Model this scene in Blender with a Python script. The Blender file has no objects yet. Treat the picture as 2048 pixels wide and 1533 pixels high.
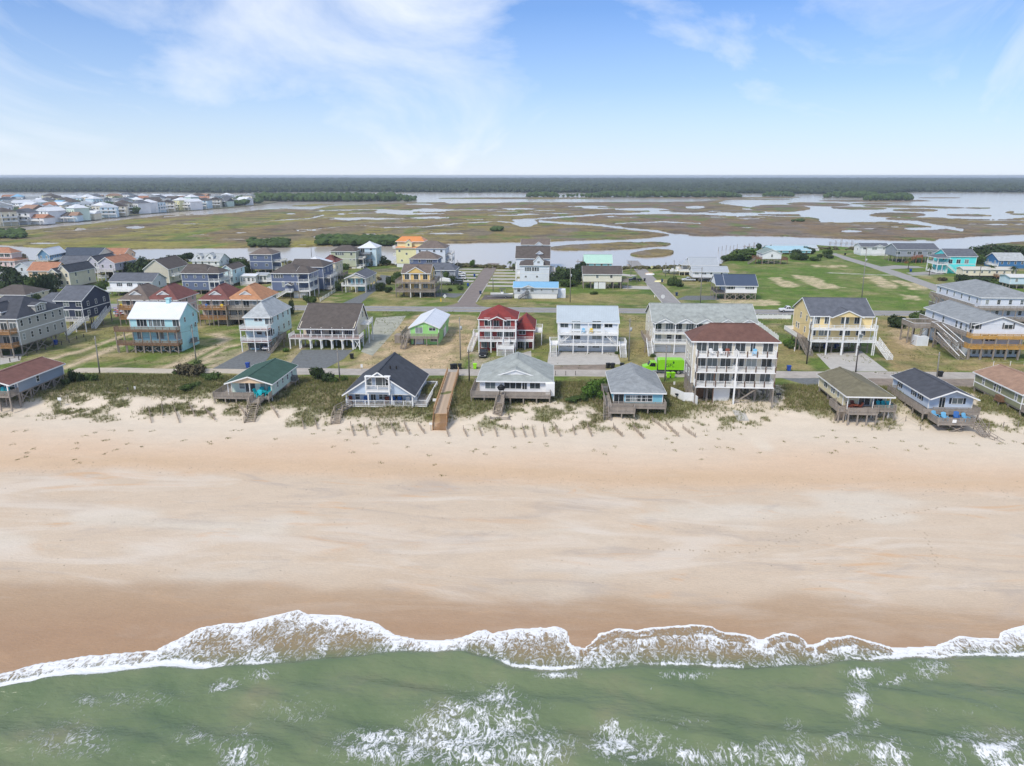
import bpy, bmesh, math, random
import numpy as np
from mathutils import Vector, Matrix
R = math.radians
rnd = random.Random(7)
scene = bpy.context.scene
COL = scene.collection

# ------------------------------------------------------------------ camera
CAM_H, PITCH, YAW, FPX = 44.0, R(16.3), R(3.2), 1420.0
cd = bpy.data.cameras.new('camera'); cam = bpy.data.objects.new('camera', cd); COL.objects.link(cam)
cam.location = (0, 0, CAM_H); cam.rotation_euler = (R(90) - PITCH, 0, YAW)
cd.sensor_width = 36.0; cd.lens = FPX / 2048 * 36.0; cd.clip_start = 0.5; cd.clip_end = 60000
scene.camera = cam
_r = (math.cos(YAW), math.sin(YAW), 0.0); _h = (-math.sin(YAW), math.cos(YAW), 0.0)
_f = (_h[0]*math.cos(PITCH), _h[1]*math.cos(PITCH), -math.sin(PITCH))
_u = (_h[0]*math.sin(PITCH), _h[1]*math.sin(PITCH), math.cos(PITCH))
def ray(x, y): return Vector([_f[i]*FPX + _r[i]*(x-1024) - _u[i]*(y-766.5) for i in range(3)])
def G(x, y, z=0.0):
    """photo pixel -> the point of the level z that it shows"""
    d = ray(x, y); t = (z-CAM_H)/d.z
    return Vector((d.x*t, d.y*t, z))

# ------------------------------------------------------------------ sky and sun
SUN_EL, SUN_AZ = 48.0, 215.0            # azimuth clockwise from +Y; over the sea, behind the camera's left
world = bpy.data.worlds.new('World'); scene.world = world; world.use_nodes = True
nt = world.node_tree; nt.nodes.clear()
def N(t, ty, **kw):
    n = t.nodes.new(ty)
    for a, b in kw.items():
        if a[0] == '_':
            n.inputs[int(a[1:])].default_value = b
        else: setattr(n, a, b)
    return n
def L(t, a, b): t.links.new(a, b)
def ramp(t, stops, interp='LINEAR'):
    n = t.nodes.new('ShaderNodeValToRGB'); n.color_ramp.interpolation = interp
    e = n.color_ramp.elements
    while len(e) < len(stops): e.new(0.5)
    for el, (p, c) in zip(e, stops):
        el.position = p; el.color = (c if len(c) == 4 else (*c, 1)) if hasattr(c, '__len__') else (c, c, c, 1)
    return n
sky = N(nt, 'ShaderNodeTexSky', sky_type='NISHITA', sun_disc=False, sun_elevation=R(SUN_EL), sun_rotation=R(SUN_AZ),
        altitude=0, air_density=1.0, dust_density=0.6, ozone_density=2.0)
tc = N(nt, 'ShaderNodeTexCoord')
sep = N(nt, 'ShaderNodeSeparateXYZ'); L(nt, tc.outputs['Generated'], sep.inputs[0])
# cloud banks stand in the sky as lumpy masses: noise over the direction, thicker round two banks to the north-west
mp = N(nt, 'ShaderNodeMapping'); mp.inputs['Scale'].default_value = (1.0, 1.0, 1.7); mp.inputs['Location'].default_value = (3.67, 2.11, 0); mp.inputs['Rotation'].default_value = (0, R(-28), 0)
L(nt, tc.outputs['Generated'], mp.inputs[0])
n2 = N(nt, 'ShaderNodeTexNoise'); n2.inputs['Scale'].default_value = 3.2; n2.inputs['Detail'].default_value = 10; n2.inputs['Roughness'].default_value = .58; n2.inputs['Distortion'].default_value = .7; L(nt, mp.outputs[0], n2.inputs['Vector'])
acc = n2.outputs['Fac']
for (bx_, by_, deg, am) in ((760, 170, 15, .20), (60, 20, 20, .08), (420, 300, 26, .05)):
    d0 = ray(bx_, by_).normalized(); dp = N(nt, 'ShaderNodeVectorMath', operation='DOT_PRODUCT'); L(nt, tc.outputs['Generated'], dp.inputs[0]); dp.inputs[1].default_value = d0
    mr_ = N(nt, 'ShaderNodeMapRange', interpolation_type='SMOOTHSTEP'); L(nt, dp.outputs['Value'], mr_.inputs[0]); mr_.inputs[1].default_value = math.cos(R(deg)); mr_.inputs[2].default_value = math.cos(R(1)); mr_.inputs[3].default_value = 0; mr_.inputs[4].default_value = am
    ad_ = N(nt, 'ShaderNodeMath', operation='ADD'); L(nt, acc, ad_.inputs[0]); L(nt, mr_.outputs[0], ad_.inputs[1]); acc = ad_.outputs[0]
cr = ramp(nt, [(0.48, 0.0), (0.62, 0.42), (0.84, 0.9)]); L(nt, acc, cr.inputs[0])
# thin pale veil low over the horizon
hz = ramp(nt, [(0.0, 0.84), (0.04, 0.60), (0.11, 0.30), (0.20, 0.10), (0.34, 0.22), (0.6, 0.5), (1.0, 0.55)]); L(nt, sep.outputs[2], hz.inputs[0])
mx = N(nt, 'ShaderNodeMath', operation='MAXIMUM'); L(nt, cr.outputs[0], mx.inputs[0]); L(nt, hz.outputs[0], mx.inputs[1])
mix = N(nt, 'ShaderNodeMix', data_type='RGBA'); L(nt, mx.outputs[0], mix.inputs[0])
tint = N(nt, 'ShaderNodeMix', data_type='RGBA', blend_type='MULTIPLY', _0=1.0); L(nt, sky.outputs[0], tint.inputs[6]); tint.inputs[7].default_value = (0.47, 0.77, 1.20, 1)
L(nt, tint.outputs[2], mix.inputs[6]); mix.inputs[7].default_value = (7.3, 7.8, 8.6, 1)
bg = N(nt, 'ShaderNodeBackground'); bg.inputs[1].default_value = 0.105
L(nt, mix.outputs[2], bg.inputs[0])
wo = N(nt, 'ShaderNodeOutputWorld'); L(nt, bg.outputs[0], wo.inputs[0])

sd = bpy.data.lights.new('sun', 'SUN'); sun = bpy.data.objects.new('sun', sd); COL.objects.link(sun)
sd.energy = 2.45; sd.angle = R(13); sd.color = (1.0, 0.92, 0.80)
_az, _el = R(SUN_AZ), R(SUN_EL)
to_sun = Vector((math.sin(_az)*math.cos(_el), math.cos(_az)*math.cos(_el), math.sin(_el)))
sun.rotation_euler = to_sun.to_track_quat('Z', 'Y').to_euler(); sun.location = to_sun*300
vs = scene.view_settings; vs.view_transform = 'Standard'; vs.look = 'None'; vs.gamma = 1; vs.exposure = 0.28; vs.use_curve_mapping = False
scene.render.engine = 'CYCLES'; scene.cycles.max_bounces = 6; scene.cycles.diffuse_bounces = 3; scene.cycles.glossy_bounces = 3
scene.cycles.volume_bounces = 0; scene.cycles.use_denoising = True

# ------------------------------------------------------------------ helpers
def lin(h):
    c = [int(h[i:i+2], 16)/255 for i in (0, 2, 4)]
    return tuple((v/12.92 if v <= .04045 else ((v+.055)/1.055)**2.4) for v in c)
MATS = {}
def mat(name, c, rough=.7, var=.12, scale=2.0, bump=0.0, lines=None, spec=.3, metal=0.0, stretch=(1, 1, 1), detail=6, c2=None):
    """procedural material: mottled base colour, optional relief and board lines (axis, spacing, depth)"""
    if name in MATS: return MATS[name]
    if isinstance(c, str): c = lin(c)
    m = bpy.data.materials.new(name); m.use_nodes = True; t = m.node_tree
    b = t.nodes['Principled BSDF']; b.inputs['Roughness'].default_value = rough; b.inputs['Specular IOR Level'].default_value = spec; b.inputs['Metallic'].default_value = metal
    co = N(t, 'ShaderNodeTexCoord'); ma = N(t, 'ShaderNodeMapping'); ma.inputs['Scale'].default_value = stretch
    L(t, co.outputs['Object'], ma.inputs[0])
    nz = N(t, 'ShaderNodeTexNoise'); nz.inputs['Scale'].default_value = scale; nz.inputs['Detail'].default_value = detail; nz.inputs['Roughness'].default_value = .65
    L(t, ma.outputs[0], nz.inputs['Vector'])
    lo = tuple(v*(1-var) for v in c); hi = tuple(min(1, v*(1+var)) for v in c)
    if c2 is not None: hi = lin(c2) if isinstance(c2, str) else c2
    rp = ramp(t, [(.3, lo), (.7, hi)]); L(t, nz.outputs['Fac'], rp.inputs[0])
    out = rp.outputs[0]; h = nz.outputs['Fac']
    if lines:
        ax, sp, dep = lines
        sx = N(t, 'ShaderNodeSeparateXYZ'); L(t, co.outputs['Object'], sx.inputs[0])
        d = N(t, 'ShaderNodeMath', operation='DIVIDE', _1=sp); L(t, sx.outputs['XYZ'.index(ax)], d.inputs[0])
        fr = N(t, 'ShaderNodeMath', operation='FRACT'); L(t, d.outputs[0], fr.inputs[0])
        lr = ramp(t, [(0.0, 1-dep), (.14, 1.0), (1.0, 1.0)]); L(t, fr.outputs[0], lr.inputs[0])
        mu = N(t, 'ShaderNodeMix', data_type='RGBA', blend_type='MULTIPLY', _0=1.0); L(t, out, mu.inputs[6]); L(t, lr.outputs[0], mu.inputs[7]); out = mu.outputs[2]
    L(t, out, b.inputs['Base Color'])
    if bump:
        bp = N(t, 'ShaderNodeBump'); bp.inputs['Strength'].default_value = bump; bp.inputs['Distance'].default_value = .05
        L(t, h, bp.inputs['Height']); L(t, bp.outputs[0], b.inputs['Normal'])
    MATS[name] = m; return m

class MB:
    """collects shapes, then links them as one mesh object"""
    def __init__(s): s.v = []; s.f = []
    def add(s, v, f):
        o = len(s.v); s.v += [tuple(p) for p in v]; s.f += [tuple(i+o for i in q) for q in f]; return s
    def box(s, x0, x1, y0, y1, z0, z1):
        return s.add([(x0,y0,z0),(x1,y0,z0),(x1,y1,z0),(x0,y1,z0),(x0,y0,z1),(x1,y0,z1),(x1,y1,z1),(x0,y1,z1)],
                     [(3,2,1,0),(4,5,6,7),(0,1,5,4),(1,2,6,5),(2,3,7,6),(3,0,4,7)])
    def bar(s, p, q, w, h=None):
        """a beam of width w, height h from p to q"""
        p, q = Vector(p), Vector(q); h = h or w; d = (q-p).normalized()
        a = d.cross(Vector((0,0,1)))
        if a.length < 1e-4: a = Vector((1,0,0))
        a.normalize(); b = a.cross(d).normalized(); a = a*w/2; b = b*h/2
        v = [p-a-b, p+a-b, p+a+b, p-a+b, q-a-b, q+a-b, q+a+b, q-a+b]
        return s.add(v, [(0,1,2,3),(7,6,5,4),(4,5,1,0),(5,6,2,1),(6,7,3,2),(7,4,0,3)])
    def tube(s, p, q, r0, r1=None, n=8, cap=True):
        p, q = Vector(p), Vector(q); r1 = r0 if r1 is None else r1; d = (q-p).normalized()
        a = d.cross(Vector((0,0,1)));  a = Vector((1,0,0)) if a.length < 1e-4 else a.normalized(); b = d.cross(a)
        v = [p+(a*math.cos(2*math.pi*i/n)+b*math.sin(2*math.pi*i/n))*r0 for i in range(n)] + [q+(a*math.cos(2*math.pi*i/n)+b*math.sin(2*math.pi*i/n))*r1 for i in range(n)]
        f = [(i,(i+1)%n,n+(i+1)%n,n+i) for i in range(n)]
        if cap: f += [tuple(range(n-1,-1,-1)), tuple(range(n,2*n))]
        return s.add(v, f)
    def prism(s, poly, axis, a, b):
        """extrude a 2D outline (list of 2-tuples) along an axis from a to b"""
        def P(u, w, t): return {'x':(t,u,w),'y':(u,t,w),'z':(u,w,t)}[axis]
        n = len(poly); v = [P(u,w,a) for u,w in poly]+[P(u,w,b) for u,w in poly]
        return s.add(v, [tuple(range(n)), tuple(range(2*n-1,n-1,-1))]+[(i,n+i,n+(i+1)%n,(i+1)%n) for i in range(n)])
    def mesh(s, name, m=None, smooth=False):
        me = bpy.data.meshes.new(name); me.from_pydata(s.v, [], s.f); 
        if m is not None: me.materials.append(m)
        if smooth: me.polygons.foreach_set('use_smooth', [True]*len(me.polygons))
        return me
    def build(s, name, m, parent=None, smooth=False):
        o = bpy.data.objects.new(name, s.mesh(name, m, smooth)); COL.objects.link(o)
        if parent is not None: o.parent = parent
        return o
def tag(o, label=None, cat=None, group=None, kind=None):
    if label: o['label'] = label
    if cat: o['category'] = cat
    if group: o['group'] = group
    if kind: o['kind'] = kind
    return o
def empty(name, loc, rz=0.0):
    o = bpy.data.objects.new(name, None); COL.objects.link(o); o.location = loc; o.rotation_euler = (0, 0, rz); o.empty_display_size = .3
    return o
def inst(name, me, loc=(0,0,0), rz=0.0, parent=None, sc=None):
    o = bpy.data.objects.new(name, me); COL.objects.link(o); o.location = loc; o.rotation_euler = (0, 0, rz)
    if sc: o.scale = sc if hasattr(sc, '__len__') else (sc, sc, sc)
    if parent is not None: o.parent = parent
    return o
def npmesh(name, V, F, m, smooth=True, attrs=None, parent=None):
    me = bpy.data.meshes.new(name); V = np.asarray(V, np.float32); F = np.asarray(F, np.int32)
    me.vertices.add(len(V)); me.vertices.foreach_set('co', V.ravel()); k = F.shape[1]
    me.loops.add(F.size); me.loops.foreach_set('vertex_index', F.ravel())
    me.polygons.add(len(F)); me.polygons.foreach_set('loop_start', np.arange(0, F.size, k, dtype=np.int32))
    me.update(calc_edges=True)
    me.polygons.foreach_set('use_smooth', np.full(len(F), smooth))
    for nm, a in (attrs or {}).items():
        a = np.asarray(a, np.float32)
        if a.ndim == 1:
            at = me.attributes.new(nm, 'FLOAT', 'POINT'); at.data.foreach_set('value', a)
        else:
            at = me.attributes.new(nm, 'FLOAT_COLOR', 'POINT'); at.data.foreach_set('color', np.c_[a, np.ones(len(a))].astype(np.float32).ravel())
    me.materials.append(m); me.validate()
    o = bpy.data.objects.new(name, me); COL.objects.link(o)
    if parent is not None: o.parent = parent
    return o
# numpy value noise
_rng = np.random.default_rng(11); _T = _rng.random((256, 256)).astype(np.float32)
def vnoise(x, y):
    xi = np.floor(x).astype(int); yi = np.floor(y).astype(int); fx = x-xi; fy = y-yi
    fx = fx*fx*(3-2*fx); fy = fy*fy*(3-2*fy); a = lambda i, j: _T[(xi+i) & 255, (yi+j) & 255]
    return (a(0,0)*(1-fx)+a(1,0)*fx)*(1-fy)+(a(0,1)*(1-fx)+a(1,1)*fx)*fy
def fbm(x, y, s=1.0, o=4, ox=0.0):
    r = 0; am = .5; x = np.asarray(x, float)/s+ox; y = np.asarray(y, float)/s+ox*1.7
    for i in range(o): r = r+am*vnoise(x, y); x = x*2.03+17.3; y = y*2.03+5.1; am *= .5
    return r/(1-.5**o)
def sstep(a, b, x): t = np.clip((x-a)/(b-a), 0, 1); return t*t*(3-2*t)
def inpoly(x, y, P):
    r = np.zeros(np.shape(x), bool); n = len(P)
    for i in range(n):
        (x0, y0), (x1, y1) = P[i], P[(i+1) % n]
        if y0 == y1: continue
        c = (y0 > y) != (y1 > y); r ^= c & (x < (x1-x0)*(y-y0)/(y1-y0)+x0)
    return r
def segdist(x, y, pts):
    d = np.full(np.shape(x), 1e9)
    for (x0, y0), (x1, y1) in zip(pts[:-1], pts[1:]):
        dx, dy = x1-x0, y1-y0; t = np.clip(((x-x0)*dx+(y-y0)*dy)/(dx*dx+dy*dy+1e-9), 0, 1)
        d = np.minimum(d, np.hypot(x-x0-t*dx, y-y0-t*dy))
    return d
def gridfaces(nx, ny):
    i = np.arange((nx-1)*(ny-1)); a = i % (nx-1)+(i//(nx-1))*nx
    return np.c_[a, a+1, a+1+nx, a+nx]
def projn(X, Y, Z):
    """world -> photo pixel (numpy)"""
    Zc = Z-CAM_H; a = X*_f[0]+Y*_f[1]+Zc*_f[2]; b = X*_r[0]+Y*_r[1]; c = X*_u[0]+Y*_u[1]+Zc*_u[2]
    return 1024+FPX*b/a, 766.5-FPX*c/a
# ------------------------------------------------------------------ terrain
def attr_mat(name, attr, rough=.9, fine=(1.5, .35), fine2=(9.0, .3), bump=.4, bdist=.15, spec=.15, stretch=(1,1,1), wet=False):
    m = bpy.data.materials.new(name); m.use_nodes = True; t = m.node_tree; b = t.nodes['Principled BSDF']
    a = N(t, 'ShaderNodeAttribute', attribute_name=attr); co = N(t, 'ShaderNodeTexCoord'); ma = N(t, 'ShaderNodeMapping'); ma.inputs['Scale'].default_value = stretch; L(t, co.outputs['Object'], ma.inputs[0])
    out = a.outputs['Color']; hs = None
    for sc, am in (fine, fine2):
        nz = N(t, 'ShaderNodeTexNoise'); nz.inputs['Scale'].default_value = sc; nz.inputs['Detail'].default_value = 7; nz.inputs['Roughness'].default_value = .7; L(t, ma.outputs[0], nz.inputs['Vector'])
        rp = ramp(t, [(.25, 1-am), (.75, 1+am)]); L(t, nz.outputs['Fac'], rp.inputs[0])
        mu = N(t, 'ShaderNodeMix', data_type='RGBA', blend_type='MULTIPLY', _0=1.0); L(t, out, mu.inputs[6]); L(t, rp.outputs[0], mu.inputs[7]); out = mu.outputs[2]; hs = nz
    L(t, out, b.inputs['Base Color']); b.inputs['Roughness'].default_value = rough; b.inputs['Specular IOR Level'].default_value = spec
    bp = N(t, 'ShaderNodeBump'); bp.inputs['Strength'].default_value = bump; bp.inputs['Distance'].default_value = bdist; L(t, hs.outputs['Fac'], bp.inputs['Height']); L(t, bp.outputs[0], b.inputs['Normal'])
    if wet:
        w = N(t, 'ShaderNodeAttribute', attribute_name='wet'); rr = ramp(t, [(0, rough), (1, .38)]); L(t, w.outputs['Fac'], rr.inputs[0]); L(t, rr.outputs[0], b.inputs['Roughness'])
    return m
SEA_Z, SOUND_Z = -2.0, -1.0
def toe(X): return np.interp(X, [-140, -107, -46, 0, 25, 40, 88, 140], [125, 124, 120.5, 121.5, 123, 127, 126, 127])
def gz(X, Y):
    """height of beach, dune and town ground"""
    X = np.asarray(X, float); Y = np.asarray(Y, float); T = toe(X)
    z = np.interp(Y, [0, 40, 60, 100, 118], [-5, -3.3, -2.13, -1.1, -.55])
    up = sstep(T-2, T+11, Y)*(1.45+2.6*(fbm(X, Y, 6, 4)-.5))
    dn = 1-sstep(T+17, 152, Y)
    z = z + up*dn + (sstep(T, 150, Y))*.55
    return np.where(Y >= 152, 0.0, z)
SAND = np.array([.655, .488, .34]); DUNE = np.array([.68, .585, .46]); VEG = np.array([.13, .145, .036]); GRASS = np.array([.118, .172, .032]); DRY = np.array([.31, .25, .11]); DIRT = np.array([.47, .355, .215]); BROWN = np.array([.17, .125, .075])
EDGE = [(-300,815),(0,812),(60,800),(120,812),(200,795),(300,795),(420,800),(480,815),(600,815),(680,838),(760,848),(860,850),(940,838),(1000,815),(1080,812),(1180,815),(1210,830),(1300,840),(1400,840),(1470,825),(1500,822),(1600,820),(1650,835),(1760,830),(1850,825),(1950,830),(2048,832),(2400,840)]
def mixc(a, b, t): return a*(1-t[:, None])+b*t[:, None]
def veg_density(X, Y, Z):
    px, py = projn(X, Y, Z); e = np.interp(px, [p[0] for p in EDGE], [p[1] for p in EDGE])+14*(fbm(X, Y, 7, 4, 3.1)-.5)
    d = sstep(6, -12, py-e)
    hole = sstep(.50, .62, fbm(X, Y, 7, 5, 9.7))*sstep(-34, -4, py-e)*.75
    sp = sstep(.46, .58, fbm(X, Y, 2.6, 4, 5.5))*sstep(.36, .5, fbm(X, Y, 10, 3, 2.5))*sstep(-2, 3, Y-toe(X))*.85
    bare = inpoly(px, py, [(1372,768),(1565,768),(1570,812),(1500,824),(1440,812),(1375,806)])|inpoly(px, py, [(1895,775),(1960,790),(1955,815),(1900,812)])
    return np.clip(np.maximum(d*(1-hole), sp), 0, 1)*np.where(bare, .18, 1)
# --- beach
bx = np.arange(-190, 190.1, .7); by = np.r_[np.arange(30, 116, .9), np.arange(116, 152.01, .5)]; by[-1] = 152
X, Y = [a.ravel() for a in np.meshgrid(bx, by)]; Z = gz(X, Y)
c = np.tile(SAND, (len(X), 1))
n1 = fbm(X, Y, 22, 5); n2 = fbm(X*.25, Y, 5.5, 5, 2.2); n3 = fbm(X*.35, Y, 3.0, 5, 7.2); n4 = fbm(X, Y, 1.6, 3, 1.2)
c = mixc(c, DUNE, sstep(105, 122, Y+12*(n1-.5)))
px, py = projn(X, Y, Z)
# damp storm line and the flat, paler tide-washed foreshore below it
fore = sstep(1.5, -2.5, Y-(100.5+5*(fbm(X, Y*0, 26, 4, 4.4)-.5)))
c = mixc(c, np.array([.60, .495, .375]), fore*.85)
ridge = np.exp(-((Y-(103.5+5*(fbm(X, Y*0, 26, 4, 4.4)-.5)))/3.2)**2); c = mixc(c, np.array([.56, .40, .245]), ridge*.5*(.4+n1))
c = mixc(c, np.array([.33, .31, .28]), fore*sstep(.50, .72, fbm(X*.4, Y, 2.6, 5, 2.2))*sstep(.42, .60, fbm(X*.5, Y, 13, 4, 8.8))*.12)
c = mixc(c, np.array([.56, .37, .20]), fore*sstep(.52, .76, n3)*sstep(.4, .6, fbm(X, Y, 17, 3, 1.8))*.15)
c = mixc(c, np.array([.66, .60, .50]), fore*sstep(.55, .75, fbm(X*.3, Y, 6, 4, 3.9))*.6)
wet = .55*sstep(76, 67, Y+6*(fbm(X, Y, 14, 4, 6.1)-.5)+3.0*(n2-.5))+.45*sstep(71.5, 69.5, Y+7*(fbm(X, Y*0, 16, 4, 6.9)-.5)+1.0*(n3-.5))
c = mixc(c, np.array([.42, .285, .175]), wet*.9)
wet2 = sstep(70, 62, Y+3*(n1-.5)-.05*(X+20)*(X < 0)); c = mixc(c, np.array([.38, .225, .125]), wet2*.58)
vd = veg_density(X, Y, Z)
vc = mixc(np.tile(VEG, (len(X), 1)), np.array([.20, .165, .085]), sstep(.4, .7, fbm(X, Y, 5, 4, 2.9))); vc = mixc(vc, np.array([.13, .165, .035]), sstep(.5, .7, fbm(X, Y, 9, 4, 12.9))*sstep(132, 146, Y))
c = mixc(c, vc, np.clip(vd*(.62+.5*n4), 0, 1))
GV = dict(dx=X, dy=Y, dz=Z, d=vd)
# bare tracks up from the beach
def track(cc, X, Y, pts, w, col, amt=.9):
    d = segdist(X, Y, [(p.x, p.y) for p in pts]); return mixc(cc, np.array(col), sstep(w*1.2, w*.5, d+.8*(fbm(X, Y, 2.5, 3)-.5))*amt)
c = track(c, X, Y, [G(1480, 800, 1), G(1490, 835, .3), G(1530, 900, -1)], 1.6, DUNE*1.02)
def sand_streaks(m):
    t = m.node_tree; b = t.nodes['Principled BSDF']; out = b.inputs['Base Color'].links[0].from_socket; co = N(t, 'ShaderNodeTexCoord'); fo = N(t, 'ShaderNodeAttribute', attribute_name='fore')
    for (sc, st, rot, dist, lo, hi, col, am, sd_) in ((1.0, (.045, .17, 1), -6, 1.4, .52, .70, (.40, .345, .30), .5, 3.0), (1.0, (.05, .22, 1), 7, 1.8, .55, .74, (.62, .40, .23), .8, 11.0), (1.0, (.035, .15, 1), 4, 1.2, .50, .68, (.70, .62, .52), .55, 23.0), (1.0, (.5, 1.5, 1), -10, .8, .56, .74, (.40, .33, .27), .22, 31.0)):
        mp_ = N(t, 'ShaderNodeMapping'); mp_.inputs['Scale'].default_value = st; mp_.inputs['Rotation'].default_value = (0, 0, R(rot)); mp_.inputs['Location'].default_value = (sd_, sd_*1.7, 0); L(t, co.outputs['Object'], mp_.inputs[0])
        n_ = N(t, 'ShaderNodeTexNoise'); n_.inputs['Scale'].default_value = sc; n_.inputs['Detail'].default_value = 10; n_.inputs['Roughness'].default_value = .62; n_.inputs['Distortion'].default_value = dist; L(t, mp_.outputs[0], n_.inputs['Vector'])
        r_ = N(t, 'ShaderNodeMapRange', interpolation_type='SMOOTHSTEP'); L(t, n_.outputs['Fac'], r_.inputs[0]); r_.inputs[1].default_value = lo; r_.inputs[2].default_value = hi; r_.inputs[4].default_value = am
        mu = N(t, 'ShaderNodeMath', operation='MULTIPLY'); L(t, r_.outputs[0], mu.inputs[0]); L(t, fo.outputs['Fac'], mu.inputs[1])
        mi = N(t, 'ShaderNodeMix', data_type='RGBA'); L(t, mu.outputs[0], mi.inputs[0]); L(t, out, mi.inputs[6]); mi.inputs[7].default_value = (*col, 1); out = mi.outputs[2]
    L(t, out, b.inputs['Base Color']); return m
fsh = np.clip(fore+.18, 0, 1)*(1-.75*wet)*(1-sstep(116, 122, Y))
npmesh('beach', np.c_[X, Y, Z], gridfaces(len(bx), len(by)), sand_streaks(attr_mat('sand', 'gcol', fine=(.55, .06), fine2=(5, .09), bump=.6, bdist=.14, wet=True, rough=.92, stretch=(.45, 1, 1))), attrs={'gcol': c, 'fore': fsh, 'wet': np.clip(wet*.5+wet2*.5, 0, 1)})['kind'] = 'structure'

# --- town ground up to the creek
BANK = [(-500,505),(-100,508),(90,520),(300,522),(560,524),(700,526),(880,532),(1000,535),(1120,537),(1260,536),(1380,533),(1440,527),(1452,512),(1475,500),(1530,496),(1600,489),(1700,496),(1790,502),(1900,505),(2048,505),(2500,500)]
bk = [G(a, b, SOUND_Z) for a, b in BANK]; BKX = [p.x for p in bk]; BKY = [p.y for p in bk]
gx = np.arange(-520, 520.1, 1.7); gy = np.arange(152, 560.1, 1.7)
X, Y = [a.ravel() for a in np.meshgrid(gx, gy)]
bd = np.interp(X, BKX, BKY)+5*(fbm(X, Y, 12, 3)-.5)-Y
Z = np.where(bd > 9, 0.0, np.clip(bd/9, -.9, 1)*1.5-1.5)*1.0
px, py = projn(X, Y, Z)
n1 = fbm(X, Y, 14, 5, 1.1); n2 = fbm(X, Y, 5, 5, 4.1); n3 = fbm(X, Y, 30, 4, 8.1)
c = mixc(np.tile(GRASS, (len(X), 1)), DRY, sstep(.42, .68, n1)*.6)
c = mixc(c, DIRT, sstep(.58, .74, n2)*sstep(.42, .6, n3)*.6)
c = mixc(c, np.array([.085, .12, .03]), sstep(.52, .68, fbm(X, Y, 7, 5, 6.6))*.75); c = mixc(c, np.array([.36, .29, .16]), sstep(.54, .66, fbm(X, Y, 4.0, 5, 3.6))*.55)
def patch(cc, P, col, amt=.9, ns=2.0, edge=5):
    wob = (fbm(X, Y, 6, 4, 2.7)-.5)*edge; wob2 = (fbm(X, Y, 6, 4, 7.7)-.5)*edge*.5
    m = inpoly(px+wob, py+wob2, P).astype(float)*amt
    if ns: m *= .45+.55*sstep(.35, .6, fbm(X, Y, ns*2, 4, 5.2))
    return mixc(cc, np.array(col), m)
FIELD = (.10, .185, .020)
c = patch(c, [(1440,512),(1530,505),(1640,488),(1700,496),(1800,530),(1925,595),(1930,622),(1470,622),(1520,560)], FIELD, .62, 5)
c = patch(c, [(1640,488),(1660,484),(1800,494),(1950,560),(2048,575),(2048,600),(1960,590),(1760,520)], FIELD, .62, 4)
c = patch(c, [(780,575),(830,590),(930,590),(955,555),(975,540),(940,520),(860,540)], (.075, .12, .028), .7, 3)
c = patch(c, [(1240,600),(1300,575),(1350,612),(1240,612)], (.085, .15, .025), .8, 3)
c = patch(c, [(1360,585),(1440,560),(1450,610),(1380,612)], (.09, .14, .03), .7, 3)
c = patch(c, [(960,600),(1350,612),(1350,590),(980,585)], DRY*1.1, .6, 3)
for P in ([(1535,556),(1560,555),(1598,574),(1570,576)], [(1580,551),(1612,552),(1692,577),(1640,577)], [(1722,553),(1760,553),(1803,577),(1770,577)], [(1778,560),(1800,559),(1868,577),(1830,579)], [(1800,588),(1830,590),(1845,601),(1812,600)], [(1620,532),(1690,531),(1700,535),(1630,537)], [(1430,598),(1560,601),(1560,611),(1440,611)]):
    c = patch(c, P, (.56, .46, .29), .95, .8, 15)
c = patch(c, [(690,745),(740,700),(790,655),(835,630),(945,630),(962,640),(935,700),(925,745)], DIRT, .95, 1.5, 6)
c = patch(c, [(800,748),(845,700),(880,690),(912,690),(885,748)], (.56, .42, .26), .85, 1.2, 4)
c = patch(c, [(1225,720),(1245,630),(1300,630),(1310,700),(1290,740)], DRY, .8, 2)
c = patch(c, [(1530,740),(1540,680),(1600,700),(1625,740)], DRY, .8, 2)
c = patch(c, [(1730,640),(1810,640),(1830,690),(1900,720),(2048,730),(2048,745),(1790,742),(1745,690)], (.36, .26, .13), .75, 2)
c = patch(c, [(1770,660),(1850,650),(1880,715),(1800,690)], (.54, .40, .26), .6, 2)
c = patch(c, [(410,735),(440,705),(500,690),(500,705),(450,740)], (.50, .40, .28), .9, 1.5)
c = patch(c, [(560,738),(585,700),(610,690),(580,740)], (.50, .40, .28), .8, 1.5)
c = patch(c, [(935,745),(945,700),(985,715),(1000,745)], (.50, .42, .32), .8, 1.5)
c = patch(c, [(1100,640),(1112,640),(1112,730),(1090,730),(1060,690),(1080,640)], (.24, .22, .08), .8, 2)
TR = dict(col=(.56, .44, .30))
for pts, w in (([(60,728),(110,716),(180,697),(255,668)],1.3), ([(120,740),(150,728),(190,712),(245,690)],1.7), ([(330,735),(370,722),(412,700),(440,690),(452,680),(430,668)],1.6), ([(470,690),(440,700),(400,728)],1.2)):
    c = track(c, X, Y, [G(*p) for p in pts], w, TR['col'])
c = track(c, X, Y, [G(1660, 546), G(1750, 550), G(1860, 552)], 1.6, (.52, .50, .42), .7)
c = mixc(c, np.array([.15, .14, .06]), sstep(16, 4, bd)*.9); c = mixc(c, np.array([.12, .09, .055]), sstep(3, -1, bd))
npmesh('ground', np.c_[X, Y, Z], gridfaces(len(gx), len(gy)), attr_mat('lawn', 'gcol', fine=(.30, .34), fine2=(1.6, .55), bump=.7, bdist=.25), attrs={'gcol': c})['kind'] = 'structure'

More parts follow.
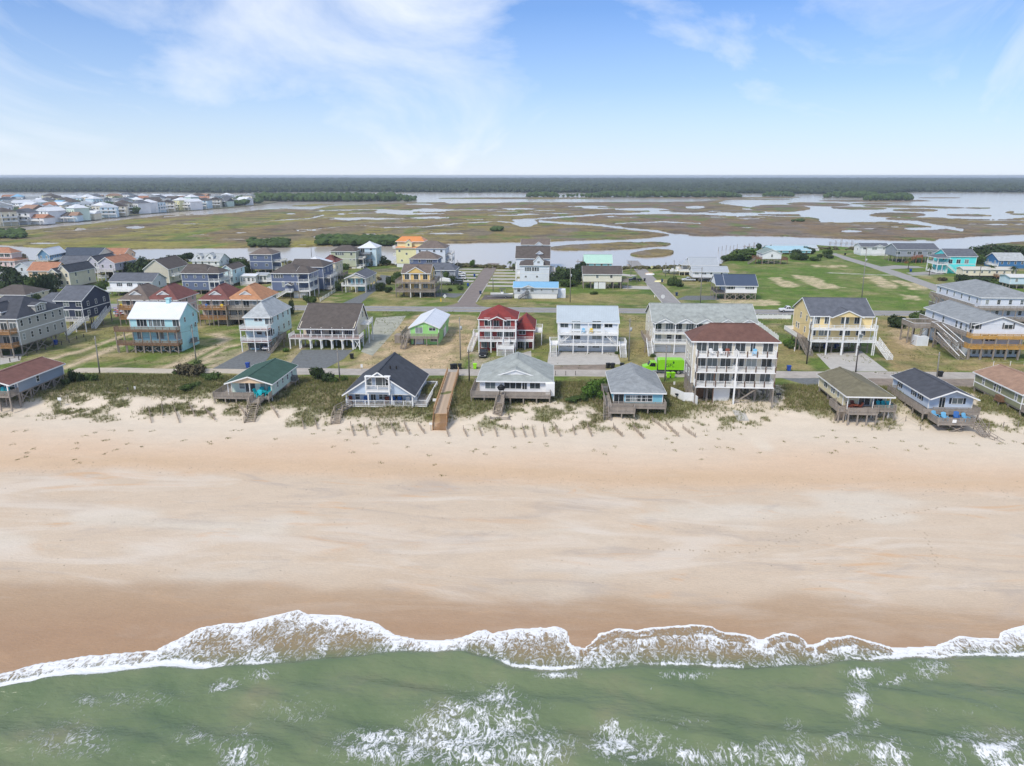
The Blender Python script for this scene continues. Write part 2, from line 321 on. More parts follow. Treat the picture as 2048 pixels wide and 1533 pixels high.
# --- roads, drives
M_ASPH = mat('asphalt', (.27, .265, .26), .85, .14, .5, .25, c2=(.33, .32, .31)); M_BEACHRD = mat('worn_asphalt', (.41, .375, .33), .9, .2, .35, .25)
M_CONC = mat('concrete', (.46, .44, .40), .85, .12, .6, .15); M_SLATE = mat('slate_gravel', (.155, .165, .165), .95, .22, 1.2, .5); M_GRAV = mat('pale_gravel', (.36, .36, .29), .95, .28, .45, .5)
M_STREET = mat('old_asphalt', (.225, .19, .17), .9, .15, .4, .25); M_PAINT = mat('road_paint', (.6, .6, .56), .7, .2, 1.0); M_YEL = mat('yellow_paint', (.55, .42, .10), .7, .2, 1.0); M_BRGRAV = mat('brown_gravel', (.25, .205, .165), .95, .3, .5, .5)
def sheet(name, pts, z, m, parent=None, th=.03):
    b = MB(); n = len(pts); b.add([(p[0], p[1], z) for p in pts]+[(p[0], p[1], z-th) for p in pts], [tuple(range(n))]+[(i, n+i, n+(i+1) % n, (i+1) % n) for i in range(n)])
    me = b.mesh(name, m); bm = bmesh.new(); bm.from_mesh(me); bmesh.ops.triangulate(bm, faces=[f for f in bm.faces if len(f.verts) > 4]); bmesh.ops.recalc_face_normals(bm, faces=bm.faces[:])
    bm.to_mesh(me); bm.free()
    if me.polygons[0].normal.z < 0 and th == 0: me.flip_normals()
    o = bpy.data.objects.new(name, me); COL.objects.link(o); o['kind'] = 'structure'
    if parent: o.parent = parent; del o['kind']
    return o
def rd(X): return 158.7+.0325*(X+8.9)
sheet('beach_road', [(x, rd(x)-2.9+.25*math.sin(x*.21)) for x in range(-64, 260, 6)]+[(x, rd(x)+2.9+.2*math.sin(x*.17)) for x in range(258, -66, -6)], .02, M_BEACHRD)
sheet('sand_track', [(x, rd(x)-2.2+.3*math.sin(x*.3)) for x in range(-112, -62, 5)]+[(x, rd(x)+2.0+.4*math.sin(x*.23)) for x in range(-67, -117, -5)], .014, mat('track_sand', (.50, .44, .35), .95, .12, .5, .3))
def mr(X): return 239.2+.006*X
mro = sheet('main_road', [(-330, mr(-330)-4.6), (330, mr(330)-4.6), (330, mr(330)+4.6), (-330, mr(-330)+4.6)], .02, M_ASPH)
for dy, w, m in ((-3.7, .14, M_PAINT), (3.7, .14, M_PAINT), (-.14, .11, M_YEL), (.14, .11, M_YEL)):
    sheet('lane_line', [(-330, mr(-330)+dy-w/2), (330, mr(330)+dy-w/2), (330, mr(330)+dy+w/2), (-330, mr(-330)+dy+w/2)], .027, m, mro, .004)
def street(name, x, y0, y1, w, m, fl=5.0, z=.03):
    sheet(name, [(x-w/2-fl, y0), (x+w/2+fl, y0), (x+w/2+fl*.35, y0+fl*.6), (x+w/2, y0+fl*1.6), (x+w/2, y1), (x-w/2, y1), (x-w/2, y0+fl*1.6), (x-w/2-fl*.35, y0+fl*.6)], z, m)
def curb(x0, y0, x1, y1):
    b = MB().bar((x0, y0, .06), (x1, y1, .06), .35, .12); o = b.build('kerb', M_CONC); o['kind'] = 'structure'
street('side_street', -30.4, 243.7, 372, 6.2, M_STREET)
street('side_street', 43.0, 243.7, 388, 6.0, mat('grey_asphalt', (.30, .285, .27), .9, .13, .4, .25))
for s in (-1, 1): curb(-30.4+s*3.3, 253, -30.4+s*3.3, 300); curb(43+s*3.2, 252, 43+s*3.2, 300)
def pxsheet(name, P, m, z=.018): return sheet(name, [(G(a, b).x, G(a, b).y) for a, b in P], z, m)
pxsheet('side_street', [(1905,607),(1960,612),(1945,596),(1905,580),(1860,566),(1800,545),(1760,533),(1710,519),(1672,507),(1660,508),(1690,520),(1740,535),(1800,556),(1850,574),(1885,590)], mat('pale_asphalt', (.33, .32, .30), .9, .12, .4, .2))
pxsheet('drive_branch', [(1760,534),(1790,531),(1835,533),(1850,536),(1800,538),(1775,539)], MATS['pale_asphalt'], .026)
pxsheet('drive_branch', [(1812,546),(1850,544),(1880,546),(1890,549),(1850,550),(1826,551)], MATS['pale_asphalt'], .026)
for P, m in (([(425,738),(470,714),(498,700),(546,700),(538,715),(516,739)], M_SLATE), ([(574,737),(590,715),(604,700),(706,700),(688,718),(652,737)], M_SLATE),
             ([(722,704),(742,668),(752,636),(812,632),(800,650),(765,690),(745,712)], M_GRAV), ([(1094,731),(1098,704),(1234,704),(1242,729)], M_CONC), ([(1312,742),(1308,706),(1420,706),(1420,742)], M_CONC),
             ([(1632,708),(1722,702),(1776,743),(1665,743)], M_CONC), ([(1720,757),(1950,759),(1950,800),(1880,790),(1780,780),(1735,768)], M_BRGRAV), ([(1565,757),(1690,757),(1700,768),(1632,790),(1610,770)], M_SLATE),
             ([(0,730),(0,712),(45,708),(40,722)], M_CONC), ([(672,613),(730,586),(752,565),(762,550),(800,555),(770,570),(740,590),(716,613)], M_SLATE), ([(992,735),(1005,716),(1062,702),(1064,732)], M_CONC),
             ([(1100,740),(1212,740),(1212,729.5),(1102,731.5)], M_BRGRAV), ([(1352,600),(1398,601),(1440,600),(1430,592),(1372,592)], M_SLATE), ([(1245,578),(1310,579.5),(1300,573),(1245,572)], M_CONC),
             ([(860,592),(910,596),(930,588),(872,586)], M_SLATE), ([(962,600),(1025,598),(1020,590),(970,590)], mat('dark_gravel', (.13, .11, .10), .95, .3, .6, .5)), ([(1215,548),(1262,554),(1275,551),(1225,546)], M_CONC), ([(1385,553),(1450,549),(1470,556),(1400,559)], M_GRAV)):
    pxsheet('driveway', P, m)
# concrete parking strips off the first side street
for sx in (-1, 1):
    for i in range(6):
        y = 291+i*10.2+(3 if sx < 0 else 0); x0 = -30.4+sx*3.4; x1 = x0+sx*(15.5 if sx > 0 else 11.5)
        if sx < 0 and i == 0: continue
        sheet('driveway', [(min(x0, x1), y), (max(x0, x1), y), (max(x0, x1), y+4.2), (min(x0, x1), y+4.2)], .018, M_CONC)

# ------------------------------------------------------------------ marsh and sound
wm = bpy.data.materials.new('sound_water'); wm.use_nodes = True; t = wm.node_tree; b = t.nodes['Principled BSDF']
b.inputs['Base Color'].default_value = (.50, .445, .38, 1); b.inputs['Specular IOR Level'].default_value = .17; b.inputs['Roughness'].default_value = .14; b.inputs['IOR'].default_value = 1.33
co = N(t, 'ShaderNodeTexCoord'); ma = N(t, 'ShaderNodeMapping'); ma.inputs['Scale'].default_value = (.25, .6, 1); L(t, co.outputs['Object'], ma.inputs[0])
nz = N(t, 'ShaderNodeTexNoise'); nz.inputs['Scale'].default_value = .9; nz.inputs['Detail'].default_value = 6; L(t, ma.outputs[0], nz.inputs['Vector'])
bp = N(t, 'ShaderNodeBump'); bp.inputs['Strength'].default_value = .10; bp.inputs['Distance'].default_value = .06; L(t, nz.outputs['Fac'], bp.inputs['Height']); L(t, bp.outputs[0], b.inputs['Normal'])
MB().add([(-30000, 360, SOUND_Z), (30000, 360, SOUND_Z), (30000, 30000, SOUND_Z), (-30000, 30000, SOUND_Z)], [(0,1,2,3)]).build('sound_water', wm)['kind'] = 'structure'
MARSH = [(-900,470),(-300,486),(0,490),(130,500),(250,500),(330,497),(513,495),(700,492),(900,487),(1043,484),(1100,483),(1264,478),(1345,471),(1352,468),(1395,472),(1540,472),(1693,478),(1793,481),(1869,481),(1880,477),(1956,473),(2048,469),(2900,440),(2900,420),(2300,430),(2048,436),(1990,440),(1919,438),(1830,436),(1770,438),(1700,439),(1640,438),(1600,433),(1600,421),(1520,418),(1435,407),(1453,400),(1390,404),(1171,405),(1048,405),(903,408),(887,405),(797,406),(745,409),(660,413),(623,420),(560,418),(465,425),(328,432),(246,440),(191,447),(68,459),(0,467),(-300,478)]
WCH = [([(1026,441),(1100,436),(1158,432),(1211,428),(1353,427),(1422,428),(1540,427),(1613,427),(1693,432),(1750,436)], 2.2), ([(1079,443),(1185,449.5),(1264,458),(1316,463),(1348,470)], 3.0),
       ([(1050,447),(1000,443),(930,446),(850,454),(770,456)], 1.6), ([(770,456),(720,451),(650,457),(590,461)], 1.0), ([(560,441),(620,437),(646,431)], 1.7), ([(490,447),(560,441)], 1.0), ([(335,449),(430,447)], 1.1), ([(465,425),(330,434)], 1.2),
       ([(270,464),(310,460),(420,455),(520,457)], .7), ([(1340,470),(1375,471)], 3.2), ([(1230,448),(1330,444),(1400,447)], 1.6), ([(1500,430),(1560,433),(1612,434)], 1.4), ([(640,421),(760,419),(830,423),(900,421)], 1.3),
       ([(300,452),(250,455),(180,460),(90,463)], 1.0), ([(1640,441),(1700,442),(1780,440),(1840,446),(1890,455),(1925,461)], 4.0), ([(1215,434),(1280,436)], .8), ([(1470,434),(1530,435)], .9)]
WEL = [(1050,446,24,9),(270,455,18,4),(160,459,10,3),(90,487,30,3),(790,424,40,3),(860,421,36,4),(830,428,60,2),(745,438,70,2.2),(860,436,40,2.4),(700,440,25,1.5),(580,428,10,1.5),(680,428,8,1.8),(1035,418,36,2),(960,420,26,1),(1010,423,26,1),(1285,419,55,3.2),(1200,417,40,1.4),(1390,415,22,3),(1320,423,30,1),(1430,423,16,1),(1620,412,22,5),(1610,420,14,1),(1704,463,22,3.4),(1790,454,11,1.6),(1740,457,12,1),(1850,458,42,3.5),(1990,449,30,1.8),(2035,448,12,1.2),(1945,449,10,1.3),(1810,472,5,1),(640,474,14,3),(660,477,14,2.5),(606,490,12,1.6),(742,468,12,1.8),(480,466,14,1.8),(630,461,20,1.2),(600,463,12,1),(1500,438,26,1.6),(1850,428,30,2),(1560,411,16,2),(540,478,18,1.5),(950,440,20,1.2),(1120,427,30,1.2),(1090,421,22,1.0),(400,470,30,1),(1690,410,15,2)]
ISL = [(1219,493,120,6.5,-.035),(1306,507,44,7,-.06),(2065,493,108,9,-.03),(1638,409,63,3.5,.02),(1717,416.5,55,2.6,.02),(1744,408,41,1.4,0),(1794,430,57,4.6,0),(1831,421,45,2.6,0),(1835,438,63,2.6,0),(1939,431,44,1.7,.02),(1827,414,100,2.0,.02),(1955,416.5,25,1,0),(2021,425,8,2,0),(2040,429,20,1,0),(1560,417,60,7,0),(640,410,30,1.2,0),(610,412,25,1.3,0),(1500,399,80,1,0),(1050,397,170,1.6,0),(1420,396,130,1.4,0),(1750,402,110,1.8,0),(1880,396,40,.8,0),(1560,395,40,1,0)]
ux = np.arange(-700, 2800, 3.0); uy = np.r_[np.arange(393, 420, .32), np.arange(420, 517, .55)]
PX, PY = [a.ravel() for a in np.meshgrid(ux, uy)]
def Gn(px, py, z):
    d = [_f[i]*FPX+_r[i]*(px-1024)-_u[i]*(py-766.5) for i in range(3)]; t = (z-CAM_H)/d[2]; return d[0]*t, d[1]*t
X, Y = Gn(PX, PY, -.8)
wx_ = PX+10*(fbm(X, Y*.6, 22, 4, 1.5)-.5)+5*(fbm(X, Y*.6, 6, 3, 2.5)-.5); sc_ = np.clip((PY-385)/60, .15, 1); wy_ = PY+(2.6*(fbm(X, Y*.6, 26, 4, 3.5)-.5)+1.6*(fbm(X, Y*.5, 8, 3, 4.5)-.5))*sc_
ms = inpoly(wx_, wy_, MARSH)
for pts, w in WCH: ms &= segdist((wx_), (wy_)*1.0, pts) > w*.9
for (ex, ey, a, bb) in WEL: ms &= ((wx_-ex)/a)**2+((wy_-ey)/bb)**2 > 1
pn = fbm(X*.35, Y*.7, 30, 4, 6.5); ms &= ~((pn > .665) & (PY < 442)); pn2 = fbm(X*.22, Y*.8, 16, 4, 8.3); ms &= ~((pn2 > .70) & (PY < 480) & (PX > 300))
for (ex, ey, a, bb, sl) in ISL: ms |= ((wx_-ex)/a)**2+((wy_-ey-sl*(wx_-ex))/bb)**2 < 1
Z = np.where(ms, -.45+.55*(fbm(X, Y, 5, 4, 3.3)-.4), -1.75)
mh = fbm(X, Y*.45, 60, 4, 2.2); mh2 = fbm(X, Y*.5, 18, 5, 5.2)
RED = np.array([.205, .145, .082]); OLV = np.array([.255, .225, .06]); GRY = np.array([.19, .158, .128])
lf = sstep(1250, 350, PX)
c = mixc(np.tile(RED, (len(X), 1)), OLV, np.clip(sstep(.42, .60, mh)*(.35+.65*lf)+.25*lf, 0, 1)); c = mixc(c, GRY, sstep(.45, .62, mh2)*(.75-.4*lf)); c = mixc(c, np.array([.12, .18, .035]), sstep(.58, .72, fbm(X, Y*.5, 22, 4, 9.2))*.7)
c = mixc(c, np.array([.062, .05, .036]), sstep(-.75, -1.1, Z)); c = mixc(c, np.array([.10, .08, .055]), sstep(.62, .72, fbm(X*.4, Y, 14, 4, 7.9))*.7)
rdg = np.clip(1-np.abs(fbm(X*.35, Y*.8, 24, 4, 1.7)-.5)*34, 0, 1)*.6; c = mixc(c, np.array([.075, .06, .042]), rdg); c = c*(.8+.45*fbm(X*.5, Y, 5, 3, 4.9))[:, None]
F = gridfaces(len(ux), len(uy)); keep = ms[F].any(1); F = F[keep][:, ::-1]; us = np.unique(F); rm = np.zeros(len(X), int); rm[us] = np.arange(len(us))
npmesh('marsh', np.c_[X, Y, Z][us], rm[F], attr_mat('marsh_grass', 'gcol', fine=(.07, .28), fine2=(.4, .42), bump=.9, bdist=.6), attrs={'gcol': c[us]})['kind'] = 'structure'

# ------------------------------------------------------------------ sea
SW = [(-500,1420),(-200,1385),(0,1347),(75,1327),(165,1312),(240,1305),(315,1300),(360,1277),(400,1257),(450,1245),(480,1247),(550,1232),(595,1219),(620,1229),(680,1231),(730,1240),(765,1250),(780,1266),(830,1279),(880,1281),(925,1275),(955,1261),(970,1259),(985,1267),(1024,1258),(1044,1256),(1089,1256),(1114,1253),(1136,1261),(1144,1290),(1174,1296),(1180,1285),(1199,1267),(1234,1257),(1269,1261),(1304,1255),(1349,1253),(1384,1248),(1419,1252),(1449,1265),(1494,1269),(1524,1282),(1540,1272),(1564,1264),(1594,1270),(1619,1290),(1640,1285),(1659,1275),(1694,1270),(1739,1282),(1784,1295),(1874,1292),(1904,1280),(1924,1271),(1949,1275),(1994,1277),(2009,1262),(2048,1252),(2300,1240),(2600,1260)]
BR = [(-500,1470),(0,1378),(100,1356),(215,1342),(330,1332),(420,1336),(540,1326),(640,1316),(800,1303),(920,1299),(980,1310),(1024,1336),(1100,1341),(1160,1336),(1330,1329),(1490,1336),(1600,1331),(1700,1321),(1850,1314),(2048,1311),(2600,1315)]
def pl(P): q = [G(a, b, SEA_Z+.03) for a, b in P]; return np.array([p.x for p in q]), np.array([p.y for p in q])
swx, swy = pl(SW); brx, bry = pl(BR)
sx_ = np.arange(-86, 86.01, .22); sy_ = np.r_[np.arange(22, 44, .6), np.arange(44, 69.5, .2)]
X, Y = [a.ravel() for a in np.meshgrid(sx_, sy_)]
Xw = X+.5*(fbm(X, Y, 1.6, 3, 3.3)-.5)*2
es = np.interp(Xw, swx, swy)+.35*(fbm(X, Y*0, 1.1, 3, 1.9)-.5)-Y; eb = np.interp(Xw, brx, bry)+.9*(fbm(X, Y*0, 3.0, 3, 2.1)-.5)-Y
sand = gz(X, Y)
roll = .55*np.exp(-((eb-.9)/np.where(eb < .9, .55, 1.5))**2)*(.4+fbm(X, Y*0, 7, 3)) 
sw_ = .24*np.sin(Y*1.05+1.2*fbm(X, Y, 14, 2)*6+.05*X)*sstep(1.5, 6, eb)+.07*np.sin(Y*2.3+X*.6+5*fbm(X, Y, 6, 2))*sstep(1, 4, eb)
chop = .26*(fbm(X*.6+Y*.35, Y, 1.5, 4, 8.1)-.5)*sstep(.5, 3, eb)
Z = np.where(es > 0, np.maximum(SEA_Z+.02+roll+sw_+chop, sand+.07*sstep(0, .8, es)), sand+np.maximum(es, -.6)*.12)
n5 = fbm(X, Y, 2.2, 4, 1.3)
foam = np.exp(-(np.maximum(es-.12, 0)/.34)**2)*1.0
thin = ((px := projn(X, Y, Z)[0]) > 1160) & (px < 1500) | (px > 1535) & (px < 1625) | (px > 1635) & (px < 1785)
between = sstep(0, .3, es)*sstep(-.2, .3, -eb+.3)
lace = between*(.76-.36*sstep(.2, 3.6, es)+.26*(n5-.5)*2)
lace = np.where(thin & (es < 1.6), lace*.45, lace)
foam = np.maximum(foam, lace)
for k_, w_ in ((1.2, .12), (2.3, .10), (3.3, .09)): foam = np.maximum(foam, .62*np.exp(-((es-k_-1.1*(fbm(X, Y*0, 4.5, 3, k_)-.5)*2)/w_)**2)*between*(.6+.5*n5))
q1, q2 = X*.82+Y*.57, -X*.57+Y*.82; foam = np.maximum(foam, .50*sstep(.56, .80, fbm(q1*.28, q2, 1.9, 4, 6.2))*sstep(.45, .62, fbm(X, Y, 9, 3, 3.1))*sstep(.8, 3, eb))
# the breaking line itself, stronger in some stretches
st = np.interp(px, [-200,0,200,420,450,540,560,760,800,1000,1024,1150,1165,1240,1300,1480,1500,1560,1600,1640,1700,1760,1800,2048,2300], [1,1,1,.95,.5,.6,.15,.1,.45,.5,1,1,.2,.25,.7,.7,.15,.45,.45,.2,.45,.8,.9,.9,1])
band = np.exp(-((eb+.25)/np.where(px < 450, .95, .33))**2)*st*(.75+.6*n5); foam = np.maximum(foam, band)
py_ = projn(X, Y, Z)[1]
for (ax, ay, rx, ry, am) in [(770,1495,105,40,.66),(950,1470,130,75,.72),(1010,1400,38,30,.6),(480,1500,55,45,.55),(520,1350,40,14,.6),(380,1470,60,22,.38),(150,1480,140,50,.32),(1060,1500,80,50,.7),(1250,1490,80,36,.55),(1390,1510,70,30,.55),(1540,1512,110,32,.62),(1590,1490,26,50,.5),(1715,1400,26,36,.6),(1770,1510,60,36,.5),(1970,1500,90,40,.66),(2040,1530,60,30,.7),(1730,1345,40,12,.6),(1860,1340,40,22,.6),(1115,1350,40,10,.75),(1370,1350,50,10,.5),(600,1420,120,40,.25),(880,1440,60,30,.42),(1640,1500,80,26,.5),(250,1400,150,30,.3),(1300,1440,200,20,.2),(1920,1420,120,20,.25)]:
    d = ((px-ax)/rx)**2+((py_-ay)/ry)**2; foam = np.maximum(foam, np.minimum(.66, am*.95*np.exp(-d*.75)*(.25+1.35*fbm(X*.7+Y*.5, Y-X*.4, 1.5, 4, 4.4)))*sstep(-.1, 1.0, eb))
deep = .25+.75*sstep(-3.4, .8, eb+1.6*(n5-.5)); deep *= sstep(-.2, 2.6, es)
F = gridfaces(len(sx_), len(sy_)); F = F[(es[F] > -.45).all(1)]; us = np.unique(F); rm = np.zeros(len(X), int); rm[us] = np.arange(len(us))
sm = bpy.data.materials.new('sea_water'); sm.use_nodes = True; t = sm.node_tree; b = t.nodes['Principled BSDF']
co = N(t, 'ShaderNodeTexCoord'); fa = N(t, 'ShaderNodeAttribute', attribute_name='foam'); da = N(t, 'ShaderNodeAttribute', attribute_name='deep')
wn = N(t, 'ShaderNodeTexNoise'); wn.inputs['Scale'].default_value = .16; wn.inputs['Detail'].default_value = 5; L(t, co.outputs['Object'], wn.inputs['Vector'])
green = ramp(t, [(.3, (.118, .168, .086)), (.55, (.162, .204, .108)), (.75, (.22, .225, .13))]); L(t, wn.outputs['Fac'], green.inputs[0])
wc = N(t, 'ShaderNodeMix', data_type='RGBA'); L(t, da.outputs['Fac'], wc.inputs[0]); wc.inputs[6].default_value = (.33, .225, .125, 1); L(t, green.outputs[0], wc.inputs[7])
# lacy foam: cell borders of warped, stretched cells
dn = N(t, 'ShaderNodeTexNoise'); dn.inputs['Scale'].default_value = 1.3; dn.inputs['Detail'].default_value = 6; dn.inputs['Roughness'].default_value = .65; L(t, co.outputs['Object'], dn.inputs['Vector'])
dv = N(t, 'ShaderNodeVectorMath', operation='MULTIPLY_ADD'); L(t, dn.outputs['Color'], dv.inputs[0]); dv.inputs[1].default_value = (1.5, 1.5, 0); L(t, co.outputs['Object'], dv.inputs[2])
def vor(sc, sx):
    mp_ = N(t, 'ShaderNodeMapping'); mp_.inputs['Scale'].default_value = sx; L(t, dv.outputs[0], mp_.inputs[0])
    v = N(t, 'ShaderNodeTexVoronoi', feature='DISTANCE_TO_EDGE'); v.inputs['Scale'].default_value = sc; L(t, mp_.outputs[0], v.inputs['Vector'])
    r_ = ramp(t, [(0.0, 1.0), (.07, .62), (.24, 0.0)]); L(t, v.outputs['Distance'], r_.inputs[0]); return r_.outputs[0]
def ridge_(sc, st, dist, k):
    mp_ = N(t, 'ShaderNodeMapping'); mp_.inputs['Scale'].default_value = st; mp_.inputs['Rotation'].default_value = (0, 0, R(-28)); L(t, co.outputs['Object'], mp_.inputs[0])
    v = N(t, 'ShaderNodeTexNoise'); v.inputs['Scale'].default_value = sc; v.inputs['Detail'].default_value = 4; v.inputs['Roughness'].default_value = .55; v.inputs['Distortion'].default_value = dist; L(t, mp_.outputs[0], v.inputs['Vector'])
    a_ = N(t, 'ShaderNodeMath', operation='SUBTRACT', _1=.5); L(t, v.outputs['Fac'], a_.inputs[0]); b_ = N(t, 'ShaderNodeMath', operation='ABSOLUTE'); L(t, a_.outputs[0], b_.inputs[0])
    c_ = N(t, 'ShaderNodeMath', operation='MULTIPLY_ADD', _1=-k, _2=1.0, use_clamp=True); L(t, b_.outputs[0], c_.inputs[0]); return c_.outputs[0]
ra = ridge_(.95, (1, .55, 1), 1.6, 9.0); rb = ridge_(2.3, (1, .55, 1), 1.2, 7.5)
fn = N(t, 'ShaderNodeTexNoise'); fn.inputs['Scale'].default_value = 3.4; fn.inputs['Detail'].default_value = 9; fn.inputs['Roughness'].default_value = .72; L(t, dv.outputs[0], fn.inputs['Vector'])
m1 = N(t, 'ShaderNodeMath', operation='MULTIPLY_ADD', _1=.40); L(t, ra, m1.inputs[0])
m2 = N(t, 'ShaderNodeMath', operation='MULTIPLY_ADD', _1=.32); L(t, rb, m2.inputs[0]); m2.inputs[2].default_value = -.27
L(t, m2.outputs[0], m1.inputs[2])
m3 = N(t, 'ShaderNodeMath', operation='MULTIPLY_ADD', _1=.5); L(t, fn.outputs['Fac'], m3.inputs[0]); L(t, m1.outputs[0], m3.inputs[2])
m4 = N(t, 'ShaderNodeMath', operation='MULTIPLY_ADD', _1=1.25); L(t, fa.outputs['Fac'], m4.inputs[0]); L(t, m3.outputs[0], m4.inputs[2])
m5 = N(t, 'ShaderNodeMapRange', interpolation_type='SMOOTHSTEP'); L(t, m4.outputs[0], m5.inputs[0]); m5.inputs[1].default_value = .74; m5.inputs[2].default_value = 1.26; m5.inputs[4].default_value = .95
fr = m5
gate = ramp(t, [(.08, 0.0), (.22, 1.0)]); L(t, fa.outputs['Fac'], gate.inputs[0])
fm = N(t, 'ShaderNodeMath', operation='MULTIPLY'); L(t, fr.outputs[0], fm.inputs[0]); L(t, gate.outputs[0], fm.inputs[1])
fc = N(t, 'ShaderNodeMix', data_type='RGBA'); L(t, fm.outputs[0], fc.inputs[0]); L(t, wc.outputs[2], fc.inputs[6]); fc.inputs[7].default_value = (.86, .87, .86, 1); L(t, fc.outputs[2], b.inputs['Base Color'])
b.inputs['Specular IOR Level'].default_value = .35; rr = ramp(t, [(0, .22), (1, .8)]); L(t, fm.outputs[0], rr.inputs[0]); L(t, rr.outputs[0], b.inputs['Roughness']); b.inputs['IOR'].default_value = 1.33
rn = N(t, 'ShaderNodeTexNoise'); rn.inputs['Scale'].default_value = 1.7; rn.inputs['Detail'].default_value = 7; rm_ = N(t, 'ShaderNodeMapping'); rm_.inputs['Scale'].default_value = (.6, 1.3, 1); rm_.inputs['Rotation'].default_value = (0, 0, R(-25)); L(t, co.outputs['Object'], rm_.inputs[0]); L(t, rm_.outputs[0], rn.inputs['Vector'])
ad = N(t, 'ShaderNodeMath', operation='MULTIPLY_ADD', _1=.5); L(t, fm.outputs[0], ad.inputs[0]); L(t, rn.outputs['Fac'], ad.inputs[2])
bp = N(t, 'ShaderNodeBump'); bp.inputs['Strength'].default_value = .8; bp.inputs['Distance'].default_value = .2; L(t, ad.outputs[0], bp.inputs['Height']); L(t, bp.outputs[0], b.inputs['Normal'])
npmesh('sea', np.c_[X, Y, Z][us], rm[F], sm, attrs={'foam': np.clip(foam, 0, 1)[us], 'deep': deep[us]})['kind'] = 'structure'

# ------------------------------------------------------------------ far shore: mainland and its wood
def mz(X, Y): return np.interp(Y, [1780, 1830, 2500, 6000, 11000], [-1.6, .4, 1.5, 6, 11])+4*(fbm(X, Y, 900, 3)-.5)*sstep(2000, 4000, Y)
def shoreY(X): return 1980+300*(fbm(X, X*0, 420, 3, 2.4)-.5)+.00002*X*X
mx_ = np.linspace(-9000, 9000, 240); my_ = np.r_[np.linspace(1700, 2500, 60), np.linspace(2600, 12000, 50)]
X, Y = [a.ravel() for a in np.meshgrid(mx_, my_)]; Z = mz(X, Y-(shoreY(X)-1830)); Z = np.where(Y < shoreY(X)-20, -2.5, Z)
npmesh('mainland', np.c_[X, Y, Z], gridfaces(len(mx_), len(my_)), mat('wood_floor', (.07, .085, .04), .95, .3, .02))['kind'] = 'structure'
def crown_blob(n=7, seed=0):
    r = random.Random(seed); bm = bmesh.new(); bmesh.ops.create_icosphere(bm, subdivisions=1, radius=1)
    for v in bm.verts: v.co *= .8+.45*r.random(); v.co.z = v.co.z*.9
    V = np.array([v.co[:] for v in bm.verts]); F = np.array([[q.index for q in f.verts] for f in bm.faces]); bm.free(); return V, F
BL = [crown_blob(seed=i) for i in range(8)]
def wood(name, spots, m, label=None):
    """spots: (x, y, z, radius, height)"""
    VV = []; FF = []; o = 0
    for i, (x, y, z, r, h) in enumerate(spots):
        V, F = BL[i % 8]; a = i*2.399; ca, sa = math.cos(a), math.sin(a)
        W = np.c_[(V[:, 0]*ca-V[:, 1]*sa)*r+x, (V[:, 0]*sa+V[:, 1]*ca)*r+y, V[:, 2]*h*.5+z+h*.5]
        VV.append(W); FF.append(F+o); o += len(V)
    ob = npmesh(name, np.vstack(VV), np.vstack(FF), m, smooth=False); ob['kind'] = 'stuff'
    if label: tag(ob, label, 'trees')
    return ob
M_WOOD = mat('far_leaves', (.032, .054, .024), .95, .55, .06, c2=(.065, .09, .036), detail=8); M_WOOD2 = mat('island_leaves', (.042, .08, .02), .95, .5, .12, c2=(.085, .135, .034), detail=8)
sp = []
q = np.random.default_rng(5)
for i in range(15000):
    u = q.random(); d = 1830+ (u**1.9)*4800; x = (q.random()*2-1)*(.78*d+300)-.056*d; y = d+shoreY(x)-1830+q.normal()*6
    h = 8+6*q.random()+4*fbm(np.array([x]), np.array([y]), 160, 3)[0]+min(8, (d-1830)/500); r = (4.5+3.5*q.random())*(1+(d-1830)/2600)
    sp.append((x, y, float(mz(np.array([x]), np.array([y-(shoreY(x)-1830)]))[0])-h*.1, r, h))
wood('mainland_wood', sp, M_WOOD, 'dark green pine wood along the far mainland shore')
def island(polys, n, hmin, hmax, label, seed):
    sp = []; g = np.random.default_rng(seed)
    for (x0, x1, yb, dep) in polys:
        for i in range(n):
            px_ = x0+(x1-x0)*g.random(); p = G(px_, yb-dep*g.random(), -.5); e = min(px_-x0, x1-px_)/(x1-x0)*2
            h = (hmin+(hmax-hmin)*g.random())*(.55+.45*min(1, e*3.5)); sp.append((p.x, p.y, -.9, h*.42*(.8+.5*g.random()), h))
    return wood('tree_island', sp, M_WOOD2, label)
island([(470,832,403.5,6.0)], 760, 9, 15, 'long dark tree covered island behind the far village', 1)
island([(1053,1118,395,2.5)], 70, 8, 13, 'short clump of trees on a low island in the sound', 2)
island([(1125,1172,394.5,2)], 26, 5, 8, 'sparse low bushes between two tree islands in the sound', 7)
island([(1172,1482,395.5,3)], 360, 9, 15, 'long tree line on a narrow island in the sound', 3)
island([(1526,1588,394,2.5)], 80, 8, 12, 'small round tree island between two longer tree islands', 4)
island([(1648,1760,396,3), (1728,1826,402,6)], 130, 8, 14, 'two stepped tree islands near the open water of the sound', 5)
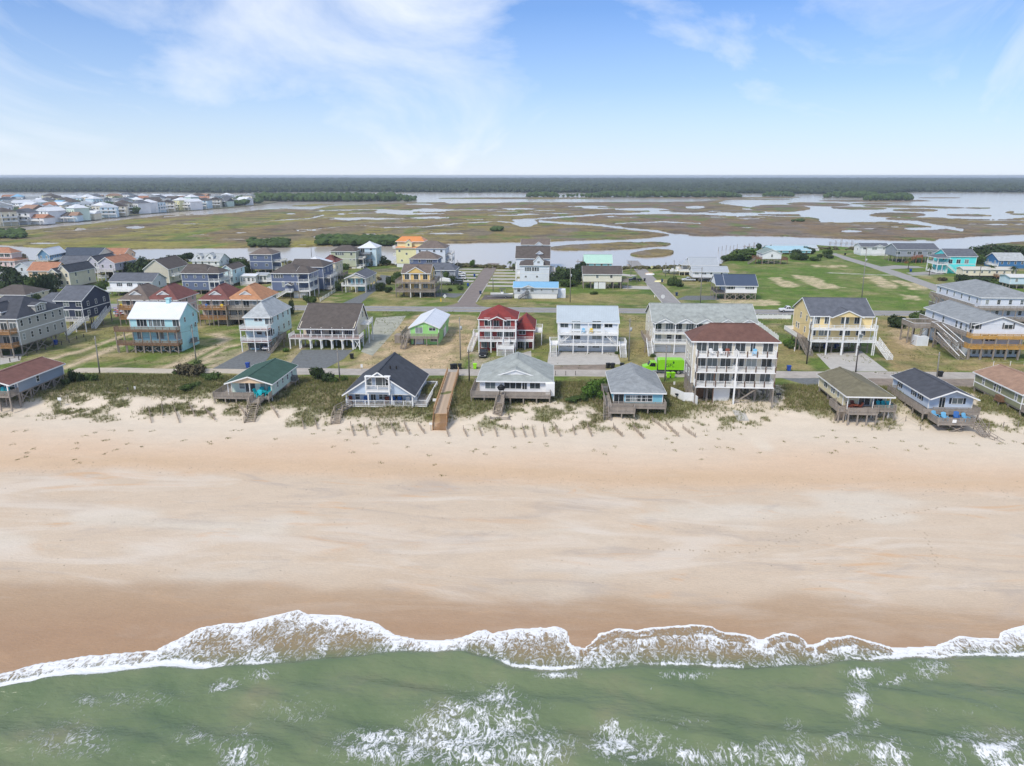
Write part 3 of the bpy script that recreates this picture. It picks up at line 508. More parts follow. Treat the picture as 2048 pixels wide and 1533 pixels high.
# ------------------------------------------------------------------ house kit
M_WHITE = mat('white_paint', (.82, .82, .80), .55, .06, .8); M_WOODG = mat('weathered_wood', (.30, .26, .22), .85, .25, 1.4, .2, stretch=(1, 1, .4)); M_WOODB = mat('brown_wood', (.20, .115, .065), .8, .25, 1.2, .2)
M_WOODY = mat('fresh_wood', (.52, .30, .085), .75, .22, 1.2, .2); M_WOODO = mat('orange_wood', (.34, .185, .08), .75, .22, 1.2, .2); M_DARK = mat('dark_void', (.03, .03, .03), .8, .2); M_CURT = mat('curtain', (.45, .47, .46), .8, .2, 3.0)
gm = bpy.data.materials.new('window_glass'); gm.use_nodes = True; t = gm.node_tree; b = t.nodes['Principled BSDF']; b.inputs['Roughness'].default_value = .08; b.inputs['Specular IOR Level'].default_value = .6
oi = N(t, 'ShaderNodeObjectInfo'); gr = ramp(t, [(0, (.02, .028, .032)), (.5, (.05, .065, .07)), (.8, (.13, .16, .165)), (1, (.32, .35, .34))]); L(t, oi.outputs['Random'], gr.inputs[0]); L(t, gr.outputs[0], b.inputs['Base Color']); M_GLASS = gm  # paler panes have grey reflection put into their base colour
def siding(name, c): return mat('siding_'+name, tuple(min(.82, v*1.1) for v in c), .65, .09, .35, lines=('Z', .22, .2), detail=10)
def shingle(name, c): return mat('shingle_'+name, tuple(v*1.15 for v in c), .9, .24, .8, .35, c2=None, detail=12, lines=('Z', .13, .14))
def tin(name, c, ax='X'): return mat('tin_'+name+ax, c, .38, .06, .35, lines=(ax, .45, .22), spec=.5)
CROP = {1: (0, 470, 420/1651), 2: (380, 470, 420/1651), 3: (640, 470, 420/1497), 4: (900, 470, 420/1497), 5: (1200, 470, 420/1497), 6: (1550, 470, 498/1775), 0: (0, 0, 1.0)}
def C(k, x, y): ox, oy, s = CROP[k]; return ox+x*s, oy+y*s
MC = {}
def win_mesh(w, h, st, fm):
    key = (round(w, 2), round(h, 2), st, fm.name)
    if key in MC: return MC[key]
    f = MB(); e = .075
    f.box(-w/2-e, w/2+e, -.07, .0, h/2, h/2+e+.03).box(-w/2-e, w/2+e, -.09, .0, -h/2-e, -h/2).box(-w/2-e, -w/2, -.07, .0, -h/2, h/2).box(w/2, w/2+e, -.07, .0, -h/2, h/2)
    if st in ('dh', 'grid'): f.box(-w/2, w/2, -.05, 0, -.03, .03)
    if st in ('slide', 'grid'): f.box(-.03, .03, -.055, 0, -h/2, h/2)
    if st == 'tri':
        for q in (-w/6, w/6): f.box(q-.04, q+.04, -.055, 0, -h/2, h/2)
    MC[key] = (f.mesh('window', fm), MB().box(-w/2, w/2, -.03, -.005, -h/2, h/2).mesh('pane', M_GLASS)); return MC[key]
def post_mesh(h, r, m, sq=True):
    key = ('post', round(h, 1), r, m.name)
    if key not in MC: MC[key] = MB().box(-r, r, -r, r, (-.05 if h < 1.3 else -.9), round(h, 1)).mesh('piling', m)
    return MC[key]
class House:
    def __init__(s, k, x0, x1, yb, label, rot=0.0, z=0.0, W=None, name='beach_house', group=None, cat='house', anchor='c', shift=0.0):
        s.k = k; s.rot = R(rot)
        if x0 is None: p = G(*C(k, x1, yb), z); a = p-Vector((W, 0, 0)); b = p
        elif x1 is None: p = G(*C(k, x0, yb), z); a = p; b = p+Vector((W, 0, 0))
        else: a = G(*C(k, x0, yb), z); b = G(*C(k, x1, yb), z)
        s.W = W or (b.x-a.x); s.W = W if W else b.x-a.x; s.c = Vector(((a.x+b.x)/2, (a.y+b.y)/2+shift, z)); s.z0 = z
        s.e = Vector((math.cos(s.rot), math.sin(s.rot), 0)); s.n = Vector((-math.sin(s.rot), math.cos(s.rot), 0))
        s.root = tag(empty(name, s.c, s.rot), label, cat, group); s.h = s.W/2; s.xm = None
    def uv(s, cx, cy, dy=0.0):
        """crop pixel -> (local x, local z) on the plane local y = dy"""
        d = ray(*C(s.k, cx, cy)); P = s.c+s.n*dy; o = Vector((0, 0, CAM_H)); t = (P-o).dot(s.n)/d.dot(s.n); q = o+d*t
        return (q-s.c).dot(s.e), q.z-s.z0
    def zz(s, cy, dy=0.0, cx=None):
        if cx is None: cx = s.xm
        return s.uv(cx, cy, dy)[1]
    def p(s, mb, name, m, parent=None, smooth=False): return mb.build(name, m, parent or s.root, smooth)
    def wall(s, x0, x1, y0, y1, z0, z1, m, name='wall', trim=True):
        o = s.p(MB().box(x0, x1, y0, y1, z0, z1), name, m)
        if trim:
            key = ('ct', round(z1-z0, 2))
            if key not in MC: MC[key] = MB().box(-.07, .07, -.07, .07, -.02, z1-z0-.01).mesh('corner_trim', M_WHITE)
            for x in (x0, x1):
                for y in (y0, y1): inst('corner_trim', MC[key], (x, y, z0), 0, o)
        return o
    def band(s, x0, x1, y0, y1, z, h=.22, m=None):
        b = MB(); e = .05
        b.box(x0-e, x1+e, y0-e, y0+.02, z, z+h).box(x0-e, x1+e, y1-.02, y1+e, z, z+h).box(x0-e, x0+.02, y0-e, y1+e, z+.002, z+h-.002).box(x1-.02, x1+e, y0-e, y1+e, z+.002, z+h-.002)
        return s.p(b, 'band_board', m or M_WHITE)
    def roof(s, x0, x1, y0, y1, z, rise, m, axis='x', in0=0.0, in1=0.0, ov=.4, off=0.0, gw=None, fascia=M_WHITE, th=.16, parent=None, ovf=None):
        """ridge roof: in0/in1 > 0 make that end a hip; gw = wall material for the gable triangles"""
        X0, X1, Y0, Y1 = x0-ov, x1+ov, y0-(ovf if ovf is not None else ov), y1+ov
        if axis == 'x':
            ym = (y0+y1)/2+off; r0 = (X0+(in0+ov if in0 else 0), ym); r1 = (X1-(in1+ov if in1 else 0), ym); run = max(.1, min(ym-y0, y1-ym))
        else:
            xm = (x0+x1)/2+off; r0 = (xm, Y0+(in0+(y0-Y0) if in0 else 0)); r1 = (xm, Y1-(in1+ov if in1 else 0)); run = max(.1, min(xm-x0, x1-xm))
        ze = z-rise*ov/run*.6; zr = z+rise
        T = [(X0, Y0, ze), (X1, Y0, ze), (X1, Y1, ze), (X0, Y1, ze), (*r0, zr), (*r1, zr)]
        Fc = [(0,1,5,4), (2,3,4,5), (1,2,5), (3,0,4)] if axis == 'x' else [(1,2,5,4), (3,0,4,5), (0,1,4), (2,3,5)]
        if axis == 'x':
            if not in0: Fc.remove((3,0,4))
            if not in1: Fc.remove((1,2,5))
        else:
            if not in0: Fc.remove((0,1,4))
            if not in1: Fc.remove((2,3,5))
        mb = MB(); n = 6; mb.add(T+[(a, b, c-th) for a, b, c in T], [f for f in Fc]+[tuple(i+n for i in reversed(f)) for f in Fc])
        ed = {}
        for f in Fc:
            for i in range(len(f)): e = (f[i], f[(i+1) % len(f)]); ed[e] = 1
        brd = [e for e in ed if (e[1], e[0]) not in ed]
        mb.f += [(e[1], e[0], e[0]+n, e[1]+n) for e in brd]
        ro = s.p(mb, 'roof', m, parent)
        fb = MB()
        for e in brd:
            p_, q_ = Vector(T[e[0]]), Vector(T[e[1]]); dz = Vector((0, 0, -th*.5-.04)); d = (q_-p_).normalized(); o = Vector((d.y, -d.x, 0)).normalized()*.03
            fb.bar(p_+dz+o, q_+dz+o, .05, .24)
        s.p(fb, 'fascia', fascia, ro)
        if axis == 'x':
            rc = MB().bar(T[4], T[5], .34, .06)
        else: rc = MB().bar(T[4], T[5], .34, .06)
        s.p(rc, 'ridge_cap', m, ro)
        if gw:
            if axis == 'x':
                for f_, x in ((in0, x0), (in1, x1)):
                    if not f_: s.p(MB().prism([(y0, z-.02), (y1, z-.02), (r0[1], zr-th*1.2)], 'x', x-.04 if x == x0 else x-.12, x+.12 if x == x0 else x+.04), 'gable_wall', gw)
            else:
                for f_, y in ((in0, y0), (in1, y1)):
                    if not f_: s.p(MB().prism([(x0, z-.02), (x1, z-.02), (r0[0], zr-th*1.2)], 'y', y-.04 if y == y0 else y-.12, y+.12 if y == y0 else y+.04), 'gable_wall', gw)
        return ro
    def win(s, face, u, z, w, h, st='dh', at=0.0, fm=None, shut=None):
        """face f/b: u is x; face l/r: u is y; at = plane coordinate"""
        f, g = win_mesh(w, h, st, fm or M_WHITE); rz = {'f': 0, 'b': math.pi, 'l': -math.pi/2, 'r': math.pi/2}[face]
        loc = (u, at, z) if face in 'fb' else (at, u, z)
        o = inst('door' if h > 1.75 and st != 'dh' else 'window', f, loc, rz, s.root); inst('pane', g, (0, 0, 0), 0, o)
        if shut:
            key = ('shut', round(h, 2), shut.name)
            if key not in MC: MC[key] = MB().box(-.2, .2, -.05, 0, -h/2, h/2).mesh('shutter', shut)
            for q in (-1, 1): inst('shutter', MC[key], (q*(w/2+.32), 0, 0), 0, o)
        return o
    def wf(s, cx, cy, w, h, st='dh', at=0.0, shut=None):
        u, z = s.uv(cx, cy, at); return s.win('f', u, z, w, h, st, at, shut=shut)
    def row(s, face, us, zs, w, h, st='dh', at=0.0, shut=None):
        for z in zs:
            for u in us: s.win(face, u, z, w, h, st, at, shut=shut)
    def posts(s, xs, ys, h, m=None, r=.13, name='piling', z=0):
        me = post_mesh(h, r, m or M_WOODG)
        for x in xs:
            for y in ys: inst(name, me, (x, y, z), 0, s.root)
    def brace(s, p, q, m=None, w=.14): s.p(MB().bar(p, q, w, w), 'brace', m or M_WOODG)
    def xbrace(s, x0, x1, y, z0, z1, m=None):
        s.brace((x0, y, z0), (x1, y, z1), m); s.brace((x0, y+.12, z1), (x1, y+.12, z0), m)
    def rail(s, p, q, m, style='bal', parent=None, h=1.0, cap=None):
        """railing from p to q (deck level points)"""
        p, q = Vector(p), Vector(q); n_ = max(1, round((q-p).length/1.9)); mb = MB(); up = Vector((0, 0, 1))
        for i in range(n_+1): a = p.lerp(q, i/n_); mb.bar(a, a+up*(h+.06), .11)
        mb.bar(p+up*h, q+up*h, .12, .06)
        if style == 'bal':
            mb.bar(p+up*.12, q+up*.12, .06, .08); k = max(2, int((q-p).length/.24))
            for i in range(1, k): a = p.lerp(q, i/k); mb.bar(a+up*.12, a+up*h, .05)
        elif style == 'board':
            k = max(2, int((q-p).length/.2)); 
            for i in range(k): a = p.lerp(q, (i+.5)/k); mb.bar(a-up*.12, a+up*h, .03 if abs((q-p).x) < abs((q-p).y) else .11, .11 if abs((q-p).x) < abs((q-p).y) else .03)
        elif style == 'solid': mb.bar(p+up*.42, q+up*.42, .06, 1.05)
        elif style == 'hz':
            for z in (.2, .4, .6, .8): mb.bar(p+up*z, q+up*z, .04, .12)
        o = s.p(mb, 'railing', m, parent)
        if cap is not None: s.p(MB().bar(p+up*(h+.07), q+up*(h+.07), .2, .06), 'handrail', cap, parent)
        return o
    def deck(s, x0, x1, y0, y1, z, m, rails='flr', rm=None, style='bal', skirt=None, posts=None, pm=None, name='deck', th=.22, h=1.0, cap=None, pr=.11):
        d = s.p(MB().box(x0, x1, y0, y1, z-.08, z), name, m); s.p(MB().box(x0+.01, x1-.01, y0, y0+.06, z-th-.1, z-.082).box(x0+.01, x1-.01, y1-.06, y1, z-th-.1, z-.082).box(x0, x0+.06, y0+.06, y1-.06, z-th-.1, z-.082).box(x1-.06, x1, y0+.06, y1-.06, z-th-.1, z-.082), 'rim_joist', skirt or m, d)
        c = {'f': ((x0, y0+.06, z), (x1, y0+.06, z)), 'b': ((x0, y1-.06, z), (x1, y1-.06, z)), 'l': ((x0+.06, y0, z), (x0+.06, y1, z)), 'r': ((x1-.06, y0, z), (x1-.06, y1, z))}
        for q in rails: s.rail(*c[q], rm or m, style, d, h, cap)
        if posts:
            xs = [x0+.15+(x1-x0-.3)*i/max(1, posts-1) for i in range(posts)]; s.posts(xs, [y0+.14], z-.1, pm or m, pr, 'post', 0)
        return d
    def stairs(s, top, bot, w=1.1, m=None, rails=True, rm=None, style='open'):
        """straight flight from top point to bottom point (local), width w across"""
        m = m or M_WOODG; top, bot = Vector(top), Vector(bot); d = bot-top; hd = Vector((d.x, d.y, 0)); L_ = hd.length; hd.normalize(); sd_ = Vector((hd.y, -hd.x, 0)); n_ = max(3, int(abs(d.z)/.2))
        mb = MB()
        for q in (-1, 1): mb.bar(top+sd_*q*w/2+Vector((0, 0, -.1)), bot+sd_*q*w/2+Vector((0, 0, -.05)), .06, .26)
        st = s.p(mb, 'staircase', m); key = ('tread', round(w, 1), m.name)
        if key not in MC: MC[key] = MB().box(-.15, .15, -w/2-.03, w/2+.03, -.03, .03).mesh('tread', m)
        az = math.atan2(hd.y, hd.x)
        for i in range(n_): p_ = top.lerp(bot, (i+.6)/n_); inst('tread', MC[key], p_+Vector((0, 0, .06)), az, st)
        if rails:
            for q in (-1, 1):
                r_ = MB(); a, b_ = top+sd_*q*w/2, bot+sd_*q*w/2; up = Vector((0, 0, 1)); k = max(1, round((b_-a).length/1.6))
                for i in range(k+1): c_ = a.lerp(b_, i/k); r_.bar(c_-up*.15, c_+up*.95, .1)
                r_.bar(a+up*.95, b_+up*.95, .1, .07); r_.bar(a+up*.5, b_+up*.5, .05, .1)
                if style == 'bal':
                    k2 = max(2, int((b_-a).length/.3))
                    for i in range(1, k2): c_ = a.lerp(b_, i/k2); r_.bar(c_+up*.1, c_+up*.93, .05)
                s.p(r_, 'railing', rm or m, st)
        return st
    def gable_dormer(s, x0, x1, y0, y1, z0, z1, rise, wm, rm_, win=None, fl=True):
        s.p(MB().box(x0, x1, y0, y1, z0, z1), 'dormer_wall', wm)
        s.roof(x0, x1, y0, y1, z1, rise, rm_, 'y', ov=.25, gw=wm)
        if win: s.win('f', (x0+x1)/2, (z0+z1)/2+win[2], win[0], win[1], win[3] if len(win) > 3 else 'dh', y0)
def spread(a, b, n): return [a+(b-a)*(i+.5)/n for i in range(n)]
def gen(k, x0, x1, yb, lv, D, wallc, roofc, label, rf=('x', 2.0, 0, 0), rot=0, under='posts', nf=0, ns=0, deckf=None, decks=None, ww=.9, wh=1.3, z=0.0, W=None, side='r', name='beach_house', ov=.4, pm=None, wst='dh', nst=None, shut=None, off=0.0, bandz=True, dm=None, dst='bal', slide=False, fascia=M_WHITE, wall2=None, shift=0.0):
    """plain house: lv = crop rows of (wall foot, eave); nst storeys; nf/ns windows per storey front/side; deckf/decks = deck depth on front/side"""
    s = House(k, x0, x1, yb, label, rot, z, W, name, shift=shift); ox = x0 if x0 is not None else x1; s.xm = ox if (x0 is None or x1 is None) else (x0+x1)/2
    h = s.h; zf, ze = s.zz(lv[0]), s.zz(lv[1]); zf = max(zf, .15); n = nst or max(1, round((ze-zf)/2.8)); fh = (ze-zf)/n; s.zf, s.ze, s.fh, s.D, s.n_ = zf, ze, fh, D, n
    wm = wallc
    if wall2 and n > 1: s.wall(-h, h, 0, D, zf, zf+fh*(n-1), wall2); s.wall(-h, h, 0, D, zf+fh*(n-1)+.002, ze, wm)
    else: s.wall(-h, h, 0, D, zf, ze, wm)
    if n > 1 and bandz: 
        for i in range(1, n): s.band(-h, h, 0, D, zf+fh*i-.1)
    if zf > .6:
        if under == 'posts':
            s.posts(spread(-h, h, 1)+[-h+.2, h-.2] if s.W < 5 else [-h+.2+(s.W-.4)*i/max(2, round(s.W/3.2)) for i in range(max(2, round(s.W/3.2))+1)], [.2, D*.33, D*.66, D-.2], zf, pm)
            s.p(MB().box(-h+.1, h-.1, .1, D-.1, zf-.25, zf-.012), 'floor_beam', pm or M_WOODG)
        else: s.wall(-h+.15, h-.15, .15, D-.15, -.2, zf-.004, under, 'foundation', False)
    ax, rise, i0, i1 = rf[:4]
    s.roof(-h, h, 0, D, ze, rise, roofc, ax, i0, i1, ov, off, wm if rise > 0 else None, fascia)
    zs = [zf+fh*(i+.56) for i in range(n)]
    if nf: 
        for i, zz_ in enumerate(zs):
            for j, u in enumerate(spread(-h, h, nf)):
                if slide and j % 2 == 0 and deckf: s.win('f', u, zf+fh*i+1.12, 1.7, 2.05, 'slide')
                else: s.win('f', u, zz_, ww, wh, wst, shut=shut)
    if ns: s.row('r', spread(0, D, ns), zs, ww*.9, wh, wst, h, shut); s.row('l', spread(0, D, ns), zs, ww*.9, wh, wst, -h, shut)
    dmm = dm or M_WHITE
    if deckf:
        for i in range(n): s.deck(-h-.05, h+.05, -deckf, -.03, zf+fh*i, M_WOODG, 'flr', dmm, dst, skirt=dmm, posts=max(3, round(s.W/3.2)), pm=dmm)
        if n >= 1: s.posts([-h+.1, h-.1], [-deckf+.14], ze, dmm, .08, 'porch_post')
    if decks:
        for i in range(n):
            if side == 'r': s.deck(h+.03, h+decks, D*.1, D*.8, zf+fh*i, M_WOODG, 'fbr', dmm, dst, skirt=dmm)
            else: s.deck(-h-decks, -h-.03, D*.1, D*.8, zf+fh*i, M_WOODG, 'fbl', dmm, dst, skirt=dmm)
        xx = h+decks-.12 if side == 'r' else -h-decks+.12
        s.posts([xx], [D*.1+.1, D*.45, D*.8-.1], zf+fh*(n-1)+1, dmm, .1, 'porch_post')
    return s
def _depth(s, cx, cy, z): q = G(*C(s.k, cx, cy), z+s.z0); return (q-s.c).dot(s.n)
def _loc(s, cx, cy, z): q = G(*C(s.k, cx, cy), z); d = q-s.c; return Vector((d.dot(s.e), d.dot(s.n), z-s.z0))
House.depth = _depth; House.loc = _loc
def gzs(k, cx, cy):
    z = .8
    for _ in range(4): p = G(*C(k, cx, cy), z); z = float(gz(np.array([p.x]), np.array([p.y]))[0])
    return z
def dune_stairs(s, top, bot, w, n=3):
    P_ = []
    for i in range(n+1):
        c_ = Vector(top).lerp(Vector(bot), i/n); q_ = s.c+s.e*c_.x+s.n*c_.y; g_ = float(gz(np.array([q_.x]), np.array([q_.y]))[0])-s.z0
        if i: c_.z = max(c_.z, g_+.5) if i < n else g_+.05
        P_.append(c_)
    for a, b_ in zip(P_[:-1], P_[1:]):
        if b_.z > a.z-.05: a.z = b_.z+.3
    for a, b_ in zip(P_[:-1], P_[1:]): s.stairs(a, b_, w, M_STAIR)
M_STAIR = mat('stair_wood', (.36, .30, .235), .85, .2, 1.2, .2)
SD = {n: siding(n, c) for n, c in dict(slateblue=(.25,.30,.36), mint=(.60,.72,.62), paleblue=(.46,.55,.66), white=(.74,.75,.76), turq=(.22,.50,.60), beige=(.60,.55,.44), yellowcream=(.72,.64,.42), ltblue=(.50,.58,.68), olive=(.25,.26,.155),
   greige=(.40,.385,.345), navy=(.036,.046,.08), aqua=(.40,.66,.68), tan=(.50,.40,.33), paleaqua=(.58,.74,.74), cream=(.73,.66,.50), lime=(.34,.66,.22), red=(.27,.045,.04), icewhite=(.66,.70,.76), yellow=(.74,.58,.29), gold=(.72,.49,.17), lavender=(.52,.50,.56),
   denim=(.125,.155,.245), sage=(.47,.49,.35), blue=(.17,.32,.48), lemon=(.80,.70,.40), pink=(.68,.52,.48), grey=(.30,.32,.36), teal=(.12,.72,.70), deepblue=(.05,.17,.36), peach=(.72,.53,.35), taupe=(.27,.235,.205), palecream=(.72,.68,.56), skyblue=(.55,.68,.80)).items()}
SH = {n: shingle(n, c) for n, c in dict(brown=(.155,.075,.06), green=(.04,.085,.065), black=(.055,.06,.07), grey=(.29,.31,.29), midgrey=(.235,.25,.255), choc=(.135,.07,.055), olive=(.155,.14,.09), char=(.065,.069,.08), slate=(.105,.113,.13), taupe=(.15,.12,.10), dbrown=(.095,.08,.07), orange=(.40,.20,.105), maroon=(.17,.07,.06), red=(.20,.036,.032), palegrey=(.36,.38,.38), terra=(.36,.175,.105), rust=(.30,.19,.13), dslate=(.06,.075,.10)).items()}
TN = {'white': tin('white', (.74,.76,.78)), 'whitey': tin('white', (.74,.76,.78), 'Y'), 'pale': tin('pale', (.46,.52,.55)), 'blue': tin('blue', (.22,.46,.66)), 'mint': tin('mint', (.44,.66,.54)), 'orange': tin('orange', (.72,.27,.07)), 'navy': tin('navy', (.055,.08,.13)), 'grey': tin('grey', (.40,.43,.45))}
W_ = M_WHITE; G_ = M_WOODG

# ---------- front row on the dune
z = gzs(1, 165, 1325)
s = House(1, None, 165, 1325, 'slate blue single storey house on pilings with brown roof and turquoise porch chairs', z=z, W=9.0); s.xm = 165
h = s.h; zf, ze = s.zz(1240), s.zz(1150); D = s.depth(478, 1012, ze); s.wall(-h, h, 0, D, zf, ze, SD['slateblue']); s.roof(-h, h, 0, D, ze, 1.35, SH['brown'], 'y', ov=.45, gw=SD['slateblue'], ovf=2.6)
s.posts([-h+.2, -h/3, h/3, h-.2], [.2, D*.25, D*.5, D*.75, D-.2], zf); s.p(MB().box(-h+.1, h-.1, .1, D-.1, zf-.3, zf-.01), 'floor_beam', G_)
s.win('r', D*.42, zf+(ze-zf)*.55, .8, 1.3, 'dh', h); s.win('f', h-1.2, zf+1.2, 1.3, 1.3, 'dh'); s.win('f', h-3.6, zf+1.15, 1.8, 2.0, 'slide'); s.win('f', -h+2, zf+1.15, 1.8, 2, 'slide')
s.deck(-h, h+.1, -2.6, -.03, zf, G_, 'flr', G_, 'board', posts=5); s.posts([-h+.1, 0, h-.1], [-2.45], ze-.15, W_, .08, 'porch_post')
for i in range(4): s.xbrace(h-.1, h-.1+.01, D*(.05+.24*i), .1, zf-.3); s.brace((h-.1, D*(.03+.24*i), .2), (h-.1, D*(.22+.24*i), zf-.3)); s.brace((h-.2, D*(.22+.24*i), .2), (h-.2, D*(.03+.24*i), zf-.3))

z = gzs(2, 480, 1300)
s = House(2, 300, 655, 1300, 'mint green cottage with dark green roof and peach front gable over a porch', z=z); s.xm = 480; h = s.h
zf, ze = s.zz(1262), s.zz(1186); zf = max(zf, 1.0); ze = zf+2.55; D = s.depth(862, 1026, ze)
s.wall(-h, h, 1.9, D, zf, ze, SD['mint']); s.wall(h-.14, h, 0, 1.88, zf, ze, SD['mint'], 'side_wall', False); s.roof(-h, h, 0, D, ze, 1.45, SH['green'], 'y', ov=.4, gw=SD['peach'])
s.posts([-h+.3, -h/3, h/3, h-.2], [.2, D*.25, D*.5, D*.75, D-.2], zf, G_); s.wall(h*.1, h-.05, D*.6, D-.1, -.5, zf-.01, SD['peach'], 'store_room', False); s.p(MB().box(-h+.1, h-.1, .1, D-.1, zf-.3, zf-.01), 'floor_beam', G_)
s.win('f', -.6, zf+1.15, 2.0, 2.05, 'slide', 1.9); s.win('f', h-1.9, zf+1.15, 2.2, 2.05, 'slide', 1.9); s.win('f', -h+2.2, zf+1.35, 1.1, 1.1, 'dh', 1.9)
for q in (.22, .42, .62, .8): s.win('r', D*q, zf+1.45, .6, 1.1, 'dh', h)
d0 = s.deck(-h-2.3, h, -1.6, 1.87, zf, G_, 'l', G_, 'board', posts=6); s.deck(-h-2.3, -h-.03, 1.9, D*.7, zf, G_, 'lb', G_, 'board', posts=2); s.rail((-h-2.3, -1.55, zf), (1.2, -1.55, zf), G_, 'board', d0)
s.rail((h-.05, -1.6, zf), (h-.05, 0, zf), G_, 'board', d0); s.posts([-h+.1, h-.1, 0], [.1], ze, W_, .07, 'porch_post')
b0 = s.loc(470, 1505, z-1.9); tp = Vector((2.3, -3.6, zf-.35)); s.deck(1.3, 3.5, -3.6, -1.62, zf-.2, G_, 'lr', G_, 'board', name='landing', posts=2)
dune_stairs(s, (tp.x, tp.y, zf-.2), b0, 1.9)
s.p(MB().box(h+.1, h+1.1, D*.74, D*.84, zf+.1, zf+1.0), 'air_conditioner', mat('hvac', (.16,.16,.15), .7)); s.p(MB().box(h-.02, h+1.2, D*.7, D*.87, zf-.02, zf+.08), 'platform', G_); s.posts([h+1.1], [D*.71, D*.86], zf, G_, .07, 'post')

z = gzs(3, 430, 1235)-.1
s = House(3, 185, 668, 1235, 'pale blue steep gabled house with black roof and white porch railing', z=z); s.xm = 430; h = s.h
zf = max(.5, s.zz(1222)); ze = s.zz(1132); D = s.depth(745, 990, ze); rise = s.zz(972)-ze
s.wall(-h, h, 2.2, D, zf-.4, ze-.05, SD['paleblue']); s.roof(-h, h, 0, D, ze, rise, SH['black'], 'y', ov=.55, gw=SD['paleblue'], th=.25); s.p(MB().box(-h, h, 0, 2.3, ze-.2, ze-.02), 'porch_beam', W_)
s.deck(-h, h, -.05, 2.17, zf, G_, 'fl', W_, 'bal', skirt=W_); s.posts([-h+.1, s.uv(345, 1180)[0], s.uv(512, 1180)[0], h-.1], [.1], ze, W_, .12, 'porch_post'); s.posts([-h+.2, 0, h-.2], [.2, D*.5], zf, G_)
for cx, w, st in ((268, .9, 'dh'), (380, .95, 'slide'), (438, .9, 'dh'), (465, .9, 'dh')): s.wf(cx, 1150, w, 1.25 if st == 'dh' else 2.1, st, 2.2)
s.wf(560, 1148, 1.6, 1.3, 'grid', 2.2)
ub, uz = s.uv(328, 1108, -.6), s.uv(500, 1108, -.6); zb = ub[1]+.1
s.p(MB().box(ub[0], uz[0], -.07, .06, zb, zb+2.6), 'recess_shade_panel', mat('shade_blue', (.30,.36,.44), .7)); s.wf(445, 1046, 2.6, 2.1, 'slide', -.09); s.wf(352, 1050, .9, 1.5, 'dh', -.09); s.wf(482, 1050, .8, 1.5, 'dh', -.09)  # flat panel in darkened wall blue: the recess shade is painted on
s.deck(ub[0], uz[0], -1.0, -.1, zb-.05, W_, 'flr', W_, 'bal', name='balcony'); s.posts([ub[0]+.1, uz[0]-.1], [-.9], 2.7, W_, .11, 'porch_post', zb); s.p(MB().box(ub[0]-.1, uz[0]+.1, -1.0, -.05, zb+2.6, zb+2.75), 'balcony_head', W_)
s.deck(h+.03, h+2.6, .3, D*.92, zf+.1, G_, 'fbr', W_, 'bal', skirt=W_, name='side_deck'); s.posts([h+2.5], spread(.3, D*.92, 5), zf+.1, W_, .14, 'post')
s.win('r', D*.3, zf+1.3, 1.6, 1.9, 'slide', h); s.win('r', D*.62, zf+1.4, 1.2, 1.3, 'dh', h); s.p(MB().box(h+.8, h+2.0, D*.93, D*.93+1.0, zf-.4, zf+.9), 'air_conditioner', MATS['hvac'])
b0 = s.loc(112, 1390, z-2.0); tp = s.loc(195, 1245, zf+z); tp = Vector((-h+.7, -.1, zf)); m1 = Vector((-h-.6, -3.0, zf-.15)); s.stairs(tp, m1, 1.3); dune_stairs(s, m1, b0, 1.6)
for q in (.3, .42): s.p(MB().tube((h*(q-.1), D*q*1.1, ze+rise*(1.1-q)), (h*(q-.1), D*q*1.1, ze+rise*(1.1-q)+.7), .16), 'roof_vent', M_DARK)

z = gzs(4, 440, 1175)-.1
s = House(4, 215, 712, 1175, 'wide white beach cottage with pale grey hip roof and small front gable', z=z); s.xm = 440; h = s.h
zf = max(.9, s.zz(1118)); ze = zf+2.5; D = s.depth(715, 930, ze); s.wall(-h, h, 0, D, zf, ze, SD['white']); ro = s.roof(-h, h, 0, D, ze, 2.7, SH['grey'], 'y', in0=h*.95, ov=.7, gw=SD['white'])
s.gable_dormer(-3.4, 3.4, -.1+h*.22, h*.9, ze+.35, ze+.62, 1.15, SD['white'], SH['grey'])
s.posts([-h+.2, -h/2, 0, h/2, h-.2], [.2, D*.33, D*.66, D-.2], zf); s.p(MB().box(-h+.1, h-.1, .1, D-.1, zf-.3, zf-.01), 'floor_beam', G_)
for cx, w in ((287, 2.0), (448, 3.4), (606, 2.0)): s.wf(cx, 1066, w, 1.75, 'tri' if w > 3 else 'slide')
s.wf(532, 1068, .9, 1.9, 'slide'); s.wall(h-.9, h+.9, -1.6, -.03, zf-.3, zf+2.2, W_, 'storage_closet', False)
d0 = s.deck(-h-1.6, h+.1, -3.4, -.03, zf, G_, 'lr', G_, 'board', posts=7); xa = s.uv(340, 1150, -3.4)[0]; xb = s.uv(392, 1150, -3.4)[0]; s.rail((-h-1.6, -3.35, zf), (xa, -3.35, zf), G_, 'board', d0); s.rail((xb, -3.35, zf), (h+.1, -3.35, zf), G_, 'board', d0)
s.deck(-h-1.6, -h-.03, 0, D*.5, zf, G_, 'lb', G_, 'board', name='side_deck')
b0 = s.loc(335, 1335, z-1.7); e1 = s.loc(345, 1260, z-.2); y1 = e1.y; s.deck(xa, xb, y1, -3.42, zf-.05, G_, 'lr', G_, 'board', name='walkway', posts=2); s.posts([xa+.1, xb-.1], [y1*.6, y1*.8], zf-.1, G_, .09, 'post'); dune_stairs(s, ((xa+xb)/2, y1, zf-.05), (b0.x, b0.y, b0.z), 1.6, 2)
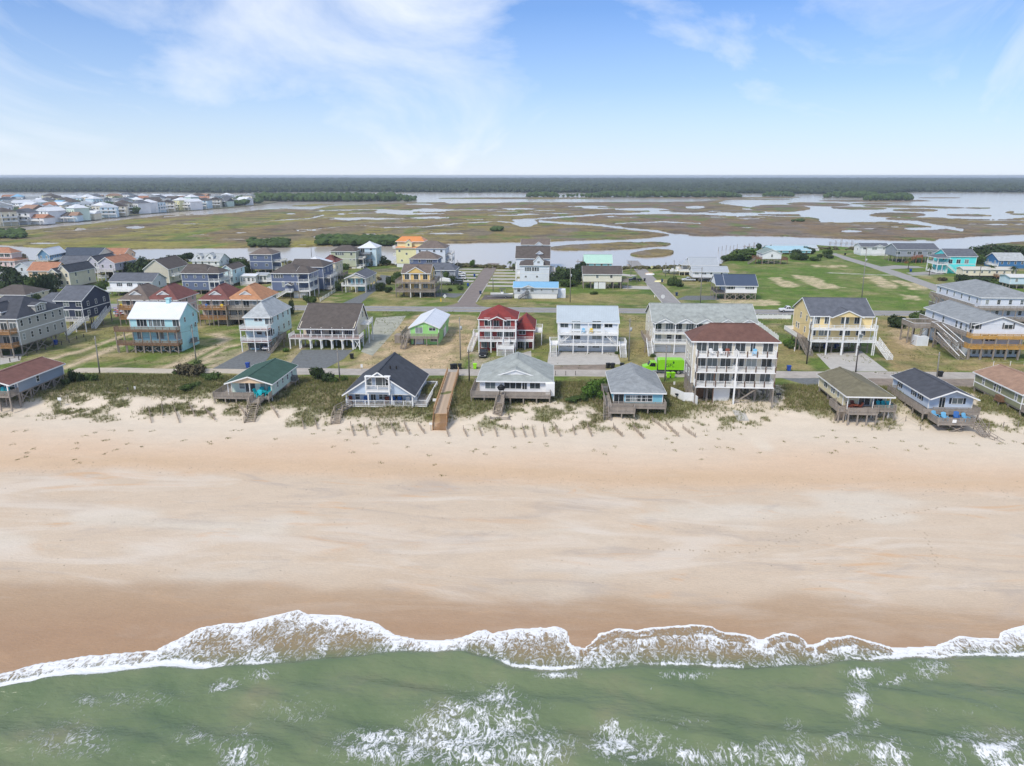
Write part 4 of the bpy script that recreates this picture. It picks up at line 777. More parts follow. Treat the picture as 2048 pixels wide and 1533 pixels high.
s.deck(b0.x-1.2, b0.x+2.4, b0.y-1.6, b0.y-.1, b0.z+.5, G_, 'fr', G_, 'board', name='landing', posts=3); s.stairs((b0.x+2.4, b0.y-.9, b0.z+.45), (b0.x+4.2, b0.y-1.6, b0.z-.5), 1.2)

z = gzs(5, 260, 1245)
s = House(5, 95, 440, 1245, 'turquoise cottage with grey hip roof and wooden deck beside big shrub', z=z); s.xm = 260; h = s.h
zf = max(.9, s.zz(1200)); ze = zf+2.4; D = s.depth(45, 975, ze); s.wall(-h, h, 0, D, zf, ze, SD['turq']); s.roof(-h, h, 0, D, ze, 1.9, SH['midgrey'], 'y', in0=h*1.15, in1=0, ov=.6, gw=SD['turq'])
s.posts([-h+.2, 0, h-.2], [.2, D*.33, D*.66, D-.2], zf); s.p(MB().box(-h+.1, h-.1, .1, D-.1, zf-.3, zf-.01), 'floor_beam', G_)
s.wf(133, 1170, 1.9, 1.9, 'slide'); 
for cx in (205, 240, 275, 315, 350): s.wf(cx, 1166, 1.15, 1.2, 'dh')
s.deck(-h-.3, h+.4, -2.2, -.03, zf-.1, G_, 'fr', G_, 'board', posts=4); s.deck(-h-1.3, -1.0, -4.6, -2.22, zf-.35, G_, 'flr', G_, 'board', posts=3, name='lower_deck'); s.deck(-h-1.7, -h-.35, -2.1, D*.7, zf-.1, G_, 'lb', G_, 'board', name='side_deck', posts=2)
s.stairs((-h-1.4, -2.3, zf-.1), (-h-1.5, -5.2, -.9), 1.3); s.p(MB().box(-h-1.5, -h-.6, D*.5, D*.6, zf, zf+.9), 'air_conditioner', MATS['hvac'])

z = gzs(5, 930, 1185)-.2
s = House(5, 640, 1218, 1185, 'tall beige four level duplex with chocolate hip roof and white balconies', z=z); s.xm = 930; h = s.h
ze = s.zz(750); D = s.depth(585, 690, ze); F1, F2, F3 = s.zz(1080, -2), s.zz(975, -2), s.zz(868, -2); bl = 2.2
s.wall(-h, h, 0, D, F2-.01, ze, SD['beige']); s.wall(-h, h, 0, D, F1, F2-.02, SD['taupe']); s.wall(-h+.02, h-.02, -.03, .05, F1+.05, F2-.05, SD['beige'], 'front_panel', False)
s.roof(-h, h, 0, D, ze, 2.6, SH['choc'], 'x', in0=D*.5, in1=D*.5, ov=.5)
s.posts([-h+.25+(s.W-.5)*i/5 for i in range(6)], [.25, D*.35, D*.7, D-.25], F1, G_, .18); s.p(MB().box(-h+.1, h-.1, .1, D-.1, F1-.35, F1-.01), 'floor_beam', G_)
for zfl in (F1, F2, F3):
    for (a, b_) in ((-h+.5, -.15), (.15, h-.5)): s.deck(a, b_, -bl, -.05, zfl, W_, 'flr', W_, 'bal', skirt=W_, name='balcony')
pm = mat('brown_post', (.13,.075,.05), .7)
for zfl in (F1, F2, F3):
    s.posts([-h+.55+(s.W-1.1)*i/8 for i in range(9) if i != 4], [-bl+.0], 1.05, pm, .09, 'rail_post', zfl)
s.posts([-h+.55, h-.55], [-bl+.15], F3, G_, .11, 'post'); s.posts([0], [-bl+.1], F3, W_, .14, 'post'); s.posts([-h/2], [-bl+.15], F2, pm, .09, 'post', 0)
for i, zfl in enumerate((F1, F2, F3)):
    for u in (-h*.80, -h*.52, -h*.2, h*.12, h*.42, h*.78): 
        if i == 2 and abs(u-h*.42) < .1: s.win('f', u, zfl+1.3, .9, 2.0, 'slide')
        else: s.win('f', u, zfl+1.2, 1.9, 2.05, 'slide', -.04)
for zfl in (F1, F2, F3): s.row('l', [D*.35, D*.72], [zfl+1.6], .8, 1.4, 'dh', -h)
s.wall(-h*.44, -.3, -.1, .1, -.3, F1-1.0, W_, 'screen_panel', False); s.brace((.2, -bl+.4, .1), (h*.55, -bl+.4, F1-.4), G_, .2); s.brace((.3, .2, F1-.5), (h*.5, .2, .2), G_, .16)
s.wall(-h*.75, -h*.5, 2.5, 3.8, -.1, F1-.5, M_WOODB, 'store_room', False); s.wall(h*.2, h*.4, 4, 5.5, -.1, F1-.3, G_, 'store_room', False)
f0 = MB(); f0.bar((-h-3.2, 3.2, .9), (-h-1.2, -.6, .9), .06, 1.8); f0.bar((-h-1.2, -.6, .9), (-h+.4, -.65, .9), .06, 1.8); f0.bar((-h+.4, -.65, .9), (-h+.9, -3.2, .9), .06, 1.8); s.p(f0, 'privacy_screen', W_)

z = gzs(6, 650, 1305)
s = House(6, 505, 805, 1300, 'pale yellow cottage with olive brown hip roof and red porch table', z=z); s.xm = 650; h = s.h
zf = max(1.2, s.zz(1240)); ze = zf+2.6; D = s.depth(285, 992, ze); s.wall(-h, h, 2.0, D, zf, ze, SD['yellowcream']); s.roof(-h, h, 0, D, ze, 1.5, SH['olive'], 'y', in0=h*1.1, in1=0, ov=.5, gw=SD['yellowcream'])
s.posts([-h+.2, 0, h-.2], [.2, D*.33, D*.66, D-.2], zf); s.p(MB().box(-h+.1, h-.1, .1, D-.1, zf-.3, zf-.01), 'floor_beam', G_); s.posts([-h+.1, h*.2, h-.1], [.1], ze, W_, .07, 'porch_post')
for q in (.3, .45, .52, .72, .78): s.win('l', D*q, zf+1.5, .8, 1.2, 'dh', -h)
s.win('f', 0, zf+1.1, 2.0, 2.0, 'slide', 2.0); s.win('f', h*.6, zf+1.1, 1.9, 2.0, 'slide', 2.0)
d0 = s.deck(-h-.6, h*.2, -2.4, 1.95, zf-.15, G_, 'f', G_, 'board', posts=4); s.rail((h*.2, -2.4, zf-.15), (h*.4, -.6, zf-.15), G_, 'board', d0); s.deck(h*.2+.02, h+.9, -.6, 1.95, zf-.1, G_, 'fr', G_, 'board', posts=3)
s.deck(-h-1.9, -h-.64, -1.2, 3.5, zf-.15, G_, 'lb', G_, 'board', name='side_deck', posts=2); b0 = s.loc(445, 1345, z-1.3); dune_stairs(s, (-h-1.25, -1.25, zf-.15), (b0.x, b0.y, b0.z), 1.4, 2)

z = gzs(6, 1240, 1290)
s = House(6, 1085, 1385, 1290, 'light blue cottage with black gable roof and lower deck of blue chairs', z=z); s.xm = 1240; h = s.h
zf = max(1.0, s.zz(1240)); ze = zf+2.35; D = s.depth(815, 1003, ze); s.wall(-h, h, 0, D, zf, ze, SD['ltblue']); s.roof(-h, h, 0, D, ze, 1.6, SH['char'], 'y', ov=.5, gw=SD['ltblue'], ovf=1.3)
s.posts([-h+.2, 0, h-.2], [.2, D*.33, D*.66, D-.2], zf); s.p(MB().box(-h+.1, h-.1, .1, D-.1, zf-.3, zf-.01), 'floor_beam', G_); shd = mat('black_shutter', (.02,.025,.03), .6)
s.wf(1190, 1195, 1.0, 2.0, 'slide'); s.wf(1300, 1185, 1.9, 1.1, 'slide', shut=shd)
for q in (.22, .4, .8): s.win('l', D*q, zf+1.4, .9, 1.3, 'dh', -h, shut=shd)
s.deck(-h-.2, h+.3, -2.2, -.03, zf-.1, G_, 'fr', G_, 'board', posts=4); s.deck(-h-2.0, -h-.23, -2.2, D*.85, zf-.1, G_, 'lb', G_, 'board', name='side_deck', posts=2); s.posts([-h-1.9], spread(0, D*.85, 4), zf-.1, G_, .1, 'post')
s.deck(-h-1.0, h*.35, -6.0, -2.25, zf-.9, G_, 'flr', G_, 'board', name='lower_deck', posts=4); s.xbrace(-h+.6, h*.2, -5.6, -1.6, zf-1.2); b1 = s.loc(1265, 1460, z-2.2); s.stairs((h*.35+.6, -5.4, zf-.9), (h*.35+1.2, -8.0, zf-2.6), 1.3); s.stairs((h*.35+1.2, -8.0, zf-2.6), (h*.35+3.2, -10.2, -2.3), 1.3)

z = gzs(6, 1735, 1290)
s = House(6, 1740, None, 1290, 'olive green house with rust brown roof and raised white trim', z=z, W=9.5); s.xm = 1740; h = s.h
ze = s.zz(1133); zf = s.zz(1245); D = s.depth(1428, 976, ze); s.wall(-h, h, 0, D, zf, ze, SD['olive']); s.roof(-h, h, 0, D, ze, 1.6, SH['rust'], 'y', ov=.4, gw=SD['olive']); s.band(-h, h, 0, D, (zf+ze)/2-.6)
s.posts([-h+.2, 0, h-.2], [.2, D*.25, D*.5, D*.75, D-.2], zf); s.p(MB().box(-h+.1, h-.1, .1, D-.1, zf-.3, zf-.01), 'floor_beam', G_)
for q in (.12, .45, .55, .8): s.win('l', D*q, ze-1.2, .7, 1.3, 'dh', -h)
s.p(MB().box(-h-1.2, -h-.03, D*.3, D*.42, zf-.1, zf+.1), 'platform', M_WOODB); s.p(MB().box(-h-1.1, -h-.2, D*.31, D*.41, zf+.1, zf+1.0), 'air_conditioner', M_WOODB); s.posts([-h-1.1], [D*.31, D*.41], zf, G_, .08, 'post'); s.deck(-h, h, -2.2, -.03, zf, G_, 'fl', G_, 'board', posts=4)

# ---------- second row, between the beach road and the main road
s = gen(1, None, 185, 950, (868, 657), 17.5, SD['greige'], SH['char'], 'greige three level house with charcoal roof, dormers and wooden balconies', ('x', 4.2, 4, 3.6), W=13, ns=6, bandz=True, nst=2, wh=1.5)
h, zf, ze, fh = s.h, s.zf, s.ze, s.fh
for i in range(2):
    s.deck(-h, h-.4, -2.6, -.03, zf+fh*i, M_WOODO, 'flr', M_WOODO, 'board', posts=5, pm=G_, name='balcony')
    for u in (h-1.2, h-3.6, h-6.5, h-9.5): s.win('f', u, zf+fh*i+1.15, 1.7, 2.1, 'slide')
s.posts([h-.5, h-4, h-8], [-2.45], ze, G_, .12, 'porch_post'); s.gable_dormer(h-8.4, h-4.4, .8, 6, ze, ze+1.5, 1.9, SD['greige'], SH['char'], (1.6, 1.2, .1, 'slide')); s.p(MB().box(h-3.2, h+.1, 7, 11, ze-.1, ze+2.1), 'dormer_wall', SD['greige']); s.roof(h-3.2, h+.1, 7, 11, ze+2.1, .5, SH['char'], 'x', ov=.25, gw=SD['greige']); s.row('r', [8.1, 9.0, 9.9], [ze+1.1], .7, 1.3, 'dh', h+.1)
for i in range(3): s.brace((h-.2, .5+i*5, .2), (h-.2, 4.6+i*5, zf-.3)); s.brace((h-.3, 4.6+i*5, .2), (h-.3, .5+i*5, zf-.3))

s = gen(1, 470, 680, 752, (662, 515), 13.5, SD['navy'], SH['slate'], 'dark navy house with slate roof, white trim and two long white staircases', ('x', 3.4, 0, 0), nst=2, under='posts', wst='grid')
h, zf, ze, fh, D = s.h, s.zf, s.ze, s.fh, s.D
for cx in (520, 618): s.wf(cx, 542, 1.6, 1.5, 'grid'); s.wf(cx, 622, 1.8, 2.0, 'slide')
s.row('r', [D*.22, D*.5, D*.8], [zf+fh*1.5], .8, 1.2, 'dh', h); s.row('r', [D*.2, D*.45], [zf+fh*.5], 1.1, 1.4, 'dh', h); s.deck(-h, h+1.6, -2.0, -.03, zf, G_, 'fr', W_, 'bal', skirt=W_, posts=4, pm=W_)
s.stairs((h+.9, -1.6, zf), (h-1.6, -6.4, 0), 1.3, W_, style='bal'); s.stairs((h+1.4, D*.75, zf+1.2), (h+.6, D*.2, 0), 1.3, W_, style='bal')
w = House(1, 270, 470, 660, 'white rear wing with slate roof joined to the navy house', name='house_wing'); w.xm = 370; zt = w.zz(548); w.wall(-w.h, w.h, 0, 11, 1.0, zt, SD['white']); w.roof(-w.h, w.h, 0, 11, zt, 3.0, SH['slate'], 'x', in0=3, ov=.3, gw=SD['white']); w.posts([-w.h+.2, w.h-.2], [.2, 10.8], 1.2); w.wall(-w.h+.2, w.h-.2, .3, 10, 0, .99, SD['white'], 'foundation', False); w.row('f', spread(-w.h, w.h, 4), [zt-1.5], .9, 1.3); w.row('r', [3, 7], [zt-1.5], .9, 1.3, 'dh', w.h)

s = gen(1, 1050, 1445, 915, (745, 652), 9.5, SD['aqua'], TN['white'], 'aqua house with white metal roof and two long weathered brown balconies', ('x', 3.3, 0, 0), nst=1, under=SD['aqua'])
h, zf, ze, D = s.h, s.zf, s.ze, s.D; z1 = s.zz(848)
for cx, w in ((1115, 2.6), (1183, .8), (1232, 1.9), (1280, .8), (1385, 1.8)): s.wf(cx, 690, w, 1.9, 'tri' if w > 2 else 'slide')
for cx, w in ((1098, 1.2), (1260, 1.9), (1398, 1.8)): s.wf(cx, 790, w, 1.9, 'slide', .1)
s.deck(-h-3.4, h, -1.9, -.03, zf, M_WOODB, 'flr', mat('worn_brown', (.25,.165,.115), .85, .2, 1.2), 'board', posts=8, pm=G_, name='balcony'); s.deck(-h-2.8, h+.2, -2.3, -.05, z1, M_WOODB, 'flr', MATS['worn_brown'], 'board', posts=8, pm=G_, name='balcony')
for i in range(5): s.xbrace(-h+.3+i*(s.W-.6)/5, -h+.3+(i+1)*(s.W-.6)/5, -1.9, .2, z1-.4)
for i in range(5): s.win('f', -h+1.3+i*(s.W-2.6)/4, z1/2, 2.0, 1.9, 'slide', .1)
for u, zz_ in ((.3, ze-1.0), (.78, ze-.3), (.62, zf-.4), (.85, zf-.2)): s.win('r', D*u, zz_, .7, 1.2, 'dh', h)
s.p(MB().box(1.4, 2.3, D*.44, D*.56, ze+2.0, ze+4.2).box(1.2, 2.5, D*.42, D*.58, ze+4.2, ze+4.35), 'chimney', SD['aqua']); s.p(MB().box(h, h+1.4, D*.4, D*.7, 1.4, 1.55), 'platform', G_); s.p(MB().box(h+.2, h+1.2, D*.45, D*.62, 1.55, 2.5), 'air_conditioner', MATS['hvac'])

for nm, x0, x1, apx, rc, wc, D_, lab in ((1, 985, 1195, 0, 'taupe', 'tan', 12, 'tan house with taupe hip roof behind the aqua house'), (1, 1197, 1415, 0, 'maroon', 'pink', 12, 'pinkish tan house with reddish brown hip roof behind the aqua house'), (2, 112, 325, 0, 'maroon', 'tan', 12, 'tan house with maroon hip roof and orange wood balconies'), (2, 332, 575, 0, 'orange', 'greige', 12.5, 'grey house with orange brown hip roof and weathered wood balconies')):
    s = gen(nm, x0, x1, 705, (648, 497), D_, SD[wc], SH[rc], lab, ('y', 3.4, 3.6, 3.6), nst=2, ns=3, ov=.9)
    h, zf, ze, fh = s.h, s.zf, s.ze, s.fh; dmm = M_WOODO if (x0 in (985, 112)) else G_
    for i in range(2):
        s.deck(-h-.2, h+.2, -2.4, -.03, zf+fh*i, dmm, 'flr', dmm, 'board', posts=4, pm=G_, name='balcony'); s.win('f', -h*.55, zf+fh*i+1.4, 1.2, 1.2, 'dh'); s.win('f', h*.05, zf+fh*i+1.1, 1.8, 2.05, 'slide'); s.win('f', h*.62, zf+fh*i+1.4, 1.1, 1.2, 'dh')
    s.posts([-h, 0, h], [-2.3], ze, G_, .1, 'porch_post'); s.gable_dormer(-1.6, 1.6, .6, 4.5, ze+.6, ze+1.1, 1.0, SD['white'], SH[rc]); s.wall(-h*.1, h*.95, 1, D_-1, 0, zf-.3, W_ if x0 != 112 else SD['tan'], 'store_room', False)

s = gen(2, 452, 650, 905, (823, 640), 15, SD['paleaqua'], SH['palegrey'], 'pale aqua tall house with grey hip roof and white curved balconies over a carport', ('y', 3.2, 3.6, 3.2), nst=2, ns=4, under='posts', bandz=False)
h, zf, ze, fh, D = s.h, s.zf, s.ze, s.fh, s.D; redd = mat('red_deck', (.26,.09,.06), .8)
for i in range(2): s.deck(-h-.5, h+.2, -2.5, -.03, zf+fh*i, redd, 'flr', W_, 'hz', skirt=W_, name='balcony', posts=3, pm=W_)
for cx, cy, w, st in ((518, 660, .9, 'dh'), (552, 660, .9, 'dh'), (616, 672, 1.8, 'slide'), (620, 765, 1.9, 'slide'), (545, 765, 1.3, 'dh')): s.wf(cx, cy, w, 1.2 if st == 'dh' else 2.0, st)
s.wall(-h+.3, -h+3.2, .4, 8, 0, zf-.01, SD['paleaqua'], 'store_room', False); s.wall(-h+3.2, -h+4.6, 1.5, 8, 0, zf-.02, SD['paleaqua'], 'entry_room', False); s.win('f', -h+3.9, 1.1, .9, 2.0, 'slide', 1.5); s.wf(505, 860, 2.6, 2.1, 'none', .38)
s.stairs((h+1.5, 3.0, zf), (h+.6, -3.6, 0), 1.2); s.deck(h+.03, h+2.2, 3, 5, zf, G_, 'rb', G_, 'board', posts=2, name='landing')

s = House(2, 868, 1300, 893, 'cream house with long dark brown roof over an arched white porch'); s.xm = 1090; h = s.h
zf, ze = s.zz(806), s.zz(745); s.zf = zf; ze = zf+2.6; zr = ze+4.6; D = 13.5
s.wall(-h, h, 3.0, D, zf, ze, SD['cream']); s.roof(-h, h, 0, D, ze, 4.8, SH['dbrown'], 'x', ov=.4, off=2.8, gw=SD['cream']); s.win('r', 9.2, ze+1.9, .9, 1.5, 'dh', h+.1)
s.deck(-h-2.6, h+1.8, -1.2, 2.97, zf, redd, 'flr', W_, 'bal', skirt=W_, name='porch'); s.deck(h+.05, h+2.4, 6.5, 11, ze-.2, W_, 'fbr', W_, 'bal', skirt=W_, name='balcony'); s.posts([h+2.2], [6.8, 10.8], ze-.3, W_, .12, 'post')
for i in range(6):
    x = -h+.2+(s.W-.4)*i/5; s.posts([x], [.1], ze, W_, .12, 'porch_post'); s.posts([x], [-1.0, 3.2, 8, 13], zf, W_, .14, 'piling')
    if i < 5:
        x2 = -h+.2+(s.W-.4)*(i+1)/5; ar = MB(); n_ = 10; pts = [(x+(x2-x)*j/n_, zf-.35-.75*(abs(2*j/n_-1)**3)) for j in range(n_+1)]; ar.prism([(x, zf-.12), (x2, zf-.12)]+[(a, b_) for a, b_ in reversed(pts)], 'y', -1.1, -1.0); s.p(ar, 'arch', SD['cream'])
s.posts([-h-2.4, h+1.6], [-1.0, 2.8], zf, W_, .13, 'piling'); s.xbrace(h+.3, h+1.7, -1.0, .2, zf-.4, W_)
for u in (-h*.82, -h*.5, -h*.35, h*.08, h*.28, h*.62, h*.75): s.win('f', u, zf+1.15, 1.0 if abs(u) > 1.5 else 1.8, 2.0, 'slide', 3.0)
s.p(MB().box(-h*.5, h*.7, 9, 12.5, 0, zf-.2), 'store_room', SD['greige'])

s = gen(3, 645, 850, 782, (722, 660), 19, SD['lime'], TN['whitey'], 'lime green house with white metal gable roof on a sandy lot', ('y', 1.7, 0, 0), nst=1, under=SD['lime'], ov=.4)
h, zf, ze, D = s.h, s.zf, s.ze, s.D
s.wf(705, 674, 1.9, 2.0, 'slide'); s.wf(800, 665, 1.7, 1.4, 'grid'); s.wf(705, 752, 2.8, 2.2, 'none', .15); s.p(MB().box(s.uv(676, 752)[0], s.uv(735, 752)[0], .1, .17, .1, 2.4), 'garage_door', W_); s.wf(812, 745, 1.8, 1.1, 'slide', .15)
s.deck(-h-1.4, h+.1, -2.0, -.03, zf, G_, 'flr', G_, 'board', posts=4, pm=G_); s.deck(-h-2.6, -h-.03, 0, 8, zf, G_, 'lb', G_, 'board', posts=2, name='side_deck'); s.stairs((-h-.6, -2.1, zf), (-h-.9, -6, 0), 1.2); s.row('r', [D*.3, D*.6], [zf+1.3], .9, 1.2, 'dh', h); s.p(MB().box(h-.02, h+.05, D*.45, D*.7, .2, 2.6), 'garage_door', W_); s.wall(-h-4.6, -h-2.9, 1, 4, 0, 2.2, G_, 'outdoor_shower', False)

s = gen(4, 210, 472, 828, (742, 597), 10, SD['red'], SH['red'], 'red three level house with red hip roof and white balconies', ('x', 2.7, 4.6, 4.6), nst=2, under=SD['red'], ns=2, bandz=False)
h, zf, ze, fh = s.h, s.zf, s.ze, s.fh
for i in range(2): s.deck(-h-.1, h+.1, -2.2, -.03, zf+fh*i, W_, 'flr', W_, 'bal', skirt=W_, name='balcony', posts=4, pm=W_)
for cx, cy, w in ((272, 622, 1.9), (330, 625, 1.3), (405, 622, 1.9), (273, 700, 1.9), (355, 700, 1.3), (397, 703, 2.0), (436, 702, 1.2)): s.wf(cx, cy, w, 2.0, 'slide')
for cx in (243, 298, 430): s.wf(cx, 778, 1.5, 1.9, 'slide', .15)
s.posts([-h+.1, h-.1, -h*.35, h*.35], [-2.05], ze, W_, .1, 'porch_post'); s.gable_dormer(-2.1, 2.1, -2.0, 2.5, ze-.1, ze, 1.0, SD['red'], SH['red'])
w = House(4, 474, 596, 815, 'red side wing with tall red roof and white window', name='house_wing', shift=1.5); w.xm = 520; zt = w.zz(668); zq = w.zz(742); w.wall(-w.h, w.h, 0, 13, 0.1, zt, SD['red']); w.roof(-w.h, w.h, 0, 13, zt, 2.6, SH['red'], 'y', in0=4.5, in1=4, ov=.4); w.deck(-w.h, w.h, -2.0, -.03, zq, W_, 'fr', W_, 'bal', skirt=W_, posts=3, pm=W_); w.wf(515, 692, 1.7, 1.3, 'slide'); w.wf(500, 782, 1.6, 1.9, 'slide'); w.wf(540, 782, 1.4, 1.9, 'slide'); w.deck(w.h+.03, w.h+2.2, 3, 8, zq+1.4, W_, 'fbr', W_, 'bal', name='side_deck'); w.posts([w.h+2], [3.2, 7.8], zq+1.4, W_, .1, 'post')
d = s.deck(s.uv(332, 790, -5)[0], s.uv(457, 790, -5)[0], -5.4, -2.3, 2.1, W_, 'flr', W_, 'bal', name='entry_deck', posts=3, pm=W_); lx0, lx1 = s.uv(334, 790, -5)[0], s.uv(455, 790, -5)[0]
la = MB()
for i in range(int((lx1-lx0)/.28)): x = lx0+i*.28; la.box(x, x+.06, -5.36, -5.33, 0, 2.0)
for i in range(7): la.box(lx0, lx1, -5.34, -5.31, i*.28, i*.28+.06)
s.p(la, 'lattice', W_, d); s.stairs(((lx0+lx1)/2, -2.4, zf), ((lx0+lx1)/2, -3.6, 2.1), 1.8, W_); s.stairs((-h-1.2, 4, zf), (-h-2.4, -1.5, 0), 1.2, W_); s.deck(-h-2.2, -h-.03, 4, 7, zf, W_, 'lb', W_, 'bal', name='landing', posts=2, pm=W_)

s = gen(4, 768, 1188, 832, (768, 622), 13, SD['icewhite'], TN['pale'], 'long white three level triplex with pale blue metal roof', ('x', 3.1, 0, 0), nst=2, under=SD['icewhite'], bandz=False)
h, zf, ze, fh = s.h, s.zf, s.ze, s.fh
for i in range(2): s.deck(-h, h, -2.4, -.03, zf+fh*i, W_, 'flr', W_, 'bal', skirt=W_, name='balcony', posts=5, pm=W_)
s.posts([-h+.15+(s.W-.3)*i/4 for i in range(5)], [-2.26], ze, W_, .12, 'porch_post')
for cx, w in ((815, 2.0), (898, 2.2), (1045, 2.2), (1130, 2.0)): s.wf(cx, 642, w, 1.3 if cx in (815, 1130) else 2.0, 'slide'); s.wf(cx, 716, w, 1.3 if cx in (815, 1130) else 2.0, 'slide')
for cx, w in ((843, .8), (893, .7), (935, 1.7), (995, .7), (1040, 1.7), (1100, .8)): s.wf(cx, 784, w, .8 if w < 1 else 1.5, 'slide', .15)
s.stairs((-h+3.4, -1.6, zf+fh), (-h+.5, -1.6, zf), 1.0, W_); s.stairs((h-3.4, -1.6, zf+fh), (h-.5, -1.6, zf), 1.0, W_)
for q in (-1, 1): s.deck(q*(h+1.1)-1.1, q*(h+1.1)+1.1, -2.4, 1.5, zf, W_, 'b'+('l' if q < 0 else 'r'), W_, 'bal', name='landing'); s.posts([q*(h+2.0)], [-2.2, 1.3], zf+.9, W_, .11, 'post'); s.stairs((q*(h+1.1), -2.4, zf), (q*(h+1.1), -6.2, 0), 1.5, W_, style='bal')

s = gen(5, 372, 1090, 842, (762, 622), 14, SD['palecream'], SH['grey'], 'long cream row of beach flats with five white gables under a grey roof', ('x', 3.6, 0, 0), nst=2, under=SD['palecream'], bandz=False)
h, zf, ze, fh = s.h, s.zf, s.ze, s.fh
for i in range(2): s.deck(-h, h, -2.2, -.03, zf+fh*i, W_, 'flr', W_, 'bal', skirt=SD['palecream'], name='balcony', posts=6, pm=W_)
xs = [-h+s.W*(i+.5)/5 for i in range(5)]
for i, x in enumerate(xs):
    s.gable_dormer(x-s.W/10+.25, x+s.W/10-.25, -2.2, 5, ze-.05, ze+.02, 1.25, W_, SH['grey']); s.win('f', x-1.5, zf+fh+1.15, 2.0, 2.0, 'slide'); s.win('f', x+1.5, zf+fh+1.15, 1.8, 2.0, 'tri'); s.win('f', x-1.4, zf+1.15, 1.9, 2.0, 'slide'); s.win('f', x+1.6, zf+1.3, 1.2, 1.3, 'dh'); s.p(MB().box(x-2.2, x+2.2, .08, .17, .1, 2.2), 'garage_door', SD['white'])
s.posts([-h+.15+(s.W-.3)*i/5 for i in range(6)], [-2.06], ze, W_, .12, 'porch_post'); s.row('l', [4, 9], [zf+1.4, zf+fh+1.4], .9, 1.3, 'dh', -h); s.stairs((-h-1.0, -.6, zf), (-h-.9, -4.6, 0), 1.2, W_, style='bal'); s.deck(-h-2.0, -h-.03, -.5, 8, zf, G_, 'lb', G_, 'board', name='side_deck', posts=2)

s = gen(6, 230, 655, 842, (745, 575), 13, SD['yellow'], SH['slate'], 'yellow duplex with slate roof, front gable and white balconies over parking', ('x', 3.5, 0, 0), nst=2, bandz=False)
h, zf, ze, fh, D = s.h, s.zf, s.ze, s.fh, s.D
for i in range(2): s.deck(-h-.2, h+.6, -2.4, -.03, zf+fh*i, W_, 'flr', W_, 'bal', skirt=W_, name='balcony', posts=5, pm=W_)
s.posts([-h, -h*.5, 0, h*.5, h], [-2.25], ze, W_, .12, 'porch_post'); s.gable_dormer(-3.1, 4.3, -2.3, 6, ze, ze+.05, 1.7, SD['yellow'], SH['slate'])
for cx, w in ((280, 1.0), (305, 1.0), (372, 1.2), (500, 1.9), (585, 1.2)): s.wf(cx, 606, w, 2.0, 'slide')
for cx, w in ((275, 1.0), (330, 1.2), (375, 1.4), (480, 1.3), (515, 1.4), (600, 1.4), (630, .9)): s.wf(cx, 690, w, 2.0, 'slide')
for u, v in ((.25, .6), (.75, .6), (.2, 1.6), (.55, 1.6), (.62, .6)): s.win('l', D*u, zf+fh*v, .9, 1.4, 'dh', -h)
s.deck(-h-2.4, -h-.03, 2.2, 12, zf, G_, 'lb', W_, 'solid', name='side_deck', posts=3, pm=G_); s.stairs((-h-1.4, 2.2, zf), (-h-.6, -4.2, 0), 1.4); s.stairs((h+1.0, -1.6, zf), (h+2.6, -6.8, 0), 1.5, W_, style='bal'); s.p(MB().box(-h*.9, h*.8, 7, 12, 0, zf-.3), 'store_room', SD['cream'])
s.wf(612, 722, .9, .9, 'none', -2.45)

s = gen(6, 1388, 1735, 872, (722, 640), 24, SD['icewhite'], SH['midgrey'], 'white gabled motel building with grey roof, yellow wood balconies and long side stairs', ('y', 2.1, 0, 0), nst=1, ov=.5, shut=None)
h, zf, ze, D = s.h, s.zf, s.ze, s.D; z1 = s.zz(790); gsh = mat('grey_shutter', (.12,.125,.13), .6)
s.wall(-h, h, 0, D, .1, zf-.005, SD['icewhite'], 'lower_wall', False)
for cx in (1428, 1665): s.wf(cx, 650, 1.9, 1.5, 'slide', shut=gsh)
for cx in (1500, 1555): s.wf(cx, 735, 1.6, 1.6, 'slide')
for i in range(8): s.win('f', -h+1.0+i*(s.W-2)/7, 1.6, .8, 1.6, 'dh')
s.deck(-h-1.6, h+4, -2.4, -.03, zf, M_WOODY, 'flr', M_WOODY, 'board', posts=7, pm=G_, name='balcony', pr=.16); s.deck(-h-2.2, h+4, -3.0, -.05, z1, M_WOODY, 'flr', M_WOODY, 'board', posts=7, pm=G_, name='balcony', pr=.16)
s.deck(-h-1.6, -h-.03, 0, D, zf, G_, 'l', G_, 'board', name='side_gallery', cap=W_); s.posts([-h-1.5], spread(0, D, 6), zf, G_, .15, 'post')
for q in (.05, .14, .24, .33, .6, .82): s.win('l', D*q, zf+1.35, .9, 1.6, 'dh', -h)
s.stairs((-h-3.2, 10, zf), (-h-3.2, -1.0, z1), 1.5, rm=G_); s.stairs((-h-5.0, 8, z1+.6), (-h-3.6, -3.4, 0), 1.5); s.deck(-h-4.1, -h-1.62, 10, 12.5, zf, G_, 'lb', G_, 'board', name='landing', cap=W_, posts=2); s.deck(-h-8.6, -h-1.62, 12.6, 19, zf-.5, G_, 'flb', G_, 'board', name='sun_deck', cap=W_, posts=4); s.posts([-h-8.4, -h-5], [15, 18.8], zf-.5, G_, .15, 'post')
for q in (-1, 1): s.p(MB().bar((-h-3.2+q*.75, 10, zf+1.02), (-h-3.2+q*.75, -1, z1+1.02), .2, .08), 'handrail', W_); s.p(MB().bar((-h-4.3+q*.8+.55, 8, z1+1.6), (-h-3.6+q*.75, -3.4, 1.0), .2, .08), 'handrail', W_)
s.wall(-h-7.6, -h-4.6, 11.5, 14.5, 0, 2.5, SD['icewhite'], 'storage_shed'); s.brace((-h-8.4, 12.8, .3), (-h-5, 12.8, zf-1)); s.stairs((h+1, .5, z1), (h+3.0, -3.5, 0), 1.3)

